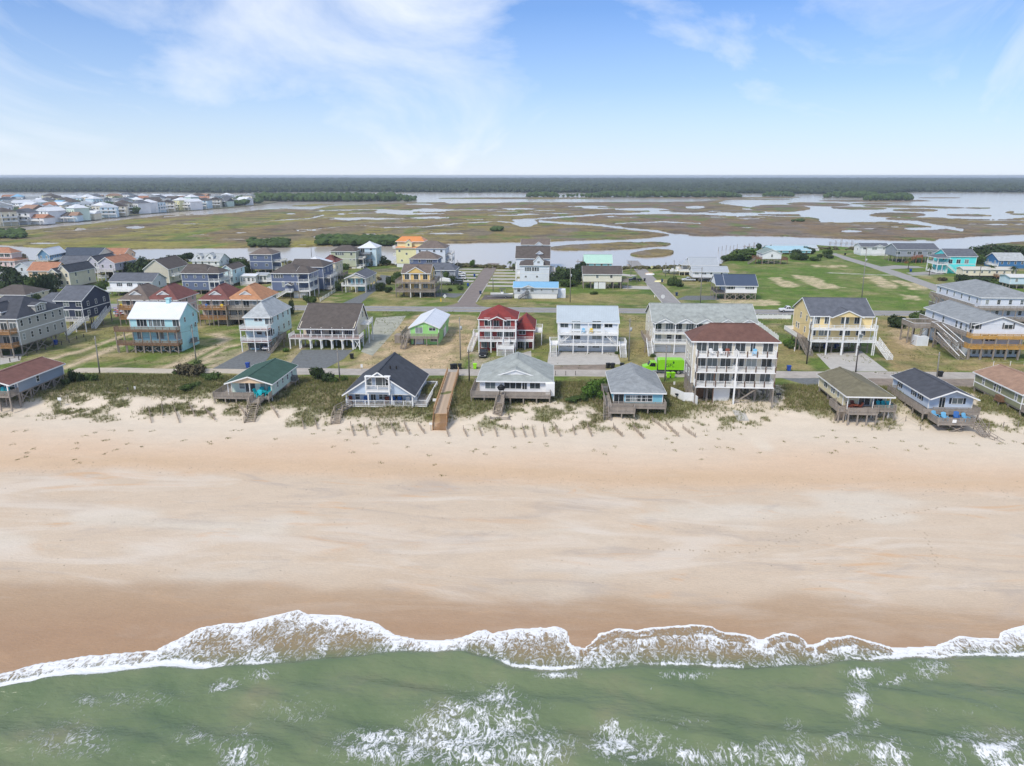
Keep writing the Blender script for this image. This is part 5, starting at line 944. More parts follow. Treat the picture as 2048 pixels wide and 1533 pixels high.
s = gen(6, 1580, None, 690, (600, 445), 26, SD['icewhite'], SH['midgrey'], 'white two storey motel building with grey hip roof and dark wood galleries', ('y', 2.7, 6, 6), W=17, nst=2, bandz=False, nf=5, ns=6, side='l', shift=10)
h, zf, ze, fh, D = s.h, s.zf, s.ze, s.fh, s.D
for i in range(2): s.deck(-h-2, h, -2.2, -.03, zf+fh*i, G_, 'f', G_, 'board', name='gallery', cap=W_, posts=6, pm=G_); s.deck(-h-2, -h-.03, 0, D, zf+fh*i, G_, 'l', G_, 'board', name='gallery', cap=W_); s.posts([-h-1.9], spread(0, D, 7), zf+fh, G_, .13, 'post')
s.stairs((-h-3, D*.9, zf+fh), (-h-3, D*.5, zf), 1.4)
# ---------- third row, from the main road to the creek
A = dict(bandz=True)
gen(1, None, 212, 540, (500, 470), 12, SD['cream'], SH['dbrown'], 'cream house with dark brown hip roof behind the greige house', ('x', 2.6, 5, 5), W=14, nst=1, ns=2, under=SD['cream'])
s = gen(1, None, 130, 300, (262, 205), 9, SD['pink'], SH['terra'], 'salmon pink house with terracotta roofs and white round porch', ('x', 1.6, 3, 3), W=15, nst=1, nf=5, deckf=3, under=SD['pink']); s.wall(-s.h+2, s.h-2, 1.5, 8, s.ze+.9, s.ze+3.6, SD['pink'], 'upper_wall'); s.roof(-s.h+2, s.h-2, 1.5, 8, s.ze+3.6, 2.2, SH['terra'], 'x', in1=3, ov=.4, gw=SD['pink']); s.row('f', [s.h-7, s.h-4], [s.ze+2.4], 2.4, 1.5, 'tri', 1.5)
gen(1, None, 32, 410, (365, 305), 9, SD['white'], SH['palegrey'], 'white house corner with balcony half hidden by dark trees', ('x', 1.5, 3, 3), W=9, nst=1, ns=2, deckf=2, nf=3)
s = gen(1, 312, 395, 225, (200, 155), 16, SD['blue'], TN['whitey'], 'blue house with white metal gable roof and white wraparound deck by the creek', ('y', 2.9, 0, 0), nst=1, ns=7, deckf=2.2, nf=2, ov=.6, rot=8); s.deck(s.h+.03, s.h+2, 0, 13, s.zf, W_, 'br', W_, 'bal', name='side_deck')
s = gen(1, 572, 655, 205, (188, 172), 17, SD['palecream'], SH['dslate'], 'cream house with dark slate roof beside the terracotta roofed house', ('x', 4.0, 0, 0), W=21, nst=1, nf=5, ns=2, under=SD['palecream'])
gen(1, 755, 975, 185, (170, 158), 12, SD['peach'], SH['terra'], 'low peach house under a wide terracotta roof on the creek bank', ('x', 3.2, 0, 0), nst=1, nf=5, ns=2, under=SD['peach'])
s = gen(1, 235, 455, 395, (362, 280), 9, SD['peach'], SH['terra'], 'peach house with terracotta roof behind dark shrubs', ('x', 3.0, 0, 0), nst=1, nf=0, ns=2, under=SD['peach']); s.win('f', -2.8, s.ze-1.4, 2.2, 1.5, 'slide'); s.win('f', 4.2, s.ze-1.3, 2.0, 1.4, 'slide')
gen(1, 150, 215, 330, (300, 250), 8, SD['icewhite'], SH['palegrey'], 'small white gabled wing beside the peach house', ('y', 1.8, 0, 0), nst=1, nf=1, ns=1, under=SD['icewhite'], W=6)
s = gen(1, 470, 565, 420, (410, 292), 15, SD['cream'], SH['black'], 'cream two storey house with black roof and white stacked porches', ('y', 2.7, 0, 0), nst=2, ns=2, nf=2, bandz=False, under=SD['cream'], rot=-4)
for i in range(2): s.deck(-s.h-2.4, -s.h*.4, -2.2, -.03, s.zf+s.fh*i, W_, 'fl', W_, 'bal', posts=3, pm=W_, name='porch')
s.gable_dormer(-s.h-2.4, -s.h*.3, -2.2, 4, s.ze-.1, s.ze, 1.6, SD['cream'], SH['black'])
gen(1, 462, 690, 300, (270, 235), 11, SD['blue'], SH['slate'], 'blue house with wide slate grey roof and blue gable end', ('x', 3.6, 0, 0), nst=1, nf=3, ns=2, under=SD['blue'])
gen(1, 700, 790, 330, (300, 215), 15, SD['lavender'], SH['char'], 'lavender grey house with charcoal roof and white gable trim', ('y', 2.6, 0, 0), nst=2, nf=2, ns=3, bandz=True)
s = gen(1, 790, 925, 360, (282, 220), 15, SD['lavender'], SH['terra'], 'lavender house with orange terracotta roof and small white balcony', ('y', 2.4, 0, 0), nst=1, nf=2, ns=2, deckf=1.6, rot=-3); s.deck(-s.h, 0, -2, -.03, s.zf-2.8, W_, 'flr', W_, 'bal', name='balcony', posts=3)
s = gen(1, 872, 1215, 475, (428, 365), 10, SD['white'], SH['slate'], 'long white raised cottage with slate grey gable roof', ('x', 2.6, 0, 0), nst=1, nf=0, ns=1); shk = mat('dark_shutter', (.03,.03,.035), .6)
for u in (-4.6, -.6, 3.6): s.win('f', u, s.zf+1.7, 1.0, 1.2, 'dh', shut=shk)
s.deck(-s.h-.2, s.h, -2, -.03, s.zf, W_, 'flr', W_, 'bal', skirt=W_, posts=5, pm=G_); s.p(MB().box(-s.h-1, s.h*.3, -2.6, -2.3, s.zf-.6, s.zf-.1), 'awning', W_)
s = gen(1, 1145, 1340, 390, (380, 268), 17, SD['beige'], SH['dbrown'], 'beige house with tall front gable and brown roof', ('y', 3.9, 0, 0), nst=2, nf=0, ns=3, bandz=False); s.deck(s.h+.03, s.h+2, 1, 5, s.zf+s.fh, W_, 'fbr', W_, 'bal', name='balcony')
s = gen(2, 20, 235, 250, (240, 205), 12, SD['white'], SH['palegrey'], 'pale grey roofed house with two small dormers near the creek', ('x', 3.2, 0, 0), nst=1, nf=4, ns=2, under=SD['white']); s.gable_dormer(-s.h+1.6, -s.h+4.4, 1, 5, s.ze+.4, s.ze+2.2, 1.1, SD['white'], SH['palegrey'], (1.2, 1.0, 0)); s.gable_dormer(0, 3.6, 1, 5.5, s.ze+.4, s.ze+2.4, 1.3, SD['white'], SH['palegrey'], (1.2, 1.0, 0))
s = gen(2, -50, 162, 470, (432, 300), 13, SD['denim'], SH['dbrown'], 'long denim blue house with taupe roof and white corner porches', ('x', 2.6, 0, 3.5), nst=2, nf=3, ns=0, ww=.9, wh=1.0)
for i in range(2): s.deck(s.h+.03, s.h+4.2, 0, 9, s.zf+s.fh*i, W_, 'fbr', W_, 'bal', skirt=W_, posts=3, pm=W_, name='porch')
s.posts([s.h+4], [.2, 4.5, 8.8], s.ze, W_, .12, 'porch_post'); s.roof(s.h-.5, s.h+4.4, 0, 9, s.ze, 1.8, SH['dbrown'], 'x', in1=2.4, ov=.3)
s = gen(2, 255, 345, 405, (385, 270), 12, SD['paleaqua'], SH['dbrown'], 'pale aqua house with two stacked white porches', ('y', 1.7, 0, 0), nst=2, nf=2, ns=2, deckf=2.4, bandz=False)
s = gen(2, 412, 520, 395, (388, 322), 6, SD['white'], TN['white'], 'small white porch house with flat white roof', ('x', .5, 0, 0), nst=1, nf=3, deckf=1.8, under=SD['white'])
s = gen(2, 522, 608, 388, (372, 315), 5, SD['white'], TN['grey'], 'white mobile home with grey roof beside white porch house', ('x', .7, 0, 0), nst=1, nf=3, ww=1.0, under=M_DARK, name='mobile_home')
s = gen(2, 478, 655, 300, (270, 152), 11, SD['denim'], SH['taupe'], 'denim blue two storey house with brown hip roof by the creek', ('x', 2.6, 4.5, 4.5), nst=2, nf=2, ns=0, ww=1.3, wh=1.0, decks=4, side='r')
s = gen(2, 652, 865, 500, (440, 300), 15, SD['denim'], SH['dbrown'], 'dark slate blue house with two storeys, side porches and small entry stair', ('x', 2.6, 4, 4.5), nst=2, nf=0, ns=0, under='posts')
for cx in (665, 685, 703, 722): s.wf(cx, 325, .8, 1.2)
for cx in (808, 848): s.wf(cx, 322, .8, .7); s.wf(cx, 385, .8, .7)
for i in range(2): s.deck(s.h+.03, s.h+4, 0, 11, s.zf+s.fh*i, W_, 'fbr', W_, 'bal', skirt=W_, name='porch'); s.deck(-s.h-2.6, -s.h-.03, 2, 9, s.zf+s.fh*i, W_, 'fbl', W_, 'bal', skirt=W_, name='porch')
s.posts([s.h+3.9], [.2, 5.5, 10.8], s.ze, W_, .13, 'porch_post'); s.roof(s.h-.6, s.h+4.3, 0, 11, s.ze, 2.0, SH['dbrown'], 'x', in1=3, ov=.3); s.wall(s.h*.5, s.h+2, 1, 4, 0, s.zf-.3, W_, 'store_room', False); s.wf(735, 388, .9, 2.0, 'slide'); s.stairs((1.2, -1.4, s.zf), (-3.6, -1.4, .2), 1.2, W_); s.deck(.6, 3, -2, -.03, s.zf, W_, 'fr', W_, 'bal', name='landing'); s.gable_dormer(.8, 2.8, -1.8, .5, s.zf+2.3, s.zf+2.5, .6, W_, SH['dbrown'])
gen(2, 905, 955, 440, (425, 250), 13, SD['denim'], SH['dbrown'], 'second slate blue house joined behind the first one', ('x', 2.2, 0, 3), W=13, nst=2, nf=1, ns=3, decks=2.5)
gen(2, 870, 1050, 395, (385, 235), 14, SD['paleaqua'], TN['white'], 'pale mint house with bright white metal hip roof', ('x', 2.8, 5, 5), nst=2, nf=2, ns=3, decks=2.2)
gen(2, 1030, 1150, 350, (320, 215), 11, SD['cream'], SH['maroon'], 'cream house with maroon hip roof and dark screened porch', ('x', 2.6, 4.5, 4), nst=1, nf=1, ns=2, decks=3, dm=G_)
s = gen(2, 1115, 1310, 265, (250, 128), 11, SD['sage'], SH['dbrown'], 'sage green two storey house with brown hip roof and white side porches', ('x', 2.4, 4, 4), nst=2, nf=0, ns=2, decks=3.4)
for cx in (1150, 1168, 1186, 1200): s.wf(cx, 150, 1.0, 1.2)
s.wf(1268, 152, 1.0, 1.2); s.wf(1262, 195, .9, .7); s.wf(1290, 195, .9, .7); s.wall(s.h*.6, s.h+2.2, .2, 4, 0, s.zf-.2, W_, 'store_room', False)
s = gen(2, 1330, 1470, 250, (245, 100), 11, SD['skyblue'], TN['white'], 'pale sky blue three level house with white metal hip roof', ('x', 2.7, 5, 4.6), nst=3, nf=0, ns=1, under='posts', bandz=False); s.wf(1357, 125, 1.8, 2.0, 'slide'); s.wf(1422, 112, 1.0, 1.1)
for cy in (135, 190): zc_ = s.zz(cy); s.deck(-s.h-1, s.h*.5, -2.4, -.03, zc_-.9, mat('grey_wood', (.15,.155,.165), .8, .2), 'flr', MATS['grey_wood'], 'board', posts=4, name='balcony')
s.wf(1430, 222, 1.2, 2.0, 'slide')
s = gen(2, 1238, 1395, 447, (393, 335), 15, SD['cream'], SH['slate'], 'small cream cottage on pilings with slate roof and white front porch', ('y', 1.9, 0, 0), nst=1, ns=2, under='posts', pm=W_)
s.deck(-s.h-1.6, s.h, -2.4, -.03, s.zf, W_, 'flr', W_, 'bal', skirt=W_, posts=4, pm=G_); s.posts([-s.h, 0, s.h], [-2.2], s.ze, W_, .12, 'porch_post'); s.roof(-s.h, s.h, -2.5, .3, s.ze, 1.5, SH['slate'], 'y', ov=.3, gw=SD['cream'])
tq = siding('seaglass', (.30, .60, .66))
s.wall(-s.h+.4, s.h-.4, -.06, -.035, s.zf+.2, s.ze-.2, tq, 'front_panel', False); s.row('f', spread(-s.h, s.h, 4), [s.zf+1.3], 1.0, 1.7, 'slide', -.07); s.wall(-s.h*.2, s.h*.6, 2, 6, 0, s.zf-.3, tq, 'store_room', False)
# k3
s = gen(3, 545, 740, 232, (205, 92), 13, SD['lemon'], TN['orange'], 'lemon yellow tall house with bright orange metal roofs', ('x', .9, 1.5, 1.5), nst=2, nf=0, ns=2, under=W_, ov=.6, bandz=False)
s.wall(-s.h+.3, s.h-.3, 2.5, 11, s.ze+.2, s.ze+3.0, SD['lemon'], 'upper_wall'); s.roof(-s.h, s.h, 2.2, 11, s.ze+3.0, 2.0, TN['orange'], 'x', 2, 2, ov=.5); s.gable_dormer(-2.0, 1.2, .2, 3.5, s.ze+.2, s.ze+2.6, 1.3, SD['lemon'], TN['orange'], (.8, 1.0, 0)); s.row('f', [4.5, 5.6, 6.8], [s.ze-1.3], .8, 1.6); s.win('f', -5, s.ze-1.6, .9, 1.0); s.win('f', -1.5, s.ze-3.0, .9, .9); s.win('f', -4, s.zf+1.5, .9, .8)
for i in range(3): s.deck(-s.h-2, -s.h-.03, 2, 8, s.zf+s.fh*i*.95, W_, 'fbl', W_, 'bal', name='balcony')
s.gable_dormer(3.2, 6.2, -1.2, .4, s.zf+2.4, s.zf+2.6, 1.0, SD['lemon'], TN['orange'])
s = gen(3, 690, 895, 255, (235, 95), 14, SD['icewhite'], SH['taupe'], 'white multi level house with brown hip roof and stacked side balconies', ('x', 2.9, 5, 5), nst=3, nf=4, ns=3, ww=1.0, wh=1.0, decks=3, under=W_, bandz=False)
s = gen(3, 642, 842, 292, (250, 170), 11, SD['denim'], SH['taupe'], 'denim blue house with brown hip roof below the orange roofed house', ('x', 2.7, 4.5, 4.5), nst=1, nf=0, ns=2, under=SD['denim'], decks=2.5); s.wf(655, 185, .9, 1.2); s.wf(780, 188, 2.6, 1.2, 'tri'); s.wf(710, 188, .9, 1.2)
s = gen(3, 780, 868, 330, (300, 250), 12, SD['grey'], SH['slate'], 'grey house with low slate roof behind the golden house', ('x', 2.4, 3, 3), W=17, nst=1, nf=3, ns=1, under=SD['grey'])
s = gen(3, 592, 788, 440, (395, 272), 11, SD['gold'], SH['taupe'], 'golden yellow house with brown roof and two wraparound wooden decks', ('x', 2.6, 0, 0), nst=2, nf=3, ns=2, ww=1.6, wh=1.9, wst='slide', bandz=False)
s.gable_dormer(-3.6, 3.6, -.2, 5, s.ze-.05, s.ze+.1, 2.2, SD['gold'], SH['taupe'])
for i in range(2): s.deck(-s.h-2.3, s.h+2.3, -2.5, -.03, s.zf+s.fh*i-.1, G_, 'flr', G_, 'board', posts=4, name='deck'); s.deck(s.h+.03, s.h+2.3, 0, 9, s.zf+s.fh*i-.1, G_, 'br', G_, 'board', name='side_deck'); s.deck(-s.h-2.3, -s.h-.03, 0, 9, s.zf+s.fh*i-.1, G_, 'lb', G_, 'board', name='side_deck')
s.posts([-s.h*.35, s.h*.35], [-2.3], s.ze, W_, .14, 'porch_post'); s.posts([-s.h-2.1, s.h+2.1], [-2.3, 3, 8.6], s.zf+s.fh, G_, .12, 'post'); s.wall(-s.h+.5, -s.h+3.8, .5, 4, 0, s.zf-.3, SD['gold'], 'store_room', False)
# k4
s = gen(4, 508, 706, 230, (150, 70), 13, SD['icewhite'], SH['taupe'], 'white tall house with brown roof furthest along the first side street', ('x', 2.2, 0, 0), nst=2, nf=2, ns=2, under=W_); s.gable_dormer(0, 3.4, -.3, 5, s.ze-.3, s.ze+.2, 1.3, SD['icewhite'], SH['taupe'])
s = gen(4, 470, 708, 300, (250, 165), 13, SD['icewhite'], SH['dbrown'], 'white tall house with dark brown roof and gable in the middle of three', ('x', 4.6, 0, 0), nst=1, nf=3, ns=2, under=W_, decks=2.4); s.gable_dormer(1.6, 4.4, 1.2, 6, s.ze+1.5, s.ze+2.0, 1.1, SD['icewhite'], SH['dbrown'])
s = gen(4, 498, 705, 350, (335, 217), 14, SD['icewhite'], SH['dbrown'], 'tall white house with front gable tower behind the blue roofed cottage', ('x', 1.4, 2, 2), nst=2, nf=0, ns=3, under=W_, bandz=True, decks=2.6)
s.wall(s.uv(597, 200)[0], s.uv(665, 200)[0], -.25, 4, s.ze-.3, s.zz(188), SD['icewhite'], 'gable_tower'); xa, xb = s.uv(597, 200)[0], s.uv(665, 200)[0]; s.roof(xa, xb, -.25, 5, s.zz(188), 2.3, SH['dbrown'], 'y', ov=.2, gw=SD['icewhite']); s.win('f', (xa+xb)/2, s.zz(188)-.3, .9, .9, 'grid', -.25)
for cx in (540, 556, 572, 592, 610, 627): s.wf(cx, 245, .8, 1.5)
for cx in (540, 620): s.wf(cx, 298, .8, .7)
for i in range(2): s.deck(-s.h-1.9, -s.h-.03, .1, 8, s.zf+s.fh*i, W_, 'fl', W_, 'bal', name='balcony', posts=1); 
s.posts([-s.h-1.8], [.2, 4, 7.8], s.ze, W_, .12, 'porch_post')
s = gen(4, 455, 765, 455, (420, 375), 9, SD['grey'] if 0 else siding('fog', (.52,.55,.58)), TN['blue'], 'long pale grey cottage with bright blue metal roof and grey steps', ('x', 1.5, 0, 0), nst=1, nf=0, ns=1, under=W_)
for cx, w in ((490, 1.1), (585, 1.2), (652, .6), (732, .8)): s.wf(cx, 393, w, 1.3 if w > .7 else .6)
s.wf(548, 398, .95, 2.0, 'slide'); s.gable_dormer(s.uv(515, 390)[0], s.uv(600, 390)[0], -.5, 3, s.ze-.1, s.ze, .9, SD['white'], TN['blue']); s.stairs((s.uv(545, 420, -1)[0], -1.2, s.zf), (s.uv(488, 450, -1)[0], -1.2, 0), 1.1, MATS['grey_wood']); s.deck(s.uv(535, 420, -1)[0], s.uv(560, 420, -1)[0], -1.8, -.03, s.zf, MATS['grey_wood'], 'fr', MATS['grey_wood'], 'board', name='landing', posts=2); s.wall(s.h+.05, s.h+3, 2, 6, 0, 3.0, SD['icewhite'], 'storage_shed')
s = gen(4, 948, 1218, 385, (335, 278), 9.5, SD['palecream'], SH['dbrown'], 'cream raised house with dark brown gable roof beside second side street', ('x', 2.6, 0, 0), nst=1, nf=0, ns=0); s.wf(1050, 295, .9, 1.3); s.wf(1150, 295, .9, 1.3); s.wall(s.uv(1028, 360)[0], s.uv(1108, 360)[0], .1, 6, 0, s.zf-.02, W_, 'store_room', False); s.xbrace(s.uv(1110, 360)[0], s.uv(1140, 360)[0], .2, .2, s.zf-.3); s.deck(s.h+.03, s.h+3, 1, 8, s.zf, G_, 'fbr', G_, 'board', name='side_deck', posts=2)
gen(4, 958, 1152, 250, (240, 200), 11, tq, TN['mint'], 'sea glass house with mint green metal roof on the creek bank', ('x', 3.4, 0, 0), nst=1, nf=4, ns=1, under=tq)
# k5
s = gen(5, 640, 835, 290, (260, 215), 11, SD['cream'], TN['grey'], 'cream house with grey metal roof and broad side deck by the creek', ('x', 2.9, 0, 0), nst=1, nf=3, ns=1, ww=.8, wh=.8); s.deck(-s.h-5, -s.h-.03, -1, 9, s.zf, SD['cream'], 'flb', W_, 'solid', name='side_deck', posts=3); s.roof(-s.h-3.6, -s.h+.3, 1, 9, s.ze, 1.8, TN['grey'], 'x', in0=2, ov=.3); s.posts([-s.h-3.4], [1.2, 8.8], s.ze, W_, .1, 'porch_post')
s = gen(5, 660, 905, 332, (305, 262), 8, SD['white'], TN['grey'], 'long low white cottage with pale grey metal roof', ('x', 1.9, 0, 0), nst=1, nf=0, ns=1)
for cx, w in ((690, 1.6), (733, .8), (750, .8), (793, .9), (868, .7)): s.wf(cx, 273, w, 1.0, 'slide' if w > 1 else 'dh')
s = gen(5, 892, 1108, 465, (415, 360), 10, SD['white'], TN['navy'], 'white raised cottage with navy metal roof and dark side porch', ('x', 3.4, 0, 0), nst=1, nf=0, ns=0); s.wf(932, 376, 2.0, 1.2, 'slide', shut=shk); s.wf(1068, 376, 2.0, 1.2, 'slide', shut=shk)
for i in range(4): s.xbrace(-s.h+.3+i*(s.W-.6)/4, -s.h+.3+(i+1)*(s.W-.6)/4, .1, .1, s.zf-.4)
s.deck(-s.h-3.4, -s.h-.03, 0, 8, s.zf, G_, 'flb', mat('dark_rail', (.09,.085,.09), .8), 'board', name='side_porch', posts=2); s.roof(-s.h-3.5, -s.h+.2, 0, 10, s.ze, 3.3, TN['navy'], 'x', ov=.3, gw=SD['white']); s.posts([-s.h-3.3], [.2, 5, 9], s.ze, G_, .12, 'porch_post')
s = gen(5, 1290, 1410, 140, (128, 110), 14, tq, TN['blue'] if 0 else tin('seafoam', (.38,.58,.64)), 'aqua house with pale blue metal roof on the far point', ('x', 1.8, 0, 0), W=24, nst=1, nf=5, ns=2)
gen(5, 1415, 1480, 128, (112, 92), 9, SD['white'], TN['pale'], 'white house with pale blue roof and deck beyond the aqua house', ('x', 1.6, 0, 0), W=26, nst=1, nf=4, ns=1, deckf=3, shift=14)
s = gen(5, 1155, 1285, 210, (172, 132), 11, SD['white'], shingle('greenish', (.20,.25,.23)), 'white barn shaped cabin with grey green roof high on dark pilings', ('y', 2.0, 0, 0), nst=1, nf=1, ns=2, ww=.8); s.deck(-s.h-3.5, -s.h-.03, 0, 7, s.zf, M_WOODB, 'flb', M_WOODB, 'board', name='side_deck', posts=2); s.deck(s.h+.03, s.h+3.5, 0, 7, s.zf-.4, M_WOODB, 'frb', M_WOODB, 'board', name='side_deck', posts=2); s.stairs((-s.h-3.4, .5, s.zf), (-s.h-7, .5, 0), 1.2); s.xbrace(-s.h+.3, s.h-.3, .1, .2, s.zf-.3)
# k6
s = gen(6, 612, 805, 148, (140, 85), 10, SD['white'], SH['slate'], 'white low house with dark roof and white stairs by the water', ('x', 1.6, 0, 0), nst=1, nf=0, ns=1, under=SD['white'], wst='slide'); s.wf(640, 95, 1.6, 1.3, 'slide'); s.wf(710, 97, 2.6, 1.5, 'slide'); s.wf(780, 97, 1.6, 1.3, 'slide'); s.stairs((3.5, -1, s.zf), (-1.5, -1, 0), 1.3, W_); s.gable_dormer(-1, 5, -.2, 3, s.ze-.1, s.ze, 1.2, SD['white'], SH['slate'])
s = gen(6, 865, 1150, 200, (155, 105), 14, SD['grey'], SH['slate'], 'grey raised house with slate gable roof and red wooden front stairs', ('x', 2.6, 0, 0), nst=1, nf=0, ns=0, wst='slide')
for cx in (878, 957, 1033, 1103): s.wf(cx, 130, 2.0, 1.5, 'slide')
s.wf(995, 132, 1.0, 2.0, 'slide'); s.deck(-1.5, 1.8, -2.2, -.03, s.zf, mat('red_wood', (.32,.12,.06), .8, .2), 'fr', MATS['red_wood'], 'board', name='landing', posts=2); s.stairs((-1.5, -1.4, s.zf), (-7, -3, 0), 1.6, MATS['red_wood'])
s = gen(6, 1215, 1415, 275, (265, 152), 12, SD['teal'], SH['slate'], 'bright turquoise house with slate roof and white corner porches', ('x', 2.8, 0, 0), nst=2, nf=0, ns=2, under=SD['teal'], bandz=True); s.ze
for cx in (1250, 1308, 1366): s.wf(cx, 190, 1.8, 1.8, 'slide')
for i in range(2): s.deck(-s.h-5, -s.h-.03, -1.5, 8, s.zf+s.fh*i, W_, 'flb', W_, 'bal', skirt=W_, name='porch', posts=3, pm=W_)
s.roof(-s.h-5, -s.h+.1, -1.5, 8, s.ze-.6, 1.3, SH['slate'], 'x', in0=3, ov=.4); s.posts([-s.h-4.8], [-1.3, 3, 7.8], s.ze-.6, W_, .13, 'porch_post'); s.stairs((-s.h-1.2, -1.6, s.zf+s.fh), (-s.h+4, -1.6, .2), 1.4, W_)
s = gen(6, 1340, 1700, 312, (292, 245), 5.5, SD['cream'], tin('cream', (.60,.57,.48)), 'long cream mobile home on blocks with a wooden porch', ('x', .8, 0, 0), nst=1, nf=7, ww=.8, wh=.9, name='mobile_home', under=M_DARK); s.deck(2, 6, -2.4, -.03, s.zf, M_WOODB, 'flr', M_WOODB, 'board', posts=3)
s = gen(6, 1590, 1775, 240, (225, 180), 12, SD['deepblue'], SH['palegrey'], 'deep blue house with pale grey gable roof behind the mobile home', ('x', 3.0, 0, 0), nst=1, nf=4, ns=2, ww=.9, under=SD['deepblue']); s.deck(-s.h-3, -s.h-.03, 0, 6, s.zf+.6, W_, 'flb', W_, 'bal', name='side_deck', posts=2)
s = gen(6, 1665, None, 385, (352, 300), 7, SD['skyblue'], tin('creamw', (.70,.69,.64)), 'white and blue mobile home raised on dark posts', ('x', .7, 0, 0), W=15, nst=1, nf=3, name='mobile_home')
gen(6, 1640, 1775, 215, (205, 160), 9, SD['palecream'], SH['midgrey'], 'small cream house with grey roof half hidden by round trees', ('x', 2.0, 0, 0), nst=1, nf=3, under=SD['palecream'], shift=60)

# ---------- village across the canal, far left
VROOF = [('grey', SH['midgrey']), ('white metal', TN['white']), ('charcoal', SH['slate']), ('brown', SH['dbrown']), ('red', SH['terra']), ('blue', TN['blue']), ('teal', TN['mint']), ('tan', SH['rust'])]
VWALL = [('white', SD['white']), ('pale blue', SD['skyblue']), ('cream', SD['cream']), ('mint', SD['mint']), ('tan', SD['beige']), ('yellow', SD['lemon']), ('grey', SD['grey']), ('pink', SD['pink'])]
g_ = random.Random(21); VP_ = {}
def vproto(ri, wi, typ):
    key = (ri, wi, typ)
    if key in VP_: return VP_[key]
    rn_, rm_ = VROOF[ri]; wn_, wm_ = VWALL[wi]; W, D, H_, R_ = [(14, 10, 6.2, 3.2), (11, 13, 8.4, 2.6), (18, 9, 4.6, 2.4), (10, 10, 9.6, 2.8)][typ]
    w = MB().box(-W/2, W/2, 0, D, 0, H_).mesh('wall', wm_); rf_ = MB(); o = .5
    if typ in (0, 2): rf_.prism([(-o, H_-.1), (D+o, H_-.1), (D/2, H_+R_)], 'x', -W/2-o, W/2+o)
    elif typ == 1: rf_.prism([(-W/2-o, H_-.1), (W/2+o, H_-.1), (0, H_+R_)], 'y', -o, D+o)
    else: rf_.add([(-W/2-o, -o, H_), (W/2+o, -o, H_), (W/2+o, D+o, H_), (-W/2-o, D+o, H_), (0, D/2-1, H_+R_), (0, D/2+1, H_+R_)], [(0,1,4), (1,2,5,4), (2,3,5), (3,0,4,5), (3,2,1,0)])
    wi_ = MB().box(-.5, .5, -.06, 0, -.7, .7).mesh('window', M_GLASS); dk = MB()
    for zf_ in ([2.8] if typ == 2 else [2.8, 5.6]): dk.box(-W*.45, W*.45, -2.2, 0, zf_-.15, zf_).box(-W*.45, W*.45, -2.2, -2.1, zf_, zf_+.9)
    for x in (-W*.44, 0, W*.44): dk.box(x-.12, x+.12, -2.2, -2, 0, H_-.2)
    VP_[key] = (w, rf_.mesh('roof', rm_), wi_, dk.mesh('porch', M_WHITE), W, D, H_, f'{wn_} far house with {rn_} {"hip" if typ == 3 else "gable"} roof, {["broad", "narrow fronted", "long low", "tall square"][typ]}, in the far village'); return VP_[key]
def vhouse(px_, py_, ri, wi, typ, rz):
    w, r_, wn_, dk, W, D, H_, lab = vproto(ri, wi, typ); p = G(px_, py_, -.2); e = tag(empty('village_house', p, rz), lab, 'house', 'houses of the village across the canal')
    e.scale = (1.5, 1.5, 1.3); inst('wall', w, parent=e); inst('roof', r_, parent=e); inst('porch', dk, parent=e)
    for zf_ in ([4.0] if typ == 2 else [4.2, 7.0 if H_ > 8 else 4.2]):
        for x in (-W*.3, 0, W*.3): inst('window', wn_, (x, 0, min(zf_, H_-.9)), 0, e)
        if zf_ > H_-1.2: break
    return p
VSP = []
def vil(n, f):
    for i in range(n): f(i)
# rows run along the canal: (start px, end px, count)
for (xa, ya, xb, yb, n) in ((-60,459,100,450,7), (100,449,245,436,8), (250,434,380,422,8), (385,420,505,410,9), (-60,441,130,433,9), (130,431,300,420,10), (300,419,470,407,10), (-60,430,140,422,10), (140,421,320,411,11), (320,410,440,404,8), (-60,420,160,412,11), (160,411,330,406,9), (-60,412,180,407,9), (175,407,300,404,4)):
    for i in range(n):
        q = (i+.5)/n; x = xa+(xb-xa)*q+g_.uniform(-3, 3); y = ya+(yb-ya)*q+g_.uniform(-1.5, 1.5)-4*min(1, max(0, (ya-402)/40))
        if 190 < x < 225 and 418 < y < 424: continue
        p = vhouse(x, y, g_.choice([0,0,0,0,1,1,1,1,1,2,2,2,3,3,4,5,7]), g_.choice([0,0,0,0,0,0,1,1,2,2,2,3,4,5]), g_.choice([0,1,2,3]), g_.uniform(-.5, .5)+g_.choice([0, 0, math.pi/2, -.3])); VSP.append((x, y))
# the land they stand on
P = [(-700,466),(-200,466),(0,457.5),(68,450.5),(191,439),(246,432.5),(328,425),(465,415.5),(520,410),(545,406),(560,403),(470,403),(320,402),(120,402.5),(-200,403),(-700,404)]
sheet('village_land', [(G(a, b, -.3).x, G(a, b, -.3).y) for a, b in P], -.2, mat('village_grass', (.13, .15, .06), .95, .4, .03, c2=(.26, .23, .15)), th=1.5)
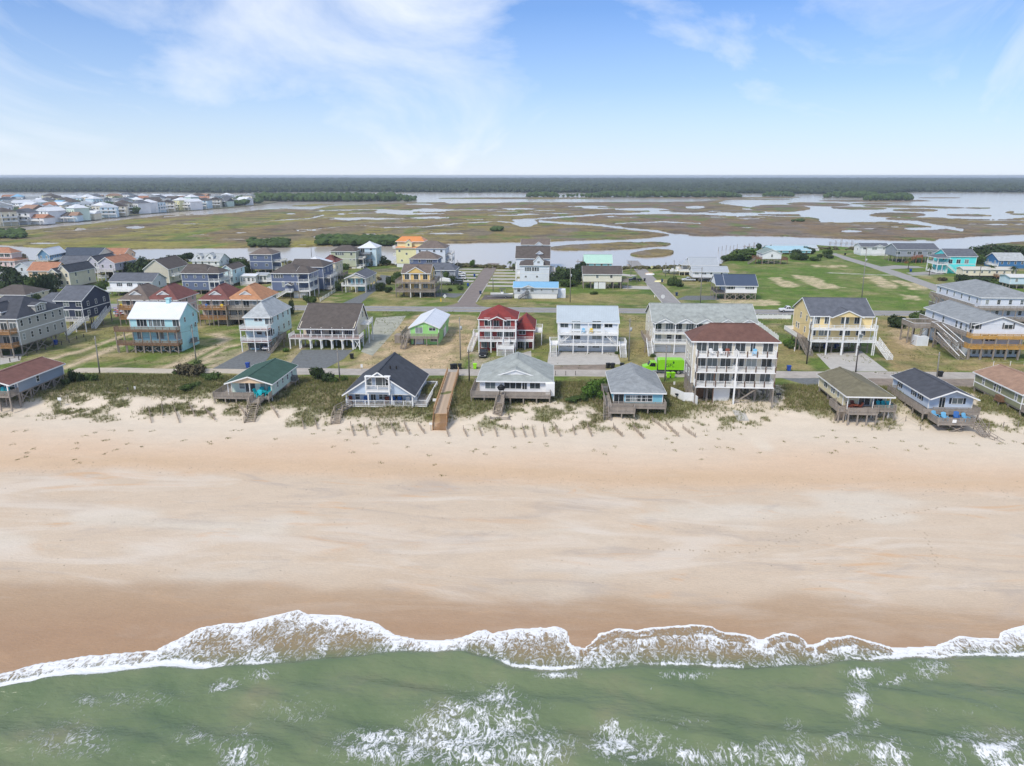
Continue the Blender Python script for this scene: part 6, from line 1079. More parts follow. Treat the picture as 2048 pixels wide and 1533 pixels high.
# ------------------------------------------------------------------ planting
HOUSES = [(o.matrix_basis.translation.x, o.matrix_basis.translation.y, o['label']) for o in COL.objects if o.get('category') == 'house' and o.name.split('.')[0] != 'village_house']
def near(x, y):
    l = min(HOUSES, key=lambda q: (q[0]-x)**2+(q[1]+5-y)**2)[2]
    for sp_ in (' with ', ' under ', ' on ', ' behind ', ' high ', ' half ', ' over ', ' near ', ' beside ', ' by ', ' furthest ', ' below ', ' raised ', ' joined ', ' beyond '): l = l.split(sp_)[0]
    return l
USED = {}
def lab(o, text, cat, group):
    tag(o, text, cat, group); return o
def leafmat(name, c, c2):
    m = mat(name, c, .7, .3, .9, c2=c2, detail=5, spec=.2); b = m.node_tree.nodes['Principled BSDF']
    b.inputs['Subsurface Weight'].default_value = 0.0; return m
LM = {'dark': leafmat('leaf_dark', (.022, .045, .014), (.055, .085, .026)), 'mid': leafmat('leaf_mid', (.045, .085, .018), (.10, .15, .035)), 'bright': leafmat('leaf_bright', (.055, .12, .016), (.13, .23, .035)), 'brown': leafmat('leaf_brown', (.09, .075, .045), (.16, .135, .07))}
def leafcloud(seed, n, size, lobes, flat=.75):
    """many small leaf faces scattered through a lumpy crown about 1 m in radius"""
    r = np.random.default_rng(seed); L_ = [(r.normal(0, .42), r.normal(0, .42), .30+.6*r.random()*flat, .34+.26*r.random()) for _ in range(lobes)]
    V = []; F = []
    for i in range(n):
        cx, cy, cz, cr_ = L_[i % lobes]; d = r.normal(size=3); d /= np.linalg.norm(d); rad = cr_*(.72+.34*r.random()); p = np.array([cx, cy, cz])+d*rad*np.array([1, 1, .85])
        if p[2] < .02: p[2] = .02+.1*r.random()
        t_ = np.cross(d, r.normal(size=3)); t_ /= np.linalg.norm(t_)+1e-6; b_ = np.cross(d, t_)+.6*d*r.normal(); s_ = size*(.6+.8*r.random()); o = len(V)
        V += [p-t_*s_, p-b_*s_*.6, p+t_*s_, p+b_*s_*.9]; F.append((o, o+1, o+2, o+3))
    return np.array(V), np.array(F)
def nmesh(name, V, F, m):
    me = bpy.data.meshes.new(name); me.from_pydata([tuple(map(float, v)) for v in V], [], [tuple(map(int, f)) for f in F]); me.materials.append(m); return me
M_BARK = mat('bark', (.10, .08, .06), .9, .3, 3.0, .4); CR = {}
for nm in LM: CR[nm] = [nmesh('crown', *leafcloud(31+i, 1500, .085, 9+2*i), LM[nm]) for i in range(3)]
def trunk_mesh(key, h, spread_=.4, n=4):
    if key in MC: return MC[key]
    b = MB(); r = random.Random(str(key))
    b.tube((0, 0, -.3), (.03, 0, h*.45), .09, .07, 7)
    for i in range(n): a = i*6.28/n+r.random(); b.tube((.03, 0, h*.3+.1*i*h/n), (math.cos(a)*spread_, math.sin(a)*spread_, h*(.7+.3*r.random())), .05, .015, 6)
    MC[key] = b.mesh('trunk', M_BARK); return MC[key]
def shrub(px_, py_, wpx, hpx, kind='dark', z=None, what='shrub', look=None):
    p = G(px_, py_, 0.0); zz_ = float(gz(np.array([p.x]), np.array([p.y]))[0]) if p.y < 152 else 0.0
    if zz_: p = G(px_, py_, zz_)
    dist = math.sqrt(p.x**2+p.y**2+CAM_H**2); w = max(.6, wpx*dist/FPX/2); h = max(.5, hpx*dist/FPX/1.02)
    e = tag(empty('tree' if what == 'tree' else 'shrub', (p.x, p.y, zz_-.05), rnd.uniform(0, 6.28)), None, what)
    i = rnd.randrange(3); lift = .35 if what == 'tree' else 0.0
    inst('crown', CR[kind][i], (0, 0, h*lift*.8), 0, e, (w, w, h*(1-lift*.6)/1.15)); inst('trunk', trunk_mesh(('tr', i), 1.0), (0, 0, 0), 0, e, (max(.4, w*.5), max(.4, w*.5), h*(.6+lift*.3)))
    look = look or {'dark': 'dark green wind shaped', 'mid': 'mid green rounded', 'bright': 'bright green dense', 'brown': 'brownish half bare'}[kind]
    size = 'big' if w > 3 else 'small' if w < 1.3 else 'middling'
    e['label'] = f'{size} {look} {what} next to the {near(p.x, p.y)}'; e['group'] = 'shrubs and trees among the houses'; return e
for a in ((145,766,14,26,'dark'),(160,768,16,22,'dark'),(180,764,22,16,'mid'),(131,770,12,12,'dark'),(379,752,46,26,'brown'),(372,744,30,14,'mid'),(352,750,14,9,'mid'),(379,779,32,12,'mid'),(397,744,26,22,'mid'),(426,766,34,22,'mid'),(385,775,14,9,'dark'),(410,757,24,10,'mid'),(640,760,26,28,'dark'),(655,765,30,22,'dark'),(668,767,22,14,'mid'),(688,764,18,12,'mid'),(632,752,20,18,'dark'),(1180,795,46,32,'bright'),(1196,784,34,30,'bright'),(1205,800,24,20,'bright'),(1168,800,20,14,'mid'),(1148,800,30,8,'mid'),(1576,693,24,16,'bright'),(1586,698,18,12,'mid'),(1234,709,10,8,'mid'),(1305,715,10,8,'mid'),(1794,656,36,24,'dark'),(1805,652,20,18,'dark'),(1832,642,26,18,'mid'),(1852,640,18,18,'dark'),(1842,645,14,10,'mid'),
          (8,562,36,30,'dark'),(22,572,42,34,'dark'),(42,585,46,32,'dark'),(60,592,46,34,'mid'),(78,590,40,38,'dark'),(95,588,36,34,'dark'),(108,578,20,30,'dark'),(30,596,26,20,'mid'),(50,604,30,14,'bright'),(8,590,24,22,'dark'),(70,602,26,14,'mid'),
          (265,556,34,34,'dark'),(282,560,38,34,'dark'),(300,556,34,32,'dark'),(318,552,32,28,'mid'),(272,570,24,16,'mid'),(340,530,30,14,'mid'),(355,526,26,16,'dark'),(203,578,18,14,'mid'),(221,558,20,16,'brown'),(38,528,26,18,'brown'),(370,520,34,14,'dark'),
          (462,546,26,18,'mid'),(480,548,28,20,'dark'),(495,545,22,20,'mid'),(470,528,30,12,'mid'),(440,530,24,12,'dark'),(624,606,22,16,'mid'),(612,600,14,9,'dark'),(680,582,20,18,'dark'),(690,574,14,14,'dark'),(583,628,12,30,'dark'),(571,704,14,8,'bright'),(757,528,26,18,'mid'),(745,532,20,10,'mid'),(772,530,22,12,'mid'),(690,540,18,14,'mid'),(705,530,26,10,'mid'),
          (762,583,16,20,'dark'),(774,585,14,12,'dark'),(781,582,12,9,'dark'),(778,570,12,18,'dark'),(760,561,10,8,'brown'),(790,566,22,18,'mid'),(798,560,18,18,'mid'),(892,562,26,26,'mid'),(903,566,18,16,'dark'),(901,583,10,7,'dark'),(920,580,16,9,'mid'),(1130,568,50,30,'dark'),(1118,560,34,28,'mid'),(1145,560,34,26,'dark'),(1110,570,26,20,'dark'),(1138,573,40,16,'mid'),(1180,537,32,18,'dark'),(1200,535,24,12,'mid'),(1160,540,26,18,'dark'),(1189,589,14,7,'mid'),(1346,572,24,18,'mid'),(1358,574,16,10,'dark'),(1486,520,50,22,'mid'),(1470,518,30,16,'bright'),(1500,516,36,20,'bright'),(1452,522,24,12,'mid'),(1593,520,24,14,'mid'),(1605,521,26,13,'dark'),(1620,508,22,14,'dark'),(1628,522,22,9,'mid'),(1660,517,18,8,'dark'),(1926,566,24,16,'dark'),(1945,568,20,10,'mid'),(1970,569,26,14,'dark'),(1990,572,22,10,'mid'),(1886,562,18,7,'brown'),(2012,570,18,9,'mid'),(1640,516,12,8,'dark')):
    shrub(*a)
for a in ((943,536,14,16,'bright'),(1517,504,12,16,'dark'),(1655,514,16,14,'mid'),(1962,530,44,30,'dark'),(1985,528,36,28,'dark'),(2005,512,40,18,'dark'),(2040,520,34,22,'dark'),(1950,535,26,22,'mid'),(286,548,18,30,'dark'),(1590,512,16,12,'dark')): shrub(*a, what='tree')
# palms
def frond_mesh():
    V = []; F = []
    r = random.Random(4)
    for i in range(34):
        a = i*2.4; el = r.uniform(-.5, .9); L_ = r.uniform(.8, 1.1); w = .11; d = Vector((math.cos(a)*math.cos(el), math.sin(a)*math.cos(el), math.sin(el))); s_ = Vector((-math.sin(a), math.cos(a), 0)); prev = None
        for k in range(5):
            t_ = k/4; c_ = d*L_*t_+Vector((0, 0, -.55*t_*t_)); ww = w*(1.1-t_*.9); o = len(V); V += [c_-s_*ww, c_+s_*ww]
            if k: F.append((o-2, o-1, o+1, o))
    return nmesh('fronds', V, F, LM['mid'])
FR = frond_mesh(); PT = MB().tube((0, 0, -.4), (.06, 0, .5), .17, .13, 9).tube((.06, 0, .5), (0, .04, 1.0), .13, .14, 9).mesh('trunk', M_BARK, True)
for i, (a, b_, hp) in enumerate(((1816,539,24),(1858,552,22),(1979,556,26),(2024,558,26),(896,560,22),(1020,540,22),(1027,542,18),(1033,540,20),(893,550,20))):
    p = G(a, b_); d = math.sqrt(p.x**2+p.y**2); h = hp*d/FPX; e = tag(empty('palm_tree', p, i), f'fan palm with a shaggy head beside the {near(p.x, p.y)}', 'palm tree', 'palms among the houses'); inst('trunk', PT, (0, 0, 0), 0, e, (1.2, 1.2, h*.72)); inst('fronds', FR, (0, 0, h*.72), 0, e, (h*.36, h*.36, h*.34))
# reeds along the creek, scrub on the marsh edge, village trees
def scrub(name, pts, hs, m, label):
    sp = [(p.x, p.y, p.z, h*.85, h) for p, h in zip(pts, hs)]; return wood(name, sp, m, label)
r_ = random.Random(3); pts = []; hs = []
for (xa, ya, xb, yb, n) in ((900,533,1010,537,70), (1020,538,1120,540,60), (1230,540,1440,534,130), (1450,520,1475,503,30), (560,527,860,534,140), (1530,497,1720,500,90), (1760,504,2048,507,120), (90,522,560,526,170)):
    for i in range(n): q = r_.random(); pts.append(G(xa+(xb-xa)*q, ya+(yb-ya)*q+r_.uniform(-2, 2), -.2)); hs.append(r_.uniform(.7, 1.9))
scrub('creek_reeds', pts, hs, leafmat('reeds', (.065, .07, .028), (.14, .125, .055)), 'brownish green reeds fringing the creek bank')
for (xa, xb, ya, n, h0, h1, lb) in ((500,575,494,60,1.5,3.6,'grey green thicket on the marsh bank opposite the blue houses'), (640,800,491,190,1.8,5.0,'dark green thicket on the marsh bank left of the orange roof'), (985,1003,463,22,2,4,'small lone thicket on the open marsh'), (-40,45,478,70,2,5,'thicket on the marsh beyond the pink house'), (1585,1605,444,10,1.5,3,'lone dark scrub on the right hand marsh')):
    pts = [G(r_.uniform(xa, xb), ya-r_.random()**1.5*12*(1 if xb-xa > 30 else .3), -.4) for _ in range(int(n*1.7))]; scrub('marsh_thicket', pts, [r_.uniform(h0, h1) for _ in pts], M_WOOD2, lb)
pts = [G(r_.uniform(-60, 500), 0, 0) for _ in range(0)]; hs = []
for _ in range(520):
    x = r_.uniform(-60, 520); y = r_.uniform(403, np.interp(x, [-60, 190, 330, 520], [451, 437, 423, 409])); pts.append(G(x, y, -.2)); hs.append(r_.uniform(4, 11))
scrub('village_greenery', pts, hs, M_WOOD2, 'dark trees scattered between the far village houses')
# dune grass
q = np.random.default_rng(9)
def tufts(name, X, Y, Z, hmin, hmax, nb, label, cols, bw=.045, lean=.45):
    n = len(X); VV = []; CC = []
    for k in range(nb):
        a = q.random(n)*6.283; h = hmin+(hmax-hmin)*q.random(n)**1.3; l = h*lean*(.3+q.random(n)); ox = q.normal(0, .13, n); oy = q.normal(0, .13, n); w = bw*(.7+.8*q.random(n)); ca, sa = np.cos(a), np.sin(a)
        b0 = np.c_[X+ox-sa*w, Y+oy+ca*w, Z-.04]; b1 = np.c_[X+ox+sa*w, Y+oy-ca*w, Z-.04]; tp = np.c_[X+ox+ca*l, Y+oy+sa*l, Z+h]; VV.append(np.stack([b0, b1, tp], 1).reshape(-1, 3)); ci = cols[q.integers(0, len(cols), n)]*(.7+.6*q.random((n, 1))); CC.append(np.repeat(ci, 3, 0))
    V = np.vstack(VV); F = np.arange(len(V)).reshape(-1, 3); o = npmesh(name, V, F, GM, smooth=False, attrs={'gcol': np.vstack(CC)}); o['kind'] = 'stuff'; tag(o, label, 'grass'); return o
GM = attr_mat('grass_blades', 'gcol', rough=.8, fine=(.5, .15), fine2=(4, .15), bump=0)
gc = np.array([[.16,.18,.055],[.26,.22,.10],[.14,.18,.045],[.20,.165,.085],[.32,.28,.15],[.12,.15,.04],[.24,.23,.09]])
px, py = projn(GV['dx'], GV['dy'], GV['dz']); ok = (px > -120) & (px < 2170) & (GV['dy'] < 154.5) & (GV['dy'] > 118)
w = np.where(ok, GV['d'], 0); w = np.maximum(w, .25*(w > .12))*(.35+.9*fbm(GV['dx'], GV['dy'], 2.5, 3, 3.7)); w = w/w.sum(); ii = q.choice(len(w), 62000, p=w); X = GV['dx'][ii]+q.uniform(-.4, .4, len(ii)); Y = GV['dy'][ii]+q.uniform(-.3, .3, len(ii)); rdk = np.abs(Y-(158.7+.0325*(X+8.9))) > 3.2; _bw0, _bw1 = G(*C(3, 950, 1005)), G(*C(3, 852, 1398), -.6); rdk &= segdist(X, Y, [(_bw0.x, _bw0.y), (_bw1.x, _bw1.y)]) > 1.6; X, Y = X[rdk], Y[rdk]
tufts('dune_grass', X, Y, gz(X, Y), .2, .7, 6, 'olive and straw coloured dune grass in front of the houses', gc, .034)
# town weeds
X = q.uniform(-130, 150, 16000); Y = q.uniform(162, 236, 16000); k_ = (fbm(X, Y, 9, 4, 6.6) > .50) & (fbm(X, Y, 3, 3, 2.2) > .48); X, Y = X[k_], Y[k_]
tufts('lot_weeds', X, Y, X*0, .12, .4, 4, 'low weeds and rough grass on the house lots', gc[[0, 2, 5, 1]], .06)
# beach plants and wrack specks
px_ = q.uniform(-50, 2100, 110); py_ = np.where(px_ < 1100, q.normal(885, 22, 110), q.normal(888, 14, 110)); X, Y = Gn(px_, np.clip(py_, 862, 960), -.6); Z = gz(X, Y); X = np.repeat(X, 9)+q.normal(0, .22, 110*9); Y = np.repeat(Y, 9)+q.normal(0, .22, 110*9)
tufts('beach_plants', X, Y, gz(X, Y), .05, .15, 4, 'small green seedling plants dotted over the dry upper beach', np.array([[.11,.15,.035],[.26,.23,.07],[.14,.12,.05]]), .06, 1.0)

# ------------------------------------------------------------------ street furniture
M_POLE = mat('pole_wood', (.26, .245, .22), .85, .2, 1.0); M_POLED = mat('pole_dark', (.085, .075, .068), .85, .2, 1.0); M_TRF = mat('transformer_grey', (.42, .44, .44), .5)
POLES = ((1,785,1095,755,800,0,0),(1,1545,1000,1505,740,0,0),(2,1180,1140,1150,895,0,0),(3,1002,890,992,590,0,1),(3,1065,1050,1058,820,1,0),(4,308,405,300,225,0,0),(4,857,482,855,230,0,1),(4,1275,900,1278,600,0,1),(5,462,1045,472,780,0,0),(5,715,490,722,230,0,0),(5,527,300,525,178,0,0),(5,262,342,262,240,0,0),(5,220,292,222,185,0,0),(5,468,302,466,195,0,0),(6,225,920,258,620,1,0),(6,575,980,592,790,1,0),(6,1155,1015,1160,840,0,0),(6,615,490,637,90,0,1),(6,1450,352,1465,220,1,0),(6,1700,372,1720,250,1,0),(1,515,418,488,250,0,0),(1,1108,302,1100,195,0,0),(2,1012,505,1010,330,0,0),(2,1185,362,1185,270,0,0),(3,868,442,865,250,0,0),(3,982,252,978,195,0,0),(6,1690,140,1690,90,0,0),(2,955,165,953,95,0,0))
PXY = []
for i, (k, bx_, by_, tx, ty, dk, tr) in enumerate(POLES):
    a, b_ = C(k, bx_, by_); p = G(a, b_); zg = float(gz(np.array([p.x]), np.array([p.y]))[0]) if p.y < 152 else 0.0
    d = ray(*C(k, tx, ty)); t_ = p.y/d.y; top = Vector((d.x*t_, p.y, CAM_H+d.z*t_)); h = max(5, top.z-zg); lean = (top.x-p.x)*.5; m = M_POLED if dk else M_POLE
    e = tag(empty('utility_pole', (p.x, p.y, zg)), f'{"dark" if dk else "pale"} wooden utility pole{" with a grey transformer" if tr else ""} standing by the {near(p.x, p.y)}', 'utility pole', 'utility poles along the roads')
    MB().tube((0, 0, -.6), (lean, 0, h), .17, .11, 10).build('post', m, e, True); MB().box(lean-.09, lean+.09, -.09, .09, h-.02, h+.06).build('pole_cap', M_TRF, e); MB().bar((lean*.95-.35, -.13, h-.6), (lean*.95+.35, -.13, h-.6), .09).build('bracket', m, e); PXY.append((p.x+lean, p.y, zg+h-.3))
    if tr: MB().tube((lean*.8+.32, -.1, h*.8-.9), (lean*.8+.32, -.1, h*.8), .26, .26, 12).build('transformer', M_TRF, e, True)
def wire(i, j, dz=0.0, sag=.9):
    a, b_ = Vector(PXY[i]), Vector(PXY[j]); mb = MB(); n_ = 10; prev = None
    for k in range(n_+1):
        t_ = k/n_; c_ = a.lerp(b_, t_)+Vector((0, 0, dz-4*sag*t_*(1-t_)))
        if prev is not None: mb.tube(prev, c_, .022, .022, 4, False)
        prev = c_
    o = mb.build('overhead_wire', M_POLED); tag(o, f'thin overhead wire from the pole by the {near(a.x, a.y)}', 'wire', 'overhead wires')
for a in ((0, 1), (1, 2), (3, 7), (7, 14), (4, 8), (8, 15), (15, 16), (20, 21), (21, 22), (5, 6), (6, 9), (18, 19)): wire(*a)

# bins
def bin_(px_, py_, m, nm, rz=0.0, z=0.0):
    p = G(px_, py_, z); e = tag(empty('wheelie_bin', p, rz), f'{nm} wheelie bin beside the {near(p.x, p.y)}', 'bin', 'wheelie bins'); key = ('bin', m.name)
    if key not in MC:
        V = [(-.26,-.28,.08),(.26,-.28,.08),(.26,.26,.08),(-.26,.26,.08),(-.34,-.36,1.0),(.34,-.36,1.0),(.34,.36,1.0),(-.34,.36,1.0)]
        b = MB().add(V, [(3,2,1,0),(0,1,5,4),(1,2,6,5),(2,3,7,6),(3,0,4,7),(4,5,6,7)]).box(-.37, .37, -.39, -.33, .9, 1.0); l = MB().prism([(-.4, 1.005), (.42, 1.005), (.42, 1.05), (.1, 1.12), (-.4, 1.06)], 'x', -.37, .37).bar((-.3, .46, 1.0), (.3, .46, 1.0), .05); w = MB().tube((-.03, 0, 0), (.03, 0, 0), .13, .13, 12)
        MC[key] = (b.mesh('body', m), l.mesh('lid', m), w.mesh('wheel', M_DARK))
    b, l, w = MC[key]; inst('body', b, parent=e); inst('lid', l, parent=e)
    for s_ in (-1, 1): inst('wheel', w, (s_*.3, .3, .13), 0, e)
    e.scale = (1.2, 1.2, 1.2)
BLU = mat('bin_blue', (.02, .07, .32), .5); BLK = mat('bin_black', (.018, .02, .022), .5); LIM = mat('bin_lime', (.32, .75, .02), .5); NAV = mat('bin_navy', (.025, .055, .12), .5)
for a in ((496,736,BLU,'bright blue'),(1577,742,BLU,'bright blue'),(1650,698,BLU,'blue'),(1672,698,BLU,'blue'),(704,718,BLK,'black'),(707,696,BLU,'blue'),(904,739,BLK,'black',.3),(911,738.5,BLK,'black',-.2),(920,738.5,BLK,'black'),(950,738,LIM,'lime green'),(1216,737,BLK,'black',.4),(1225,737.5,BLK,'black',1.0),(1244,737,BLK,'black',-.4),(1336,756,LIM,'lime green'),(1345,756,LIM,'lime green',.4),(1880,754,BLK,'black'),(1510,786,BLK,'black'),(936,573,BLU,'blue'),(949,554,BLU,'blue'),(961,589,NAV,'navy'),(1289,563,BLK,'black'),(1324,565,NAV,'navy'),(1353,592,NAV,'navy'),(1690,511,BLK,'black'),(1821,544,BLU,'blue'),(112,690,BLU,'blue'),(1312,702,BLK,'black')): bin_(*a)
# chairs
def chair_proto(m):
    key = ('adir', m.name)
    if key not in MC:
        seat = MB(); back = MB()
        seat.add([(-.3,-.35,.36),(.3,-.35,.36),(.3,.2,.27),(-.3,.2,.27),(-.3,-.35,.40),(.3,-.35,.40),(.3,.2,.31),(-.3,.2,.31)], [(3,2,1,0),(4,5,6,7),(0,1,5,4),(1,2,6,5),(2,3,7,6),(3,0,4,7)])
        back.add([(-.3,.18,.28),(.3,.18,.28),(.34,.5,1.0),(0,.53,1.1),(-.34,.5,1.0),(-.3,.22,.28),(.3,.22,.28),(.34,.54,1.0),(0,.57,1.1),(-.34,.54,1.0)], [(0,1,2,3,4),(9,8,7,6,5),(0,5,6,1),(1,6,7,2),(2,7,8,3),(3,8,9,4),(4,9,5,0)])
        arm = MB().box(-.07, .07, -.42, .3, .56, .6); lg = MB().box(-.04, .04, -.05, .05, 0, .56)
        MC[key] = [x.mesh(n_, m) for x, n_ in ((seat, 'seat'), (back, 'backrest'), (arm, 'armrest'), (lg, 'leg'))]
    return MC[key]
def chair(loc, rz, m, lb, sc=1.0):
    e = tag(empty('deck_chair', loc, rz), lb, 'chair', 'outdoor chairs on the porches and decks'); s_, b, a, l = chair_proto(m); inst('seat', s_, parent=e); inst('backrest', b, parent=e); e.scale = (sc, sc, sc)
    for q_ in (-1, 1): inst('armrest', a, (q_*.36, 0, 0), 0, e); inst('leg', l, (q_*.36, -.36, 0), 0, e); inst('leg', l, (q_*.3, .16, 0), 0, e)
TQ = mat('chair_turquoise', (.01, .42, .47), .5); BLC = mat('chair_blue', (.03, .13, .38), .5); YLC = mat('chair_yellow', (.75, .52, .03), .5); WHC = mat('chair_white', (.75, .75, .73), .5); RDC = mat('chair_red', (.22, .055, .03), .6); SKY_ = mat('chair_sky', (.16, .42, .62), .5)
def hroot(t): return next(o for o in COL.objects if o.get('label', '').startswith(t))
bpy.context.view_layer.update()
def onh(t, x, y, z): o = hroot(t); return o.matrix_world @ Vector((x, y, z))
def floor_of(t, name='deck'):
    return max(v[2] for ch in hroot(t).children if ch.name.split('.')[0] == name for v in ch.bound_box)
zt = floor_of('mint green cottage'); 
for i, (x, y, rz) in enumerate(((2.0,1.0,.3),(3.3,1.2,-.2),(3.6,.1,-1.2),(1.4,.0,1.2),(2.3,-1.0,.2))): chair(onh('mint green cottage', x, y, zt), rz, TQ, 'bright turquoise deck chair on the porch of the mint green cottage', 1.25)
zt = floor_of('slate blue single')
for x, y, rz in ((3.2,-1.3,.4),(1.9,-1.2,0),(.4,-1.3,-.3)): chair(onh('slate blue single', x, y, zt), rz, TQ, 'turquoise deck chair on the corner porch of the slate blue house', 1.2)
zt = floor_of('pale blue steep')
for x, m, nm in ((-6.2,RDC,'dark red'),(-3.0,BLC,'blue'),(1.2,RDC,'dark red'),(2.3,BLC,'blue'),(3.6,BLC,'blue'),(5.3,WHC,'white'),(6.5,WHC,'white')): chair(onh('pale blue steep', x, 1.3, zt), rnd.uniform(-.3, .3), m, f'{nm} deck chair on the front porch of the pale blue steep gabled house', 1.2)
zt = floor_of('pale yellow cottage')
for x, y in ((2.4,1.0),(3.4,1.1),(4.2,.9)): chair(onh('pale yellow cottage', x, y, zt), rnd.uniform(-.3, .3), TQ, 'teal deck chair on the porch of the pale yellow cottage', 1.15)
for x, y, rz in ((-3.2,.6,1.5),(-1.4,.6,-1.5),(-2.3,1.4,0)): chair(onh('pale yellow cottage', x, y, zt-.05), rz, RDC, 'red brown chair round the porch table of the pale yellow cottage', 1.1)
def table(loc, m, lb, r=.7):
    e = tag(empty('deck_table', loc), lb, 'table'); MB().tube((0, 0, .72), (0, 0, .78), r, r, 16).build('table_top', m, e)
    for i in range(4): MB().bar((math.cos(i*1.571+.8)*r*.6, math.sin(i*1.571+.8)*r*.6, 0), (math.cos(i*1.571+.8)*r*.6, math.sin(i*1.571+.8)*r*.6, .72), .07).build('leg', m, e)
table(onh('pale yellow cottage', -2.3, .4, zt-.05), RDC, 'red brown round table on the porch of the pale yellow cottage'); table(onh('mint green cottage', 2.6, .2, floor_of('mint green cottage')), TQ, 'turquoise round table among the chairs of the mint green cottage')
zt = floor_of('light blue cottage', 'lower_deck')
for i, (x, y) in enumerate(((-4.2,-3.4),(-3.0,-4.2),(-.6,-3.6),(.6,-4.4))): chair(onh('light blue cottage', x, y, zt), rnd.uniform(-.5, .5), BLC if i == 2 else SKY_, f'{"blue" if i == 2 else "sky blue"} chair on the lower deck of the light blue cottage', 1.3)
MB().box(-.35, .35, -.02, .02, -.3, .3).build('warning_sign', W_).location = onh('light blue cottage', -2.2, -6.06, zt+.5); tag(COL.objects[-1], 'small white warning sign on the lower deck railing of the light blue cottage', 'sign')
for t, nm, pts in (('tan house with maroon', 'balcony', ((-2.6,-1.2,BLC,'blue'),(2.4,-1.2,YLC,'yellow'))), ('tan house with taupe', 'balcony', ((-4,-1.2,YLC,'yellow'),)), ('long white three', 'balcony', ((-1.2,-1.2,SKY_,'blue'),(.8,-1.2,YLC,'lime yellow'))), ('tall beige', 'balcony', ((-4.6,-1.2,WHC,'white'),(-2.8,-1.1,WHC,'white'),(-1.7,-1.1,RDC,'brown'),(3.5,-1.1,SKY_,'pale blue')))):
    zt = floor_of(t, nm)-1.0 if 0 else max(v[2] for ch in hroot(t).children if ch.name.split('.')[0] == nm for v in ch.bound_box)
    for x, y, m, c_ in pts: chair(onh(t, x, y, zt), rnd.uniform(-.4, .4), m, f'{c_} chair on the top balcony of the {near(*hroot(t).location.xy)}', 1.15)
zt = floor_of('wide white beach'); 
def grill(loc, lb, pedestal=False, s_=1.0):
    e = tag(empty('charcoal_grill', loc), lb, 'grill')
    if pedestal: MB().tube((0, 0, -.2), (0, 0, .85), .05, .05, 8).build('post', BLK, e); MB().box(-.32, .32, -.22, .22, .85, 1.1).build('firebox', BLK, e); MB().bar((-.45, 0, 1.1), (.45, 0, 1.1), .04).build('handle', BLK, e)
    else:
        MB().tube((0, 0, .6), (0, 0, .9), .34, .5, 16).build('bowl', BLK, e, True); MB().tube((0, 0, .9), (0, 0, 1.2), .5, .2, 16).build('lid', BLK, e, True); MB().bar((0, 0, 1.2), (0, 0, 1.32), .1).build('handle', BLK, e)
        for i in range(3): MB().bar((math.cos(i*2.09)*.25, math.sin(i*2.09)*.25, .65), (math.cos(i*2.09)*.42, math.sin(i*2.09)*.42, 0), .05).build('leg', BLK, e)
    e.scale = (s_,)*3
grill(onh('wide white beach', s0 := -2.6, -2.2, zt), 'big black covered grill on the deck of the wide white cottage', s_=1.7); p = G(1556, 802, 1.0); grill(Vector((p.x, p.y, float(gz(np.array([p.x]), np.array([p.y]))[0]))), 'black pedestal grill on the sand beside the tall beige duplex', True, 1.3); p = G(1353, 800, 1.0); grill(Vector((p.x, p.y, float(gz(np.array([p.x]), np.array([p.y]))[0]))), 'small black pedestal grill between turquoise cottage and beige duplex', True)

# ------------------------------------------------------------------ public boardwalk
M_BW = mat('boardwalk_wood', (.46, .275, .14), .8, .2, 1.0, .2); M_BWP = mat('boardwalk_plank', (.48, .37, .265), .85, .2, 1.4, .2)
a0, a1 = G(*C(3, 950, 1005)), G(*C(3, 860, 1275), 2.1); a2 = G(*C(3, 852, 1398), -.6); e = tag(empty('beach_boardwalk', (a0.x, a0.y, 0)), 'orange brown wooden boardwalk running from the road over the dune to the beach', 'boardwalk')
o0 = Vector((a0.x, a0.y, 0)); A_, B_, Cc = a0-o0+Vector((0, 0, .9)), a1-o0, a2-o0; dr = (B_-A_); nn = int(dr.length/.32); az = math.atan2(dr.y, dr.x); wd = 2.5; key = MB().box(-.15, .15, -wd/2, wd/2, -.02, .02).mesh('plank', M_BWP)
tilt = math.atan2(dr.z, math.hypot(dr.x, dr.y))
for i in range(nn): o = inst('plank', key, A_.lerp(B_, (i+.5)/nn), az, e); o.rotation_euler = (0, -tilt, az)
sd_ = Vector((-dr.y, dr.x, 0)).normalized()*wd/2
for q_ in (-1, 1):
    rl = MB(); k = 12; up = Vector((0, 0, 1))
    for i in range(k+1): c_ = A_.lerp(B_, i/k)+sd_*q_; rl.bar(c_-up*1.6, c_+up*1.1, .14)
    for z_ in (.4, .75, 1.05): rl.bar(A_+sd_*q_+up*z_, B_+sd_*q_+up*z_, .05 if z_ < 1 else .16, .14 if z_ < 1 else .06)
    rl.bar(A_+sd_*q_-up*.15, B_+sd_*q_-up*.15, .07, .26); rl.build('railing', M_BW, e)
    rl = MB(); ds = Cc-B_
    for i in range(5): c_ = B_.lerp(Cc, i/4)+sd_*q_; rl.bar(c_-up*.8, c_+up*1.1, .14)
    for z_ in (.4, .75, 1.05): rl.bar(B_+sd_*q_+up*z_, Cc+sd_*q_+up*z_, .05, .14)
    rl.bar(B_+sd_*q_-up*.1, Cc+sd_*q_-up*.1, .08, .3); rl.build('stair_railing', M_BW, e)
key = MB().box(-.12, .12, -wd/2, wd/2, -.03, .03).mesh('tread', M_BW); nn = max(8, int(abs(Cc.z-B_.z)/.2)+2); az2 = math.atan2((Cc-B_).y, (Cc-B_).x)
for i in range(nn): inst('tread', key, B_.lerp(Cc, (i+.5)/nn)+Vector((0, 0, .05)), az2, e)
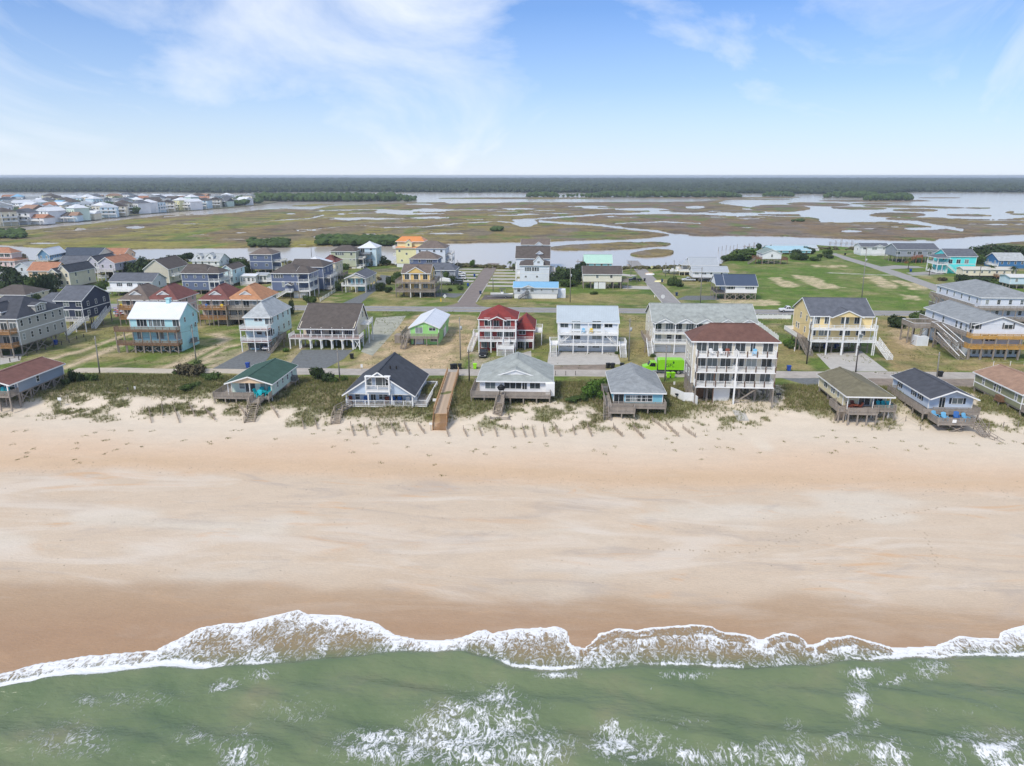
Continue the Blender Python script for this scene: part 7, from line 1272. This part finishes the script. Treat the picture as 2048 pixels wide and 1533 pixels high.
# sand fences
M_SF = mat('fence_lath', (.40, .33, .26), .9, .25, 2.0)
SF = [(3,220,1360,240,1435),(3,315,1365,335,1438),(3,405,1365,430,1430),(3,505,1355,540,1435),(3,600,1350,635,1425),(3,700,1355,745,1420),(3,900,1395,915,1440),(4,95,1390,120,1440),(4,205,1380,225,1435),(4,320,1390,335,1440),(4,440,1390,460,1445),(4,515,1375,535,1445),(4,585,1385,600,1445),(4,665,1380,678,1440),(4,750,1375,785,1440),(4,875,1380,890,1430),(4,980,1370,1010,1440),(4,1165,1370,1225,1440),(4,1310,1380,1380,1455),(5,95,1380,160,1440),(5,240,1380,310,1455),(5,370,1320,470,1400),(5,470,1350,560,1440),(5,590,1380,680,1445),(1,1172,1380,1190,1480),(1,1275,1340,1280,1425),(1,1372,1370,1408,1480),(1,1490,1340,1530,1430),(2,115,1370,195,1460),(2,390,1360,455,1450),(2,640,1360,695,1440),(2,880,1470,895,1530),(2,985,1470,1000,1530)]
def gpos(k, x, y): z_ = gzs(k, x, y); p = G(*C(k, x, y), z_); return Vector((p.x, p.y, float(gz(np.array([p.x]), np.array([p.y]))[0])))
SFI = 0
for (k, x0, y0, x1, y1) in SF:
    a, b_ = gpos(k, x0, y0), gpos(k, x1, y1); SFI += 1
    e = tag(empty('sand_fence', a), f'leaning wooden sand fence running down the dune below the {near(a.x, a.y+14)}', 'fence', 'sand fences across the dune foot'); d = b_-a; n_ = max(3, int(d.length/.16)); mb = MB(); up = Vector((0, 0, 1))
    for i in range(n_): c_ = d*(i/n_); c_.z = float(gz(np.array([a.x+c_.x]), np.array([a.y+c_.y]))[0])-a.z; t_ = Vector((rnd.uniform(-.08, .08), rnd.uniform(-.08, .08), 0)); mb.bar(c_-up*.2, c_+up*rnd.uniform(.55, .8)+t_, .06, .03)
    mb.bar(up*.5, d+up*.5, .03, .04); mb.bar(up*.25, d+up*.25, .03, .04); o = mb.build('laths', M_SF, e); o['kind'] = 'stuff'
    for i in range(3): c_ = d*(i/2); c_.z = float(gz(np.array([a.x+c_.x]), np.array([a.y+c_.y]))[0])-a.z; MB().bar(c_-up*.5, c_+up*.9, .10).build('post', M_SF, e)
def postrow(pts, k, name, label, m, h=1.1, w=.12, rope=None, rails=0):
    P_ = [gpos(k, *q_) if C(k, *q_)[1] > 752 else G(*C(k, *q_)) for q_ in pts]; e = tag(empty(name, P_[0]), label, 'fence')
    for p in P_: l = p-P_[0]; MB().bar(l-Vector((0, 0, .4)), l+Vector((0, 0, h)), w).build('post', m, e)
    for p, q_ in zip(P_[:-1], P_[1:]):
        l, r2 = p-P_[0], q_-P_[0]; up = Vector((0, 0, 1))
        if rope is not None:
            mb = MB(); pr = l+up*h*.85
            for i in range(1, 9): t_ = i/8; c_ = l.lerp(r2, t_)+up*(h*.85-1.6*rope*t_*(1-t_)); mb.tube(pr, c_, .03, .03, 5, False); pr = c_
            mb.build('rope', mat('rope', (.45, .40, .32), .9), e)
        for i in range(rails): z_ = h*(i+.7)/rails; MB().bar(l+up*(z_-.12), r2+up*(z_-.12), .06, .16).build('rail', m, e)
    return e
postrow([(80,1000),(150,985),(215,955),(290,925),(360,905),(425,885),(485,865),(545,850),(605,822),(660,806)], 1, 'bollard_fence', 'row of dark wooden bollards linked by rope beside the greige house', M_POLED, 1.0, .16, .3)
postrow([(690,1395),(810,1400),(930,1330),(1035,1392)], 6, 'post_fence', 'grey post and wire fence on the dune below the pale yellow cottage', G_, 1.1, .1, .05); postrow([(1340,1385),(1415,1385),(1520,1382),(1625,1378),(1730,1372)], 6, 'post_fence', 'grey post and wire fence on the sand below the olive green house', G_, 1.2, .12, .05)
postrow([(1555,935),(1675,935),(1775,930)], 6, 'rope_fence', 'white posts with a sagging rope in front of the motel building', W_, 1.2, .1, .5); postrow([(92,795),(115,812),(137,830)], 6, 'post_row', 'three short white posts beside the yellow duplex', W_, 1.1, .18)
postrow([(2,478),(22,462),(42,450),(62,438),(82,424),(102,410),(122,398)], 3, 'rail_fence', 'white three rail fence beside the grey driveway of the small cream cottage', W_, 1.3, .14, None, 3)
postrow([(722,1003),(752,1003),(825,1003),(895,1003)], 4, 'post_row', 'row of thin dark posts along the beach road by the wide white cottage', M_POLED, 1.1, .12)
postrow([(380,268),(430,266),(480,264),(530,262),(565,260)], 3, 'board_fence', 'grey board fence behind the golden yellow house', G_, 1.6, .14, None, 5)
def picket(pts, k, label):
    P_ = [G(*C(k, *q_)) for q_ in pts]; e = tag(empty('picket_fence', P_[0]), label, 'fence'); up = Vector((0, 0, 1))
    for p, q_ in zip(P_[:-1], P_[1:]):
        l, r2 = p-P_[0], q_-P_[0]; n_ = max(2, int((r2-l).length/2.4)); d = (r2-l).normalized()
        for i in range(n_):
            a, b_ = l.lerp(r2, i/n_), l.lerp(r2, (i+1)/n_); MB().bar(a-up*.2, a+up*1.5, .15).build('post', W_, e); MB().bar(a+up*.7, b_+up*.7, .05, 1.15).build('panel', W_, e)
picket([(1095,625),(1140,655),(1190,692),(1240,730),(1272,752)], 5, 'white board fence running back from the beige duplex towards the main road'); picket([(1088,600),(1160,600),(1230,600),(1300,600),(1360,602)], 5, 'white board fence along the main road by the yellow duplex')
# signs
def sign(px_, py_, w, h, top, m, lb, shape='box', z=None):
    p = G(px_, py_, 0); 
    if p.y < 152: z_ = float(gz(np.array([p.x]), np.array([p.y]))[0]); p = G(px_, py_, z_)
    e = tag(empty('sign', p), lb, 'sign'); MB().bar((0, 0, -.3), (0, 0, top), .08).build('post', M_POLE, e)
    if shape == 'box': MB().box(-w/2, w/2, -.08, -.045, top-h, top).build('board', m, e)
    elif shape == 'dia': MB().prism([(0, top-h), (w/2, top-h/2), (0, top), (-w/2, top-h/2)], 'y', -.08, -.045).build('board', m, e)
    else: MB().tube((0, -.08, top-h/2), (0, -.045, top-h/2), w/2, w/2, 8).build('board', m, e)
sign(121,808,.75,.6,1.3,W_,'small white notice board on the dune beside the slate blue house'); sign(870,812,.8,.55,1.5,W_,'white notice board beside the public boardwalk'); sign(862,862,.5,.4,1.6,W_,'slim white marker post with plate at the boardwalk foot'); sign(1325,606,1.5,1.5,3.0,mat('sign_white', (.7,.7,.68), .5),'round backed road sign at the mouth of the second side street','oct'); sign(1303,544,1.5,1.5,3.0,mat('sign_yellow', (.6,.58,.3), .5),'pale diamond sign at the end of the second side street','dia'); sign(890,606,1.4,1.6,3.2,MATS['sign_white'],'pale street sign at the mouth of the first side street','dia'); sign(882,608,.4,1.2,1.9,YLC,'yellow utility marker by the first side street'); sign(1309,598,.3,.8,1.4,W_,'small white marker post on the lawn by the second side street'); sign(271,783,.4,.8,1.1,MATS['sign_white'],'pale grey utility box on a post in the dune grass'); sign(257,786,.3,.5,1.2,M_POLED,'short dark marker post in the dune grass'); sign(252,640,.9,.5,1.4,W_,'white mail box on a post by the golden house lawn') if 0 else None
sign(1348,775,.4,.7,1.3,W_,'slim white utility post between beige duplex and turquoise cottage'); sign(724,742,.5,.8,1.6,W_,'white marker post on the sandy lot beside the cream porch house'); sign(936,567,.5,.5,1.5,W_,'white mailbox on a post along the first side street')

# wrack, shells and footprints on the open beach
n_ = 1500; X = q.uniform(-85, 85, n_); Y = np.where(q.random(n_) < .55, 101.5+q.normal(0, 1.6, n_)+4*(fbm(X, X*0, 26, 4, 4.4)-.5), q.uniform(72, 118, n_)); Z = gz(X, Y); a = q.random(n_)*6.28; r0 = .04+.10*q.random(n_)**2
V = np.stack([np.c_[X+r0*np.cos(a+k*1.571)*(1 if k % 2 else .5), Y+r0*np.sin(a+k*1.571)*(1 if k % 2 else .5), Z+.012+.03*(k == 0)] for k in range(4)], 1).reshape(-1, 3)
o = npmesh('wrack_line', V, np.arange(len(V)).reshape(-1, 4), mat('wrack', (.16, .12, .075), .9, .4, .5, c2=(.42, .36, .27)), smooth=False); o['kind'] = 'stuff'; tag(o, 'scattered shells and bits of dried wrack on the open beach', 'debris')
fp = []
for pts, st in (([(1850,1060),(1868,1100),(1880,1132)], .75), ([(1300,1090),(1500,1098),(1640,1050),(1900,1010)], .9)):
    W3 = [G(x_, y_, -1.0) for x_, y_ in pts]
    for u, v in zip(W3[:-1], W3[1:]):
        k2 = int((v-u).length/st)
        for i in range(k2): c_ = u.lerp(v, i/k2); fp.append((c_.x+rnd.uniform(-.15, .15)+(.16 if i % 2 else -.16), c_.y+rnd.uniform(-.1, .1)))
mb = MB()
for x_, y_ in fp:
    z_ = float(gz(np.array([x_]), np.array([y_]))[0]); mb.add([(x_+.11*math.cos(k*1.047), y_+.2*math.sin(k*1.047), z_+.012) for k in range(6)], [(0,1,2,3,4,5)])
o = mb.build('footprints', mat('trodden_sand', (.46, .365, .26), .95, .1)); o['kind'] = 'stuff'; tag(o, 'trails of footprints crossing the open beach', 'footprints')
# ------------------------------------------------------------------ vehicles
def paint(name, c): return mat('paint_'+name, c, .28, .03, 1.0, spec=.5)
M_TYRE = mat('tyre', (.02, .02, .02), .85); M_RIM = mat('rim', (.5, .5, .52), .35, metal=.8); M_CARGL = mat('car_glass', (.015, .02, .025), .06, spec=.7); M_LAMP = mat('lamp_clear', (.75, .75, .7), .2); M_TAIL = mat('lamp_red', (.4, .02, .02), .3); M_CHR = mat('bumper', (.12, .12, .125), .5)
def bev(mb, name, m, parent, w=.06, seg=2):
    me = mb.mesh(name, m); bm = bmesh.new(); bm.from_mesh(me); bmesh.ops.remove_doubles(bm, verts=bm.verts[:], dist=.001); bmesh.ops.recalc_face_normals(bm, faces=bm.faces[:]); bmesh.ops.bevel(bm, geom=bm.edges[:], offset=w, segments=seg, affect='EDGES', clamp_overlap=True, profile=.6); bm.to_mesh(me); bm.free(); me.polygons.foreach_set('use_smooth', [False]*len(me.polygons))
    o = bpy.data.objects.new(name, me); COL.objects.link(o); o.parent = parent; return o
WH = {}
def wheel(e, x, y, r=.38, w=.26):
    if r not in WH: WH[r] = (MB().tube((0, -w/2, 0), (0, w/2, 0), r, r, 18).mesh('tyre', M_TYRE, False), MB().tube((0, -w/2-.012, 0), (0, w/2+.012, 0), r*.62, r*.62, 14).mesh('rim', M_RIM))
    t_ = inst('wheel', WH[r][0], (x, y, r), 0, e); inst('rim', WH[r][1], (0, 0, 0), 0, t_)
PROF = {  # side outlines (x along the car, z), front at +x
 'pickup': ([(-2.85,.5),(-2.85,1.05),(-.55,1.08),(-.2,1.1),(1.15,1.12),(2.55,1.05),(2.85,.95),(2.88,.5)], [(-.5,1.08),(-.25,1.82),(.75,1.84),(1.35,1.12)], 1.95, (-1.8, 1.85)),
 'suv': ([(-2.4,.45),(-2.45,1.0),(1.0,1.05),(2.1,.98),(2.4,.8),(2.42,.45)], [(-2.4,1.0),(-2.1,1.68),(.2,1.72),(1.1,1.05)], 1.88, (-1.45, 1.5)),
 'sedan': ([(-2.3,.42),(-2.35,.95),(1.0,.95),(2.1,.85),(2.3,.7),(2.32,.42)], [(-1.9,.95),(-1.2,1.42),(.2,1.44),(1.05,.95)], 1.8, (-1.4, 1.45))}
def car(px_, py_, kind, m, lb, rz=0.0, sc=1.0):
    p = G(px_, py_); e = tag(empty('pickup_truck' if kind == 'pickup' else 'car', (p.x, p.y, .03), rz), lb, 'pickup truck' if kind == 'pickup' else 'car'); body, cab, w, wx_ = PROF[kind]; e.scale = (sc,)*3
    bo = bev(MB().prism(body, 'y', -w/2, w/2), 'body', m, e, .09); ci = [(a*1.0, b_) for a, b_ in cab]
    bev(MB().prism([(a, b_) for a, b_ in ci], 'y', -w/2+.1, w/2-.1), 'cabin', m, e, .08)
    g_in = [(cab[0][0]+.14, cab[0][1]+.04), (cab[1][0]+.08, cab[1][1]-.14), (cab[2][0]-.06, cab[2][1]-.14), (cab[3][0]-.22, cab[3][1]+.04)]; mid = (g_in[0][0]+g_in[3][0])/2
    for s_ in (-1, 1):
        y = s_*(w/2-.095); MB().prism([g_in[0], g_in[1], (mid-.06, g_in[1][1]), (mid-.06, g_in[0][1])], 'y', y-.012, y+.012).build('side_window', M_CARGL, e); MB().prism([(mid+.06, g_in[0][1]), (mid+.06, g_in[1][1]), g_in[2], g_in[3]], 'y', y-.012, y+.012).build('side_window', M_CARGL, e)
    def screen(a, b_, nm):
        a, b_ = Vector((a[0], 0, a[1])), Vector((b_[0], 0, b_[1])); d = b_-a; n_ = Vector((-d.z, 0, d.x)).normalized(); n_ = -n_ if nm == 'windscreen' and n_.x < 0 or nm == 'rear_window' and n_.x > 0 else n_; a, b_ = a+d*.12+n_*.012, b_-d*.1+n_*.012; hw = w/2-.22
        MB().add([a+Vector((0, -hw, 0)), a+Vector((0, hw, 0)), b_+Vector((0, hw*.92, 0)), b_+Vector((0, -hw*.92, 0))], [(0,1,2,3)]).build(nm, M_CARGL, e)
    screen(cab[3], cab[2], 'windscreen'); screen(cab[0], cab[1], 'rear_window')
    if kind == 'pickup': MB().box(-2.72, -.68, -w/2+.13, w/2-.13, 1.085, 1.095).build('cargo_bed', M_DARK, e)
    for x in wx_:
        for s_ in (-1, 1): wheel(e, x, s_*(w/2-.1), .40 if kind != 'sedan' else .34)
    fx, rx = body[-1][0], body[0][0]
    for s_ in (-1, 1): MB().box(fx-.06, fx+.02, s_*(w/2-.3)-.18, s_*(w/2-.3)+.18, .68, .84).build('headlight', M_LAMP, e); MB().box(rx-.02, rx+.06, s_*(w/2-.16)-.1, s_*(w/2-.16)+.1, .7, .98).build('taillight', M_TAIL, e)
    MB().box(fx-.05, fx+.07, -w/2+.08, w/2-.08, .42, .6).build('front_bumper', M_CHR, e); MB().box(rx-.08, rx+.04, -w/2+.08, w/2-.08, .42, .6).build('rear_bumper', M_CHR, e); return e
PW, PB, PS, PD = paint('white', (.75, .75, .75)), paint('black', (.012, .012, .014)), paint('silver', (.55, .58, .6)), paint('dark', (.02, .025, .032))
car(967, 712, 'pickup', PB, 'black pickup truck parked in front of the red house', R(-90)); car(1577, 624.5, 'pickup', PW, 'white pickup truck driving along the main road', R(180), 1.08); car(1270, 563, 'pickup', PD, 'dark pickup truck parked beside the cream raised house', R(180)); car(1377, 563, 'pickup', PS, 'silver pickup truck parked by the long low white cottage', R(180)); car(1408, 564, 'sedan', PD, 'dark car under the long low white cottage', R(180))
car(921, 550.5, 'suv', PW, 'white car on the upper concrete parking strip of the first side street', R(0), .98); car(920, 560, 'suv', PW, 'white large car on the lower concrete strip of the first side street', R(180), 1.12); car(914, 570, 'suv', PD, 'dark car parked behind the covered boat by the first side street', R(170), 1.1); car(535, 699, 'sedan', PW, 'white car under the pale aqua house by its stairs', R(-80))
car(1800, 525, 'suv', PD, 'dark car under the grey raised house', R(0)); car(1250, 570, 'suv', PB, 'black car hidden under the cream raised house', R(0)) if 0 else None
# refuse truck
GRN = paint('lime', (.27, .66, .02)); p = G(1293, 750); e = tag(empty('garbage_truck', (p.x+5.0, rd(p.x+5)+.6, .03), R(180)), 'lime green garbage truck with dark lettering on the beach road', 'garbage truck')
bev(MB().prism([(2.6,.75),(2.6,1.5),(2.75,2.75),(4.05,2.85),(4.55,2.0),(5.7,1.75),(5.85,1.5),(5.85,.8)], 'y', -1.15, 1.15), 'cab', GRN, e, .1)
for s_ in (-1, 1): MB().prism([(2.95,1.75),(3.0,2.6),(4.0,2.65),(4.4,1.85)], 'y', s_*1.155-.012, s_*1.155+.012).build('side_window', M_CARGL, e)
MB().add([(4.62, -.95, 2.0), (4.62, .95, 2.0), (4.12, .9, 2.78), (4.12, -.9, 2.78)], [(0,1,2,3)]).build('windscreen', M_CARGL, e); MB().box(5.86, 5.92, -.7, .7, .95, 1.55).build('grille', M_DARK, e); MB().box(5.6, 6.0, -1.2, 1.2, .5, .8).build('bumper', M_CHR, e)
bev(MB().prism([(2.35,1.1),(2.35,3.25),(2.0,3.45),(-3.0,3.45),(-3.6,3.2),(-4.2,2.4),(-4.2,1.2),(-3.8,1.0)], 'y', -1.25, 1.25), 'hopper_body', GRN, e, .07); MB().box(-4.0, 4.8, -.5, .5, .6, 1.0).build('chassis', M_CHR, e)
for x in (-3.2, -2.0, -.8, .6): 
    for s_ in (-1, 1): MB().box(x-.05, x+.05, s_*1.25-.04, s_*1.25+.04, 1.2, 3.3).build('body_rib', GRN, e)
for s_ in (-1, 1): MB().box(-3.8, 2.3, s_*1.27-.05, s_*1.27+.05, 1.1, 1.25).build('sill_rail', GRN, e); MB().tube((2.6, s_*.9, .75), (3.6, s_*.9, .75), .32, .32, 12).build('fuel_tank', M_RIM, e)
for x in (4.6, -1.0, -2.3):
    for s_ in (-1, 1): wheel(e, x, s_*1.0, .52, .32)
MB().tube((2.45, -.6, 2.6), (2.45, -.6, 3.9), .07, .07, 8).build('exhaust_pipe', M_RIM, e)
for s_ in (-1, 1): MB().box(5.80, 5.90, s_*.9-.14, s_*.9+.14, 1.0, 1.3).build('headlight', M_LAMP, e)
fcv = bpy.data.curves.new('lettering', 'FONT'); fcv.body = 'GFL'; fcv.size = 1.15; fcv.extrude = .01; fcv.align_x = 'CENTER'; fo = bpy.data.objects.new('tmp_text', fcv); COL.objects.link(fo); bpy.context.view_layer.update(); dg = bpy.context.evaluated_depsgraph_get(); tme = bpy.data.meshes.new_from_object(fo.evaluated_get(dg)); bpy.data.objects.remove(fo); tme.materials.clear(); tme.materials.append(mat('lettering_green', (.02, .10, .03), .5))
for s_ in (1, -1): o = inst('lettering', tme, (-.3, s_*1.275, 1.75), 0, e); o.rotation_euler = (R(90), 0, R(180) if s_ > 0 else 0)
MB().prism([(.0,0),(.22,.35),(.0,.75),(-.18,.35)], 'y', -.012, .012).build('leaf_mark', MATS['lettering_green'], e).location = (-1.1, 1.28, 2.45)
# boats
def boat(px_, py_, lb, rz, L_=7.0, cover=None, rack=True, z=0.0):
    p = G(px_, py_, z); e = tag(empty('motor_boat', (p.x, p.y, z), rz), lb, 'boat'); n = 9; V = []; F = []
    for i in range(n):
        t_ = i/(n-1); x = -L_/2+L_*t_; w = 1.15*(1-max(0, (t_-.55)/.45)**2.2*.96); V += [(x, 0, .65+.5*max(0, t_-.6)**1.5*2), (x, -w*.75, .85+.4*max(0, t_-.6)), (x, -w, 1.55+.35*t_*t_), (x, w, 1.55+.35*t_*t_), (x, w*.75, .85+.4*max(0, t_-.6))]
    for i in range(n-1):
        a, b_ = i*5, i*5+5; F += [(a, a+1, b_+1, b_), (a+1, a+2, b_+2, b_+1), (a+3, a+4, b_+4, b_+3), (a+4, a, b_, b_+4)]
    F += [(0, 4, 3, 2, 1)]; MB().add(V, F).build('hull', W_, e, True); dk = MB(); VD = [(v[0], v[1]*.96, v[2]-.12) for i, v in enumerate(V) if i % 5 in (2, 3)]; dk.add(VD, [(2*i, 2*i+1, 2*i+3, 2*i+2) for i in range(n-1)]).build('deck', MATS['tin_creamwX'] if 'tin_creamwX' in MATS else W_, e)
    if cover: MB().prism([(-L_/2, 1.5), (-L_/2+.6, 2.6), (L_*.05, 3.0), (L_/2, 1.9)], 'y', -.9, .9).build('cover', cover, e)
    else:
        bev(MB().box(-.6, .5, -.45, .45, 1.4, 2.3), 'console', W_, e, .08); MB().box(-.2, .3, -.4, .4, 2.3, 2.75).build('windshield', M_CARGL, e)
        if rack:
            MB().box(-1.4, .9, -.9, .9, 3.3, 3.4).build('hard_top', MATS['dark_rail'], e)
            for x in (-1.2, .7):
                for s_ in (-.8, .8): MB().bar((x, s_, 1.4), (x, s_, 3.3), .06).build('top_post', M_RIM, e)
    bev(MB().box(-L_/2-.5, -L_/2+.05, -.3, .3, 1.3, 2.2), 'outboard_motor', PB, e, .08); MB().box(-L_/2, L_/2+1.2, -.06, .06, .45, .6).box(-L_/2, L_*.3, -.8, -.68, .5, .62).box(-L_/2, L_*.3, .68, .8, .5, .62).box(-1.6, -1.4, -1.1, 1.1, .36, .48).build('trailer_frame', M_RIM, e)
    for s_ in (-1, 1): wheel(e, -1.5, s_*1.05, .34)
    return e
boat(1004, 596, 'white motor boat with black hard top on a trailer by the blue roofed cottage', R(180), 8.6); boat(887, 570, 'white shrink wrapped boat on a trailer beside the golden house', R(175), 6.5, W_); boat(1345, 547, 'white motor boat stored by the creek beside the cream deck house', R(0), 9.0, None, False); boat(1356, 549, 'second white motor boat without top stored by the creek', R(0), 8, None, False)
for i, (a, b_, m, nm) in enumerate(((1300, 550, W_, 'white'), (1318, 564, SD['lemon'], 'cream yellow'), (1298,548.5,SD['peach'],'peach'))):
    p = G(a, b_); e = tag(empty('kayak', p, .2*i), f'{nm} upturned skiff lying on the grass by the second side street', 'boat'); V = []; F = []
    for j in range(9): t_ = j/8; w = .75*math.sin(math.pi*(.06+.88*t_)); V += [(-2+4*t_, -w, 0), (-2+4*t_, 0, .55*math.sin(math.pi*(.1+.8*t_))+.1), (-2+4*t_, w, 0)]
    for j in range(8): a_ = j*3; F += [(a_, a_+1, a_+4, a_+3), (a_+1, a_+2, a_+5, a_+4)]
    MB().add(V, F+[(0,2,1),(24,25,26)]).build('hull', m, e, True); MB().bar((-1.9, 0, .28), (1.9, 0, .28), .08, .7).build('keel', m, e)
# dock
def dock(px_, py_, n, L_, lb, rz=0.0):
    p = G(px_, py_, SOUND_Z); e = tag(empty('boat_dock', (p.x, p.y, SOUND_Z), rz), lb, 'dock'); MB().box(0, L_, -.9, .9, 1.1, 1.25).build('walkway', G_, e)
    for i in range(n):
        for s_ in (-1, 1): MB().tube((L_*(i+.3)/n, s_, -1.5), (L_*(i+.3)/n, s_, 2.2+.8*((i*7) % 3)), .15, .13, 7).build('piling', G_, e)
dock(1657, 490, 5, 18, 'grey wooden dock with tall pilings at the creek edge', 0.0); dock(1486, 497, 4, 12, 'weathered dock frame standing beside the far point trees'); dock(1441, 519, 4, 20, 'grey dock walkway beside the cream deck house', .35); dock(1152, 528, 3, 10, 'small grey dock beside the mint roofed house', 0)
for i, x in enumerate((1437, 1444, 1452, 1460, 1467, 1474)):
    p = G(x, 503-i*.8, SOUND_Z); e = MB().tube((0, 0, -1.5), (0, 0, 2.6+.3*(i % 3)), .17, .14, 8).build('mooring_pile', G_); e.location = p; tag(e, 'lone grey mooring pile standing in the creek near the far point', 'piling', 'mooring piles near the far point')
# beach gear heap behind the navy house
CRM = [mat('gear_'+n_, c_, .6) for n_, c_ in (('red', (.45,.06,.05)), ('white', (.7,.7,.7)), ('blue', (.08,.16,.35)), ('pink', (.6,.3,.28)), ('grey', (.3,.3,.31)))]; NMS = ('red', 'white', 'blue', 'pink', 'grey')
for i in range(16):
    p = G(232+rnd.uniform(-2, 20), 634-rnd.uniform(0, 16)); e = tag(empty('storage_crate', p, rnd.uniform(0, 3)), f'{NMS[i % 5]} plastic crate in the heap beside the navy house stairs', 'crate', 'crates heaped beside the navy house'); MB().add([(-.5,-.35,0),(.5,-.35,0),(.5,.35,0),(-.5,.35,0),(-.6,-.45,.8),(.6,-.45,.8),(.6,.45,.8),(-.6,.45,.8)], [(3,2,1,0),(0,1,5,4),(1,2,6,5),(2,3,7,6),(3,0,4,7),(4,5,6,7)]).build('body', CRM[i % 5], e); bev(MB().box(-.64, .64, -.49, .49, .8, .92), 'lid', CRM[(i+1) % 5], e, .03)
# beach access mat
p0, p1 = gpos(5, 985, 1250), gpos(5, 1025, 1295); o = MB().add([p0+Vector((-1.1, 0, .05)), p0+Vector((1.1, 0, .05)), p1+Vector((1.1, 0, .08)), p1+Vector((-1.1, 0, .08))], [(3,2,1,0)]).build('access_mat', M_CONC); tag(o, 'pale grey access mat leading through the dune gap by the beige duplex', 'mat')
# ------------------------------------------------------------------ haze
hb = MB().box(-9500, 9500, -30, 12500, -7, 45.5).build('haze', None); hb['kind'] = 'stuff'; hb.data.materials.clear(); hm = bpy.data.materials.new('haze'); hm.use_nodes = True; t = hm.node_tree; t.nodes.clear(); vo = t.nodes.new('ShaderNodeVolumePrincipled'); vo.inputs['Color'].default_value = (.82, .91, 1.0, 1); vo.inputs['Density'].default_value = .00013; vo.inputs['Anisotropy'].default_value = .2; mo = t.nodes.new('ShaderNodeOutputMaterial'); t.links.new(vo.outputs[0], mo.inputs['Volume']); hb.data.materials.append(hm)
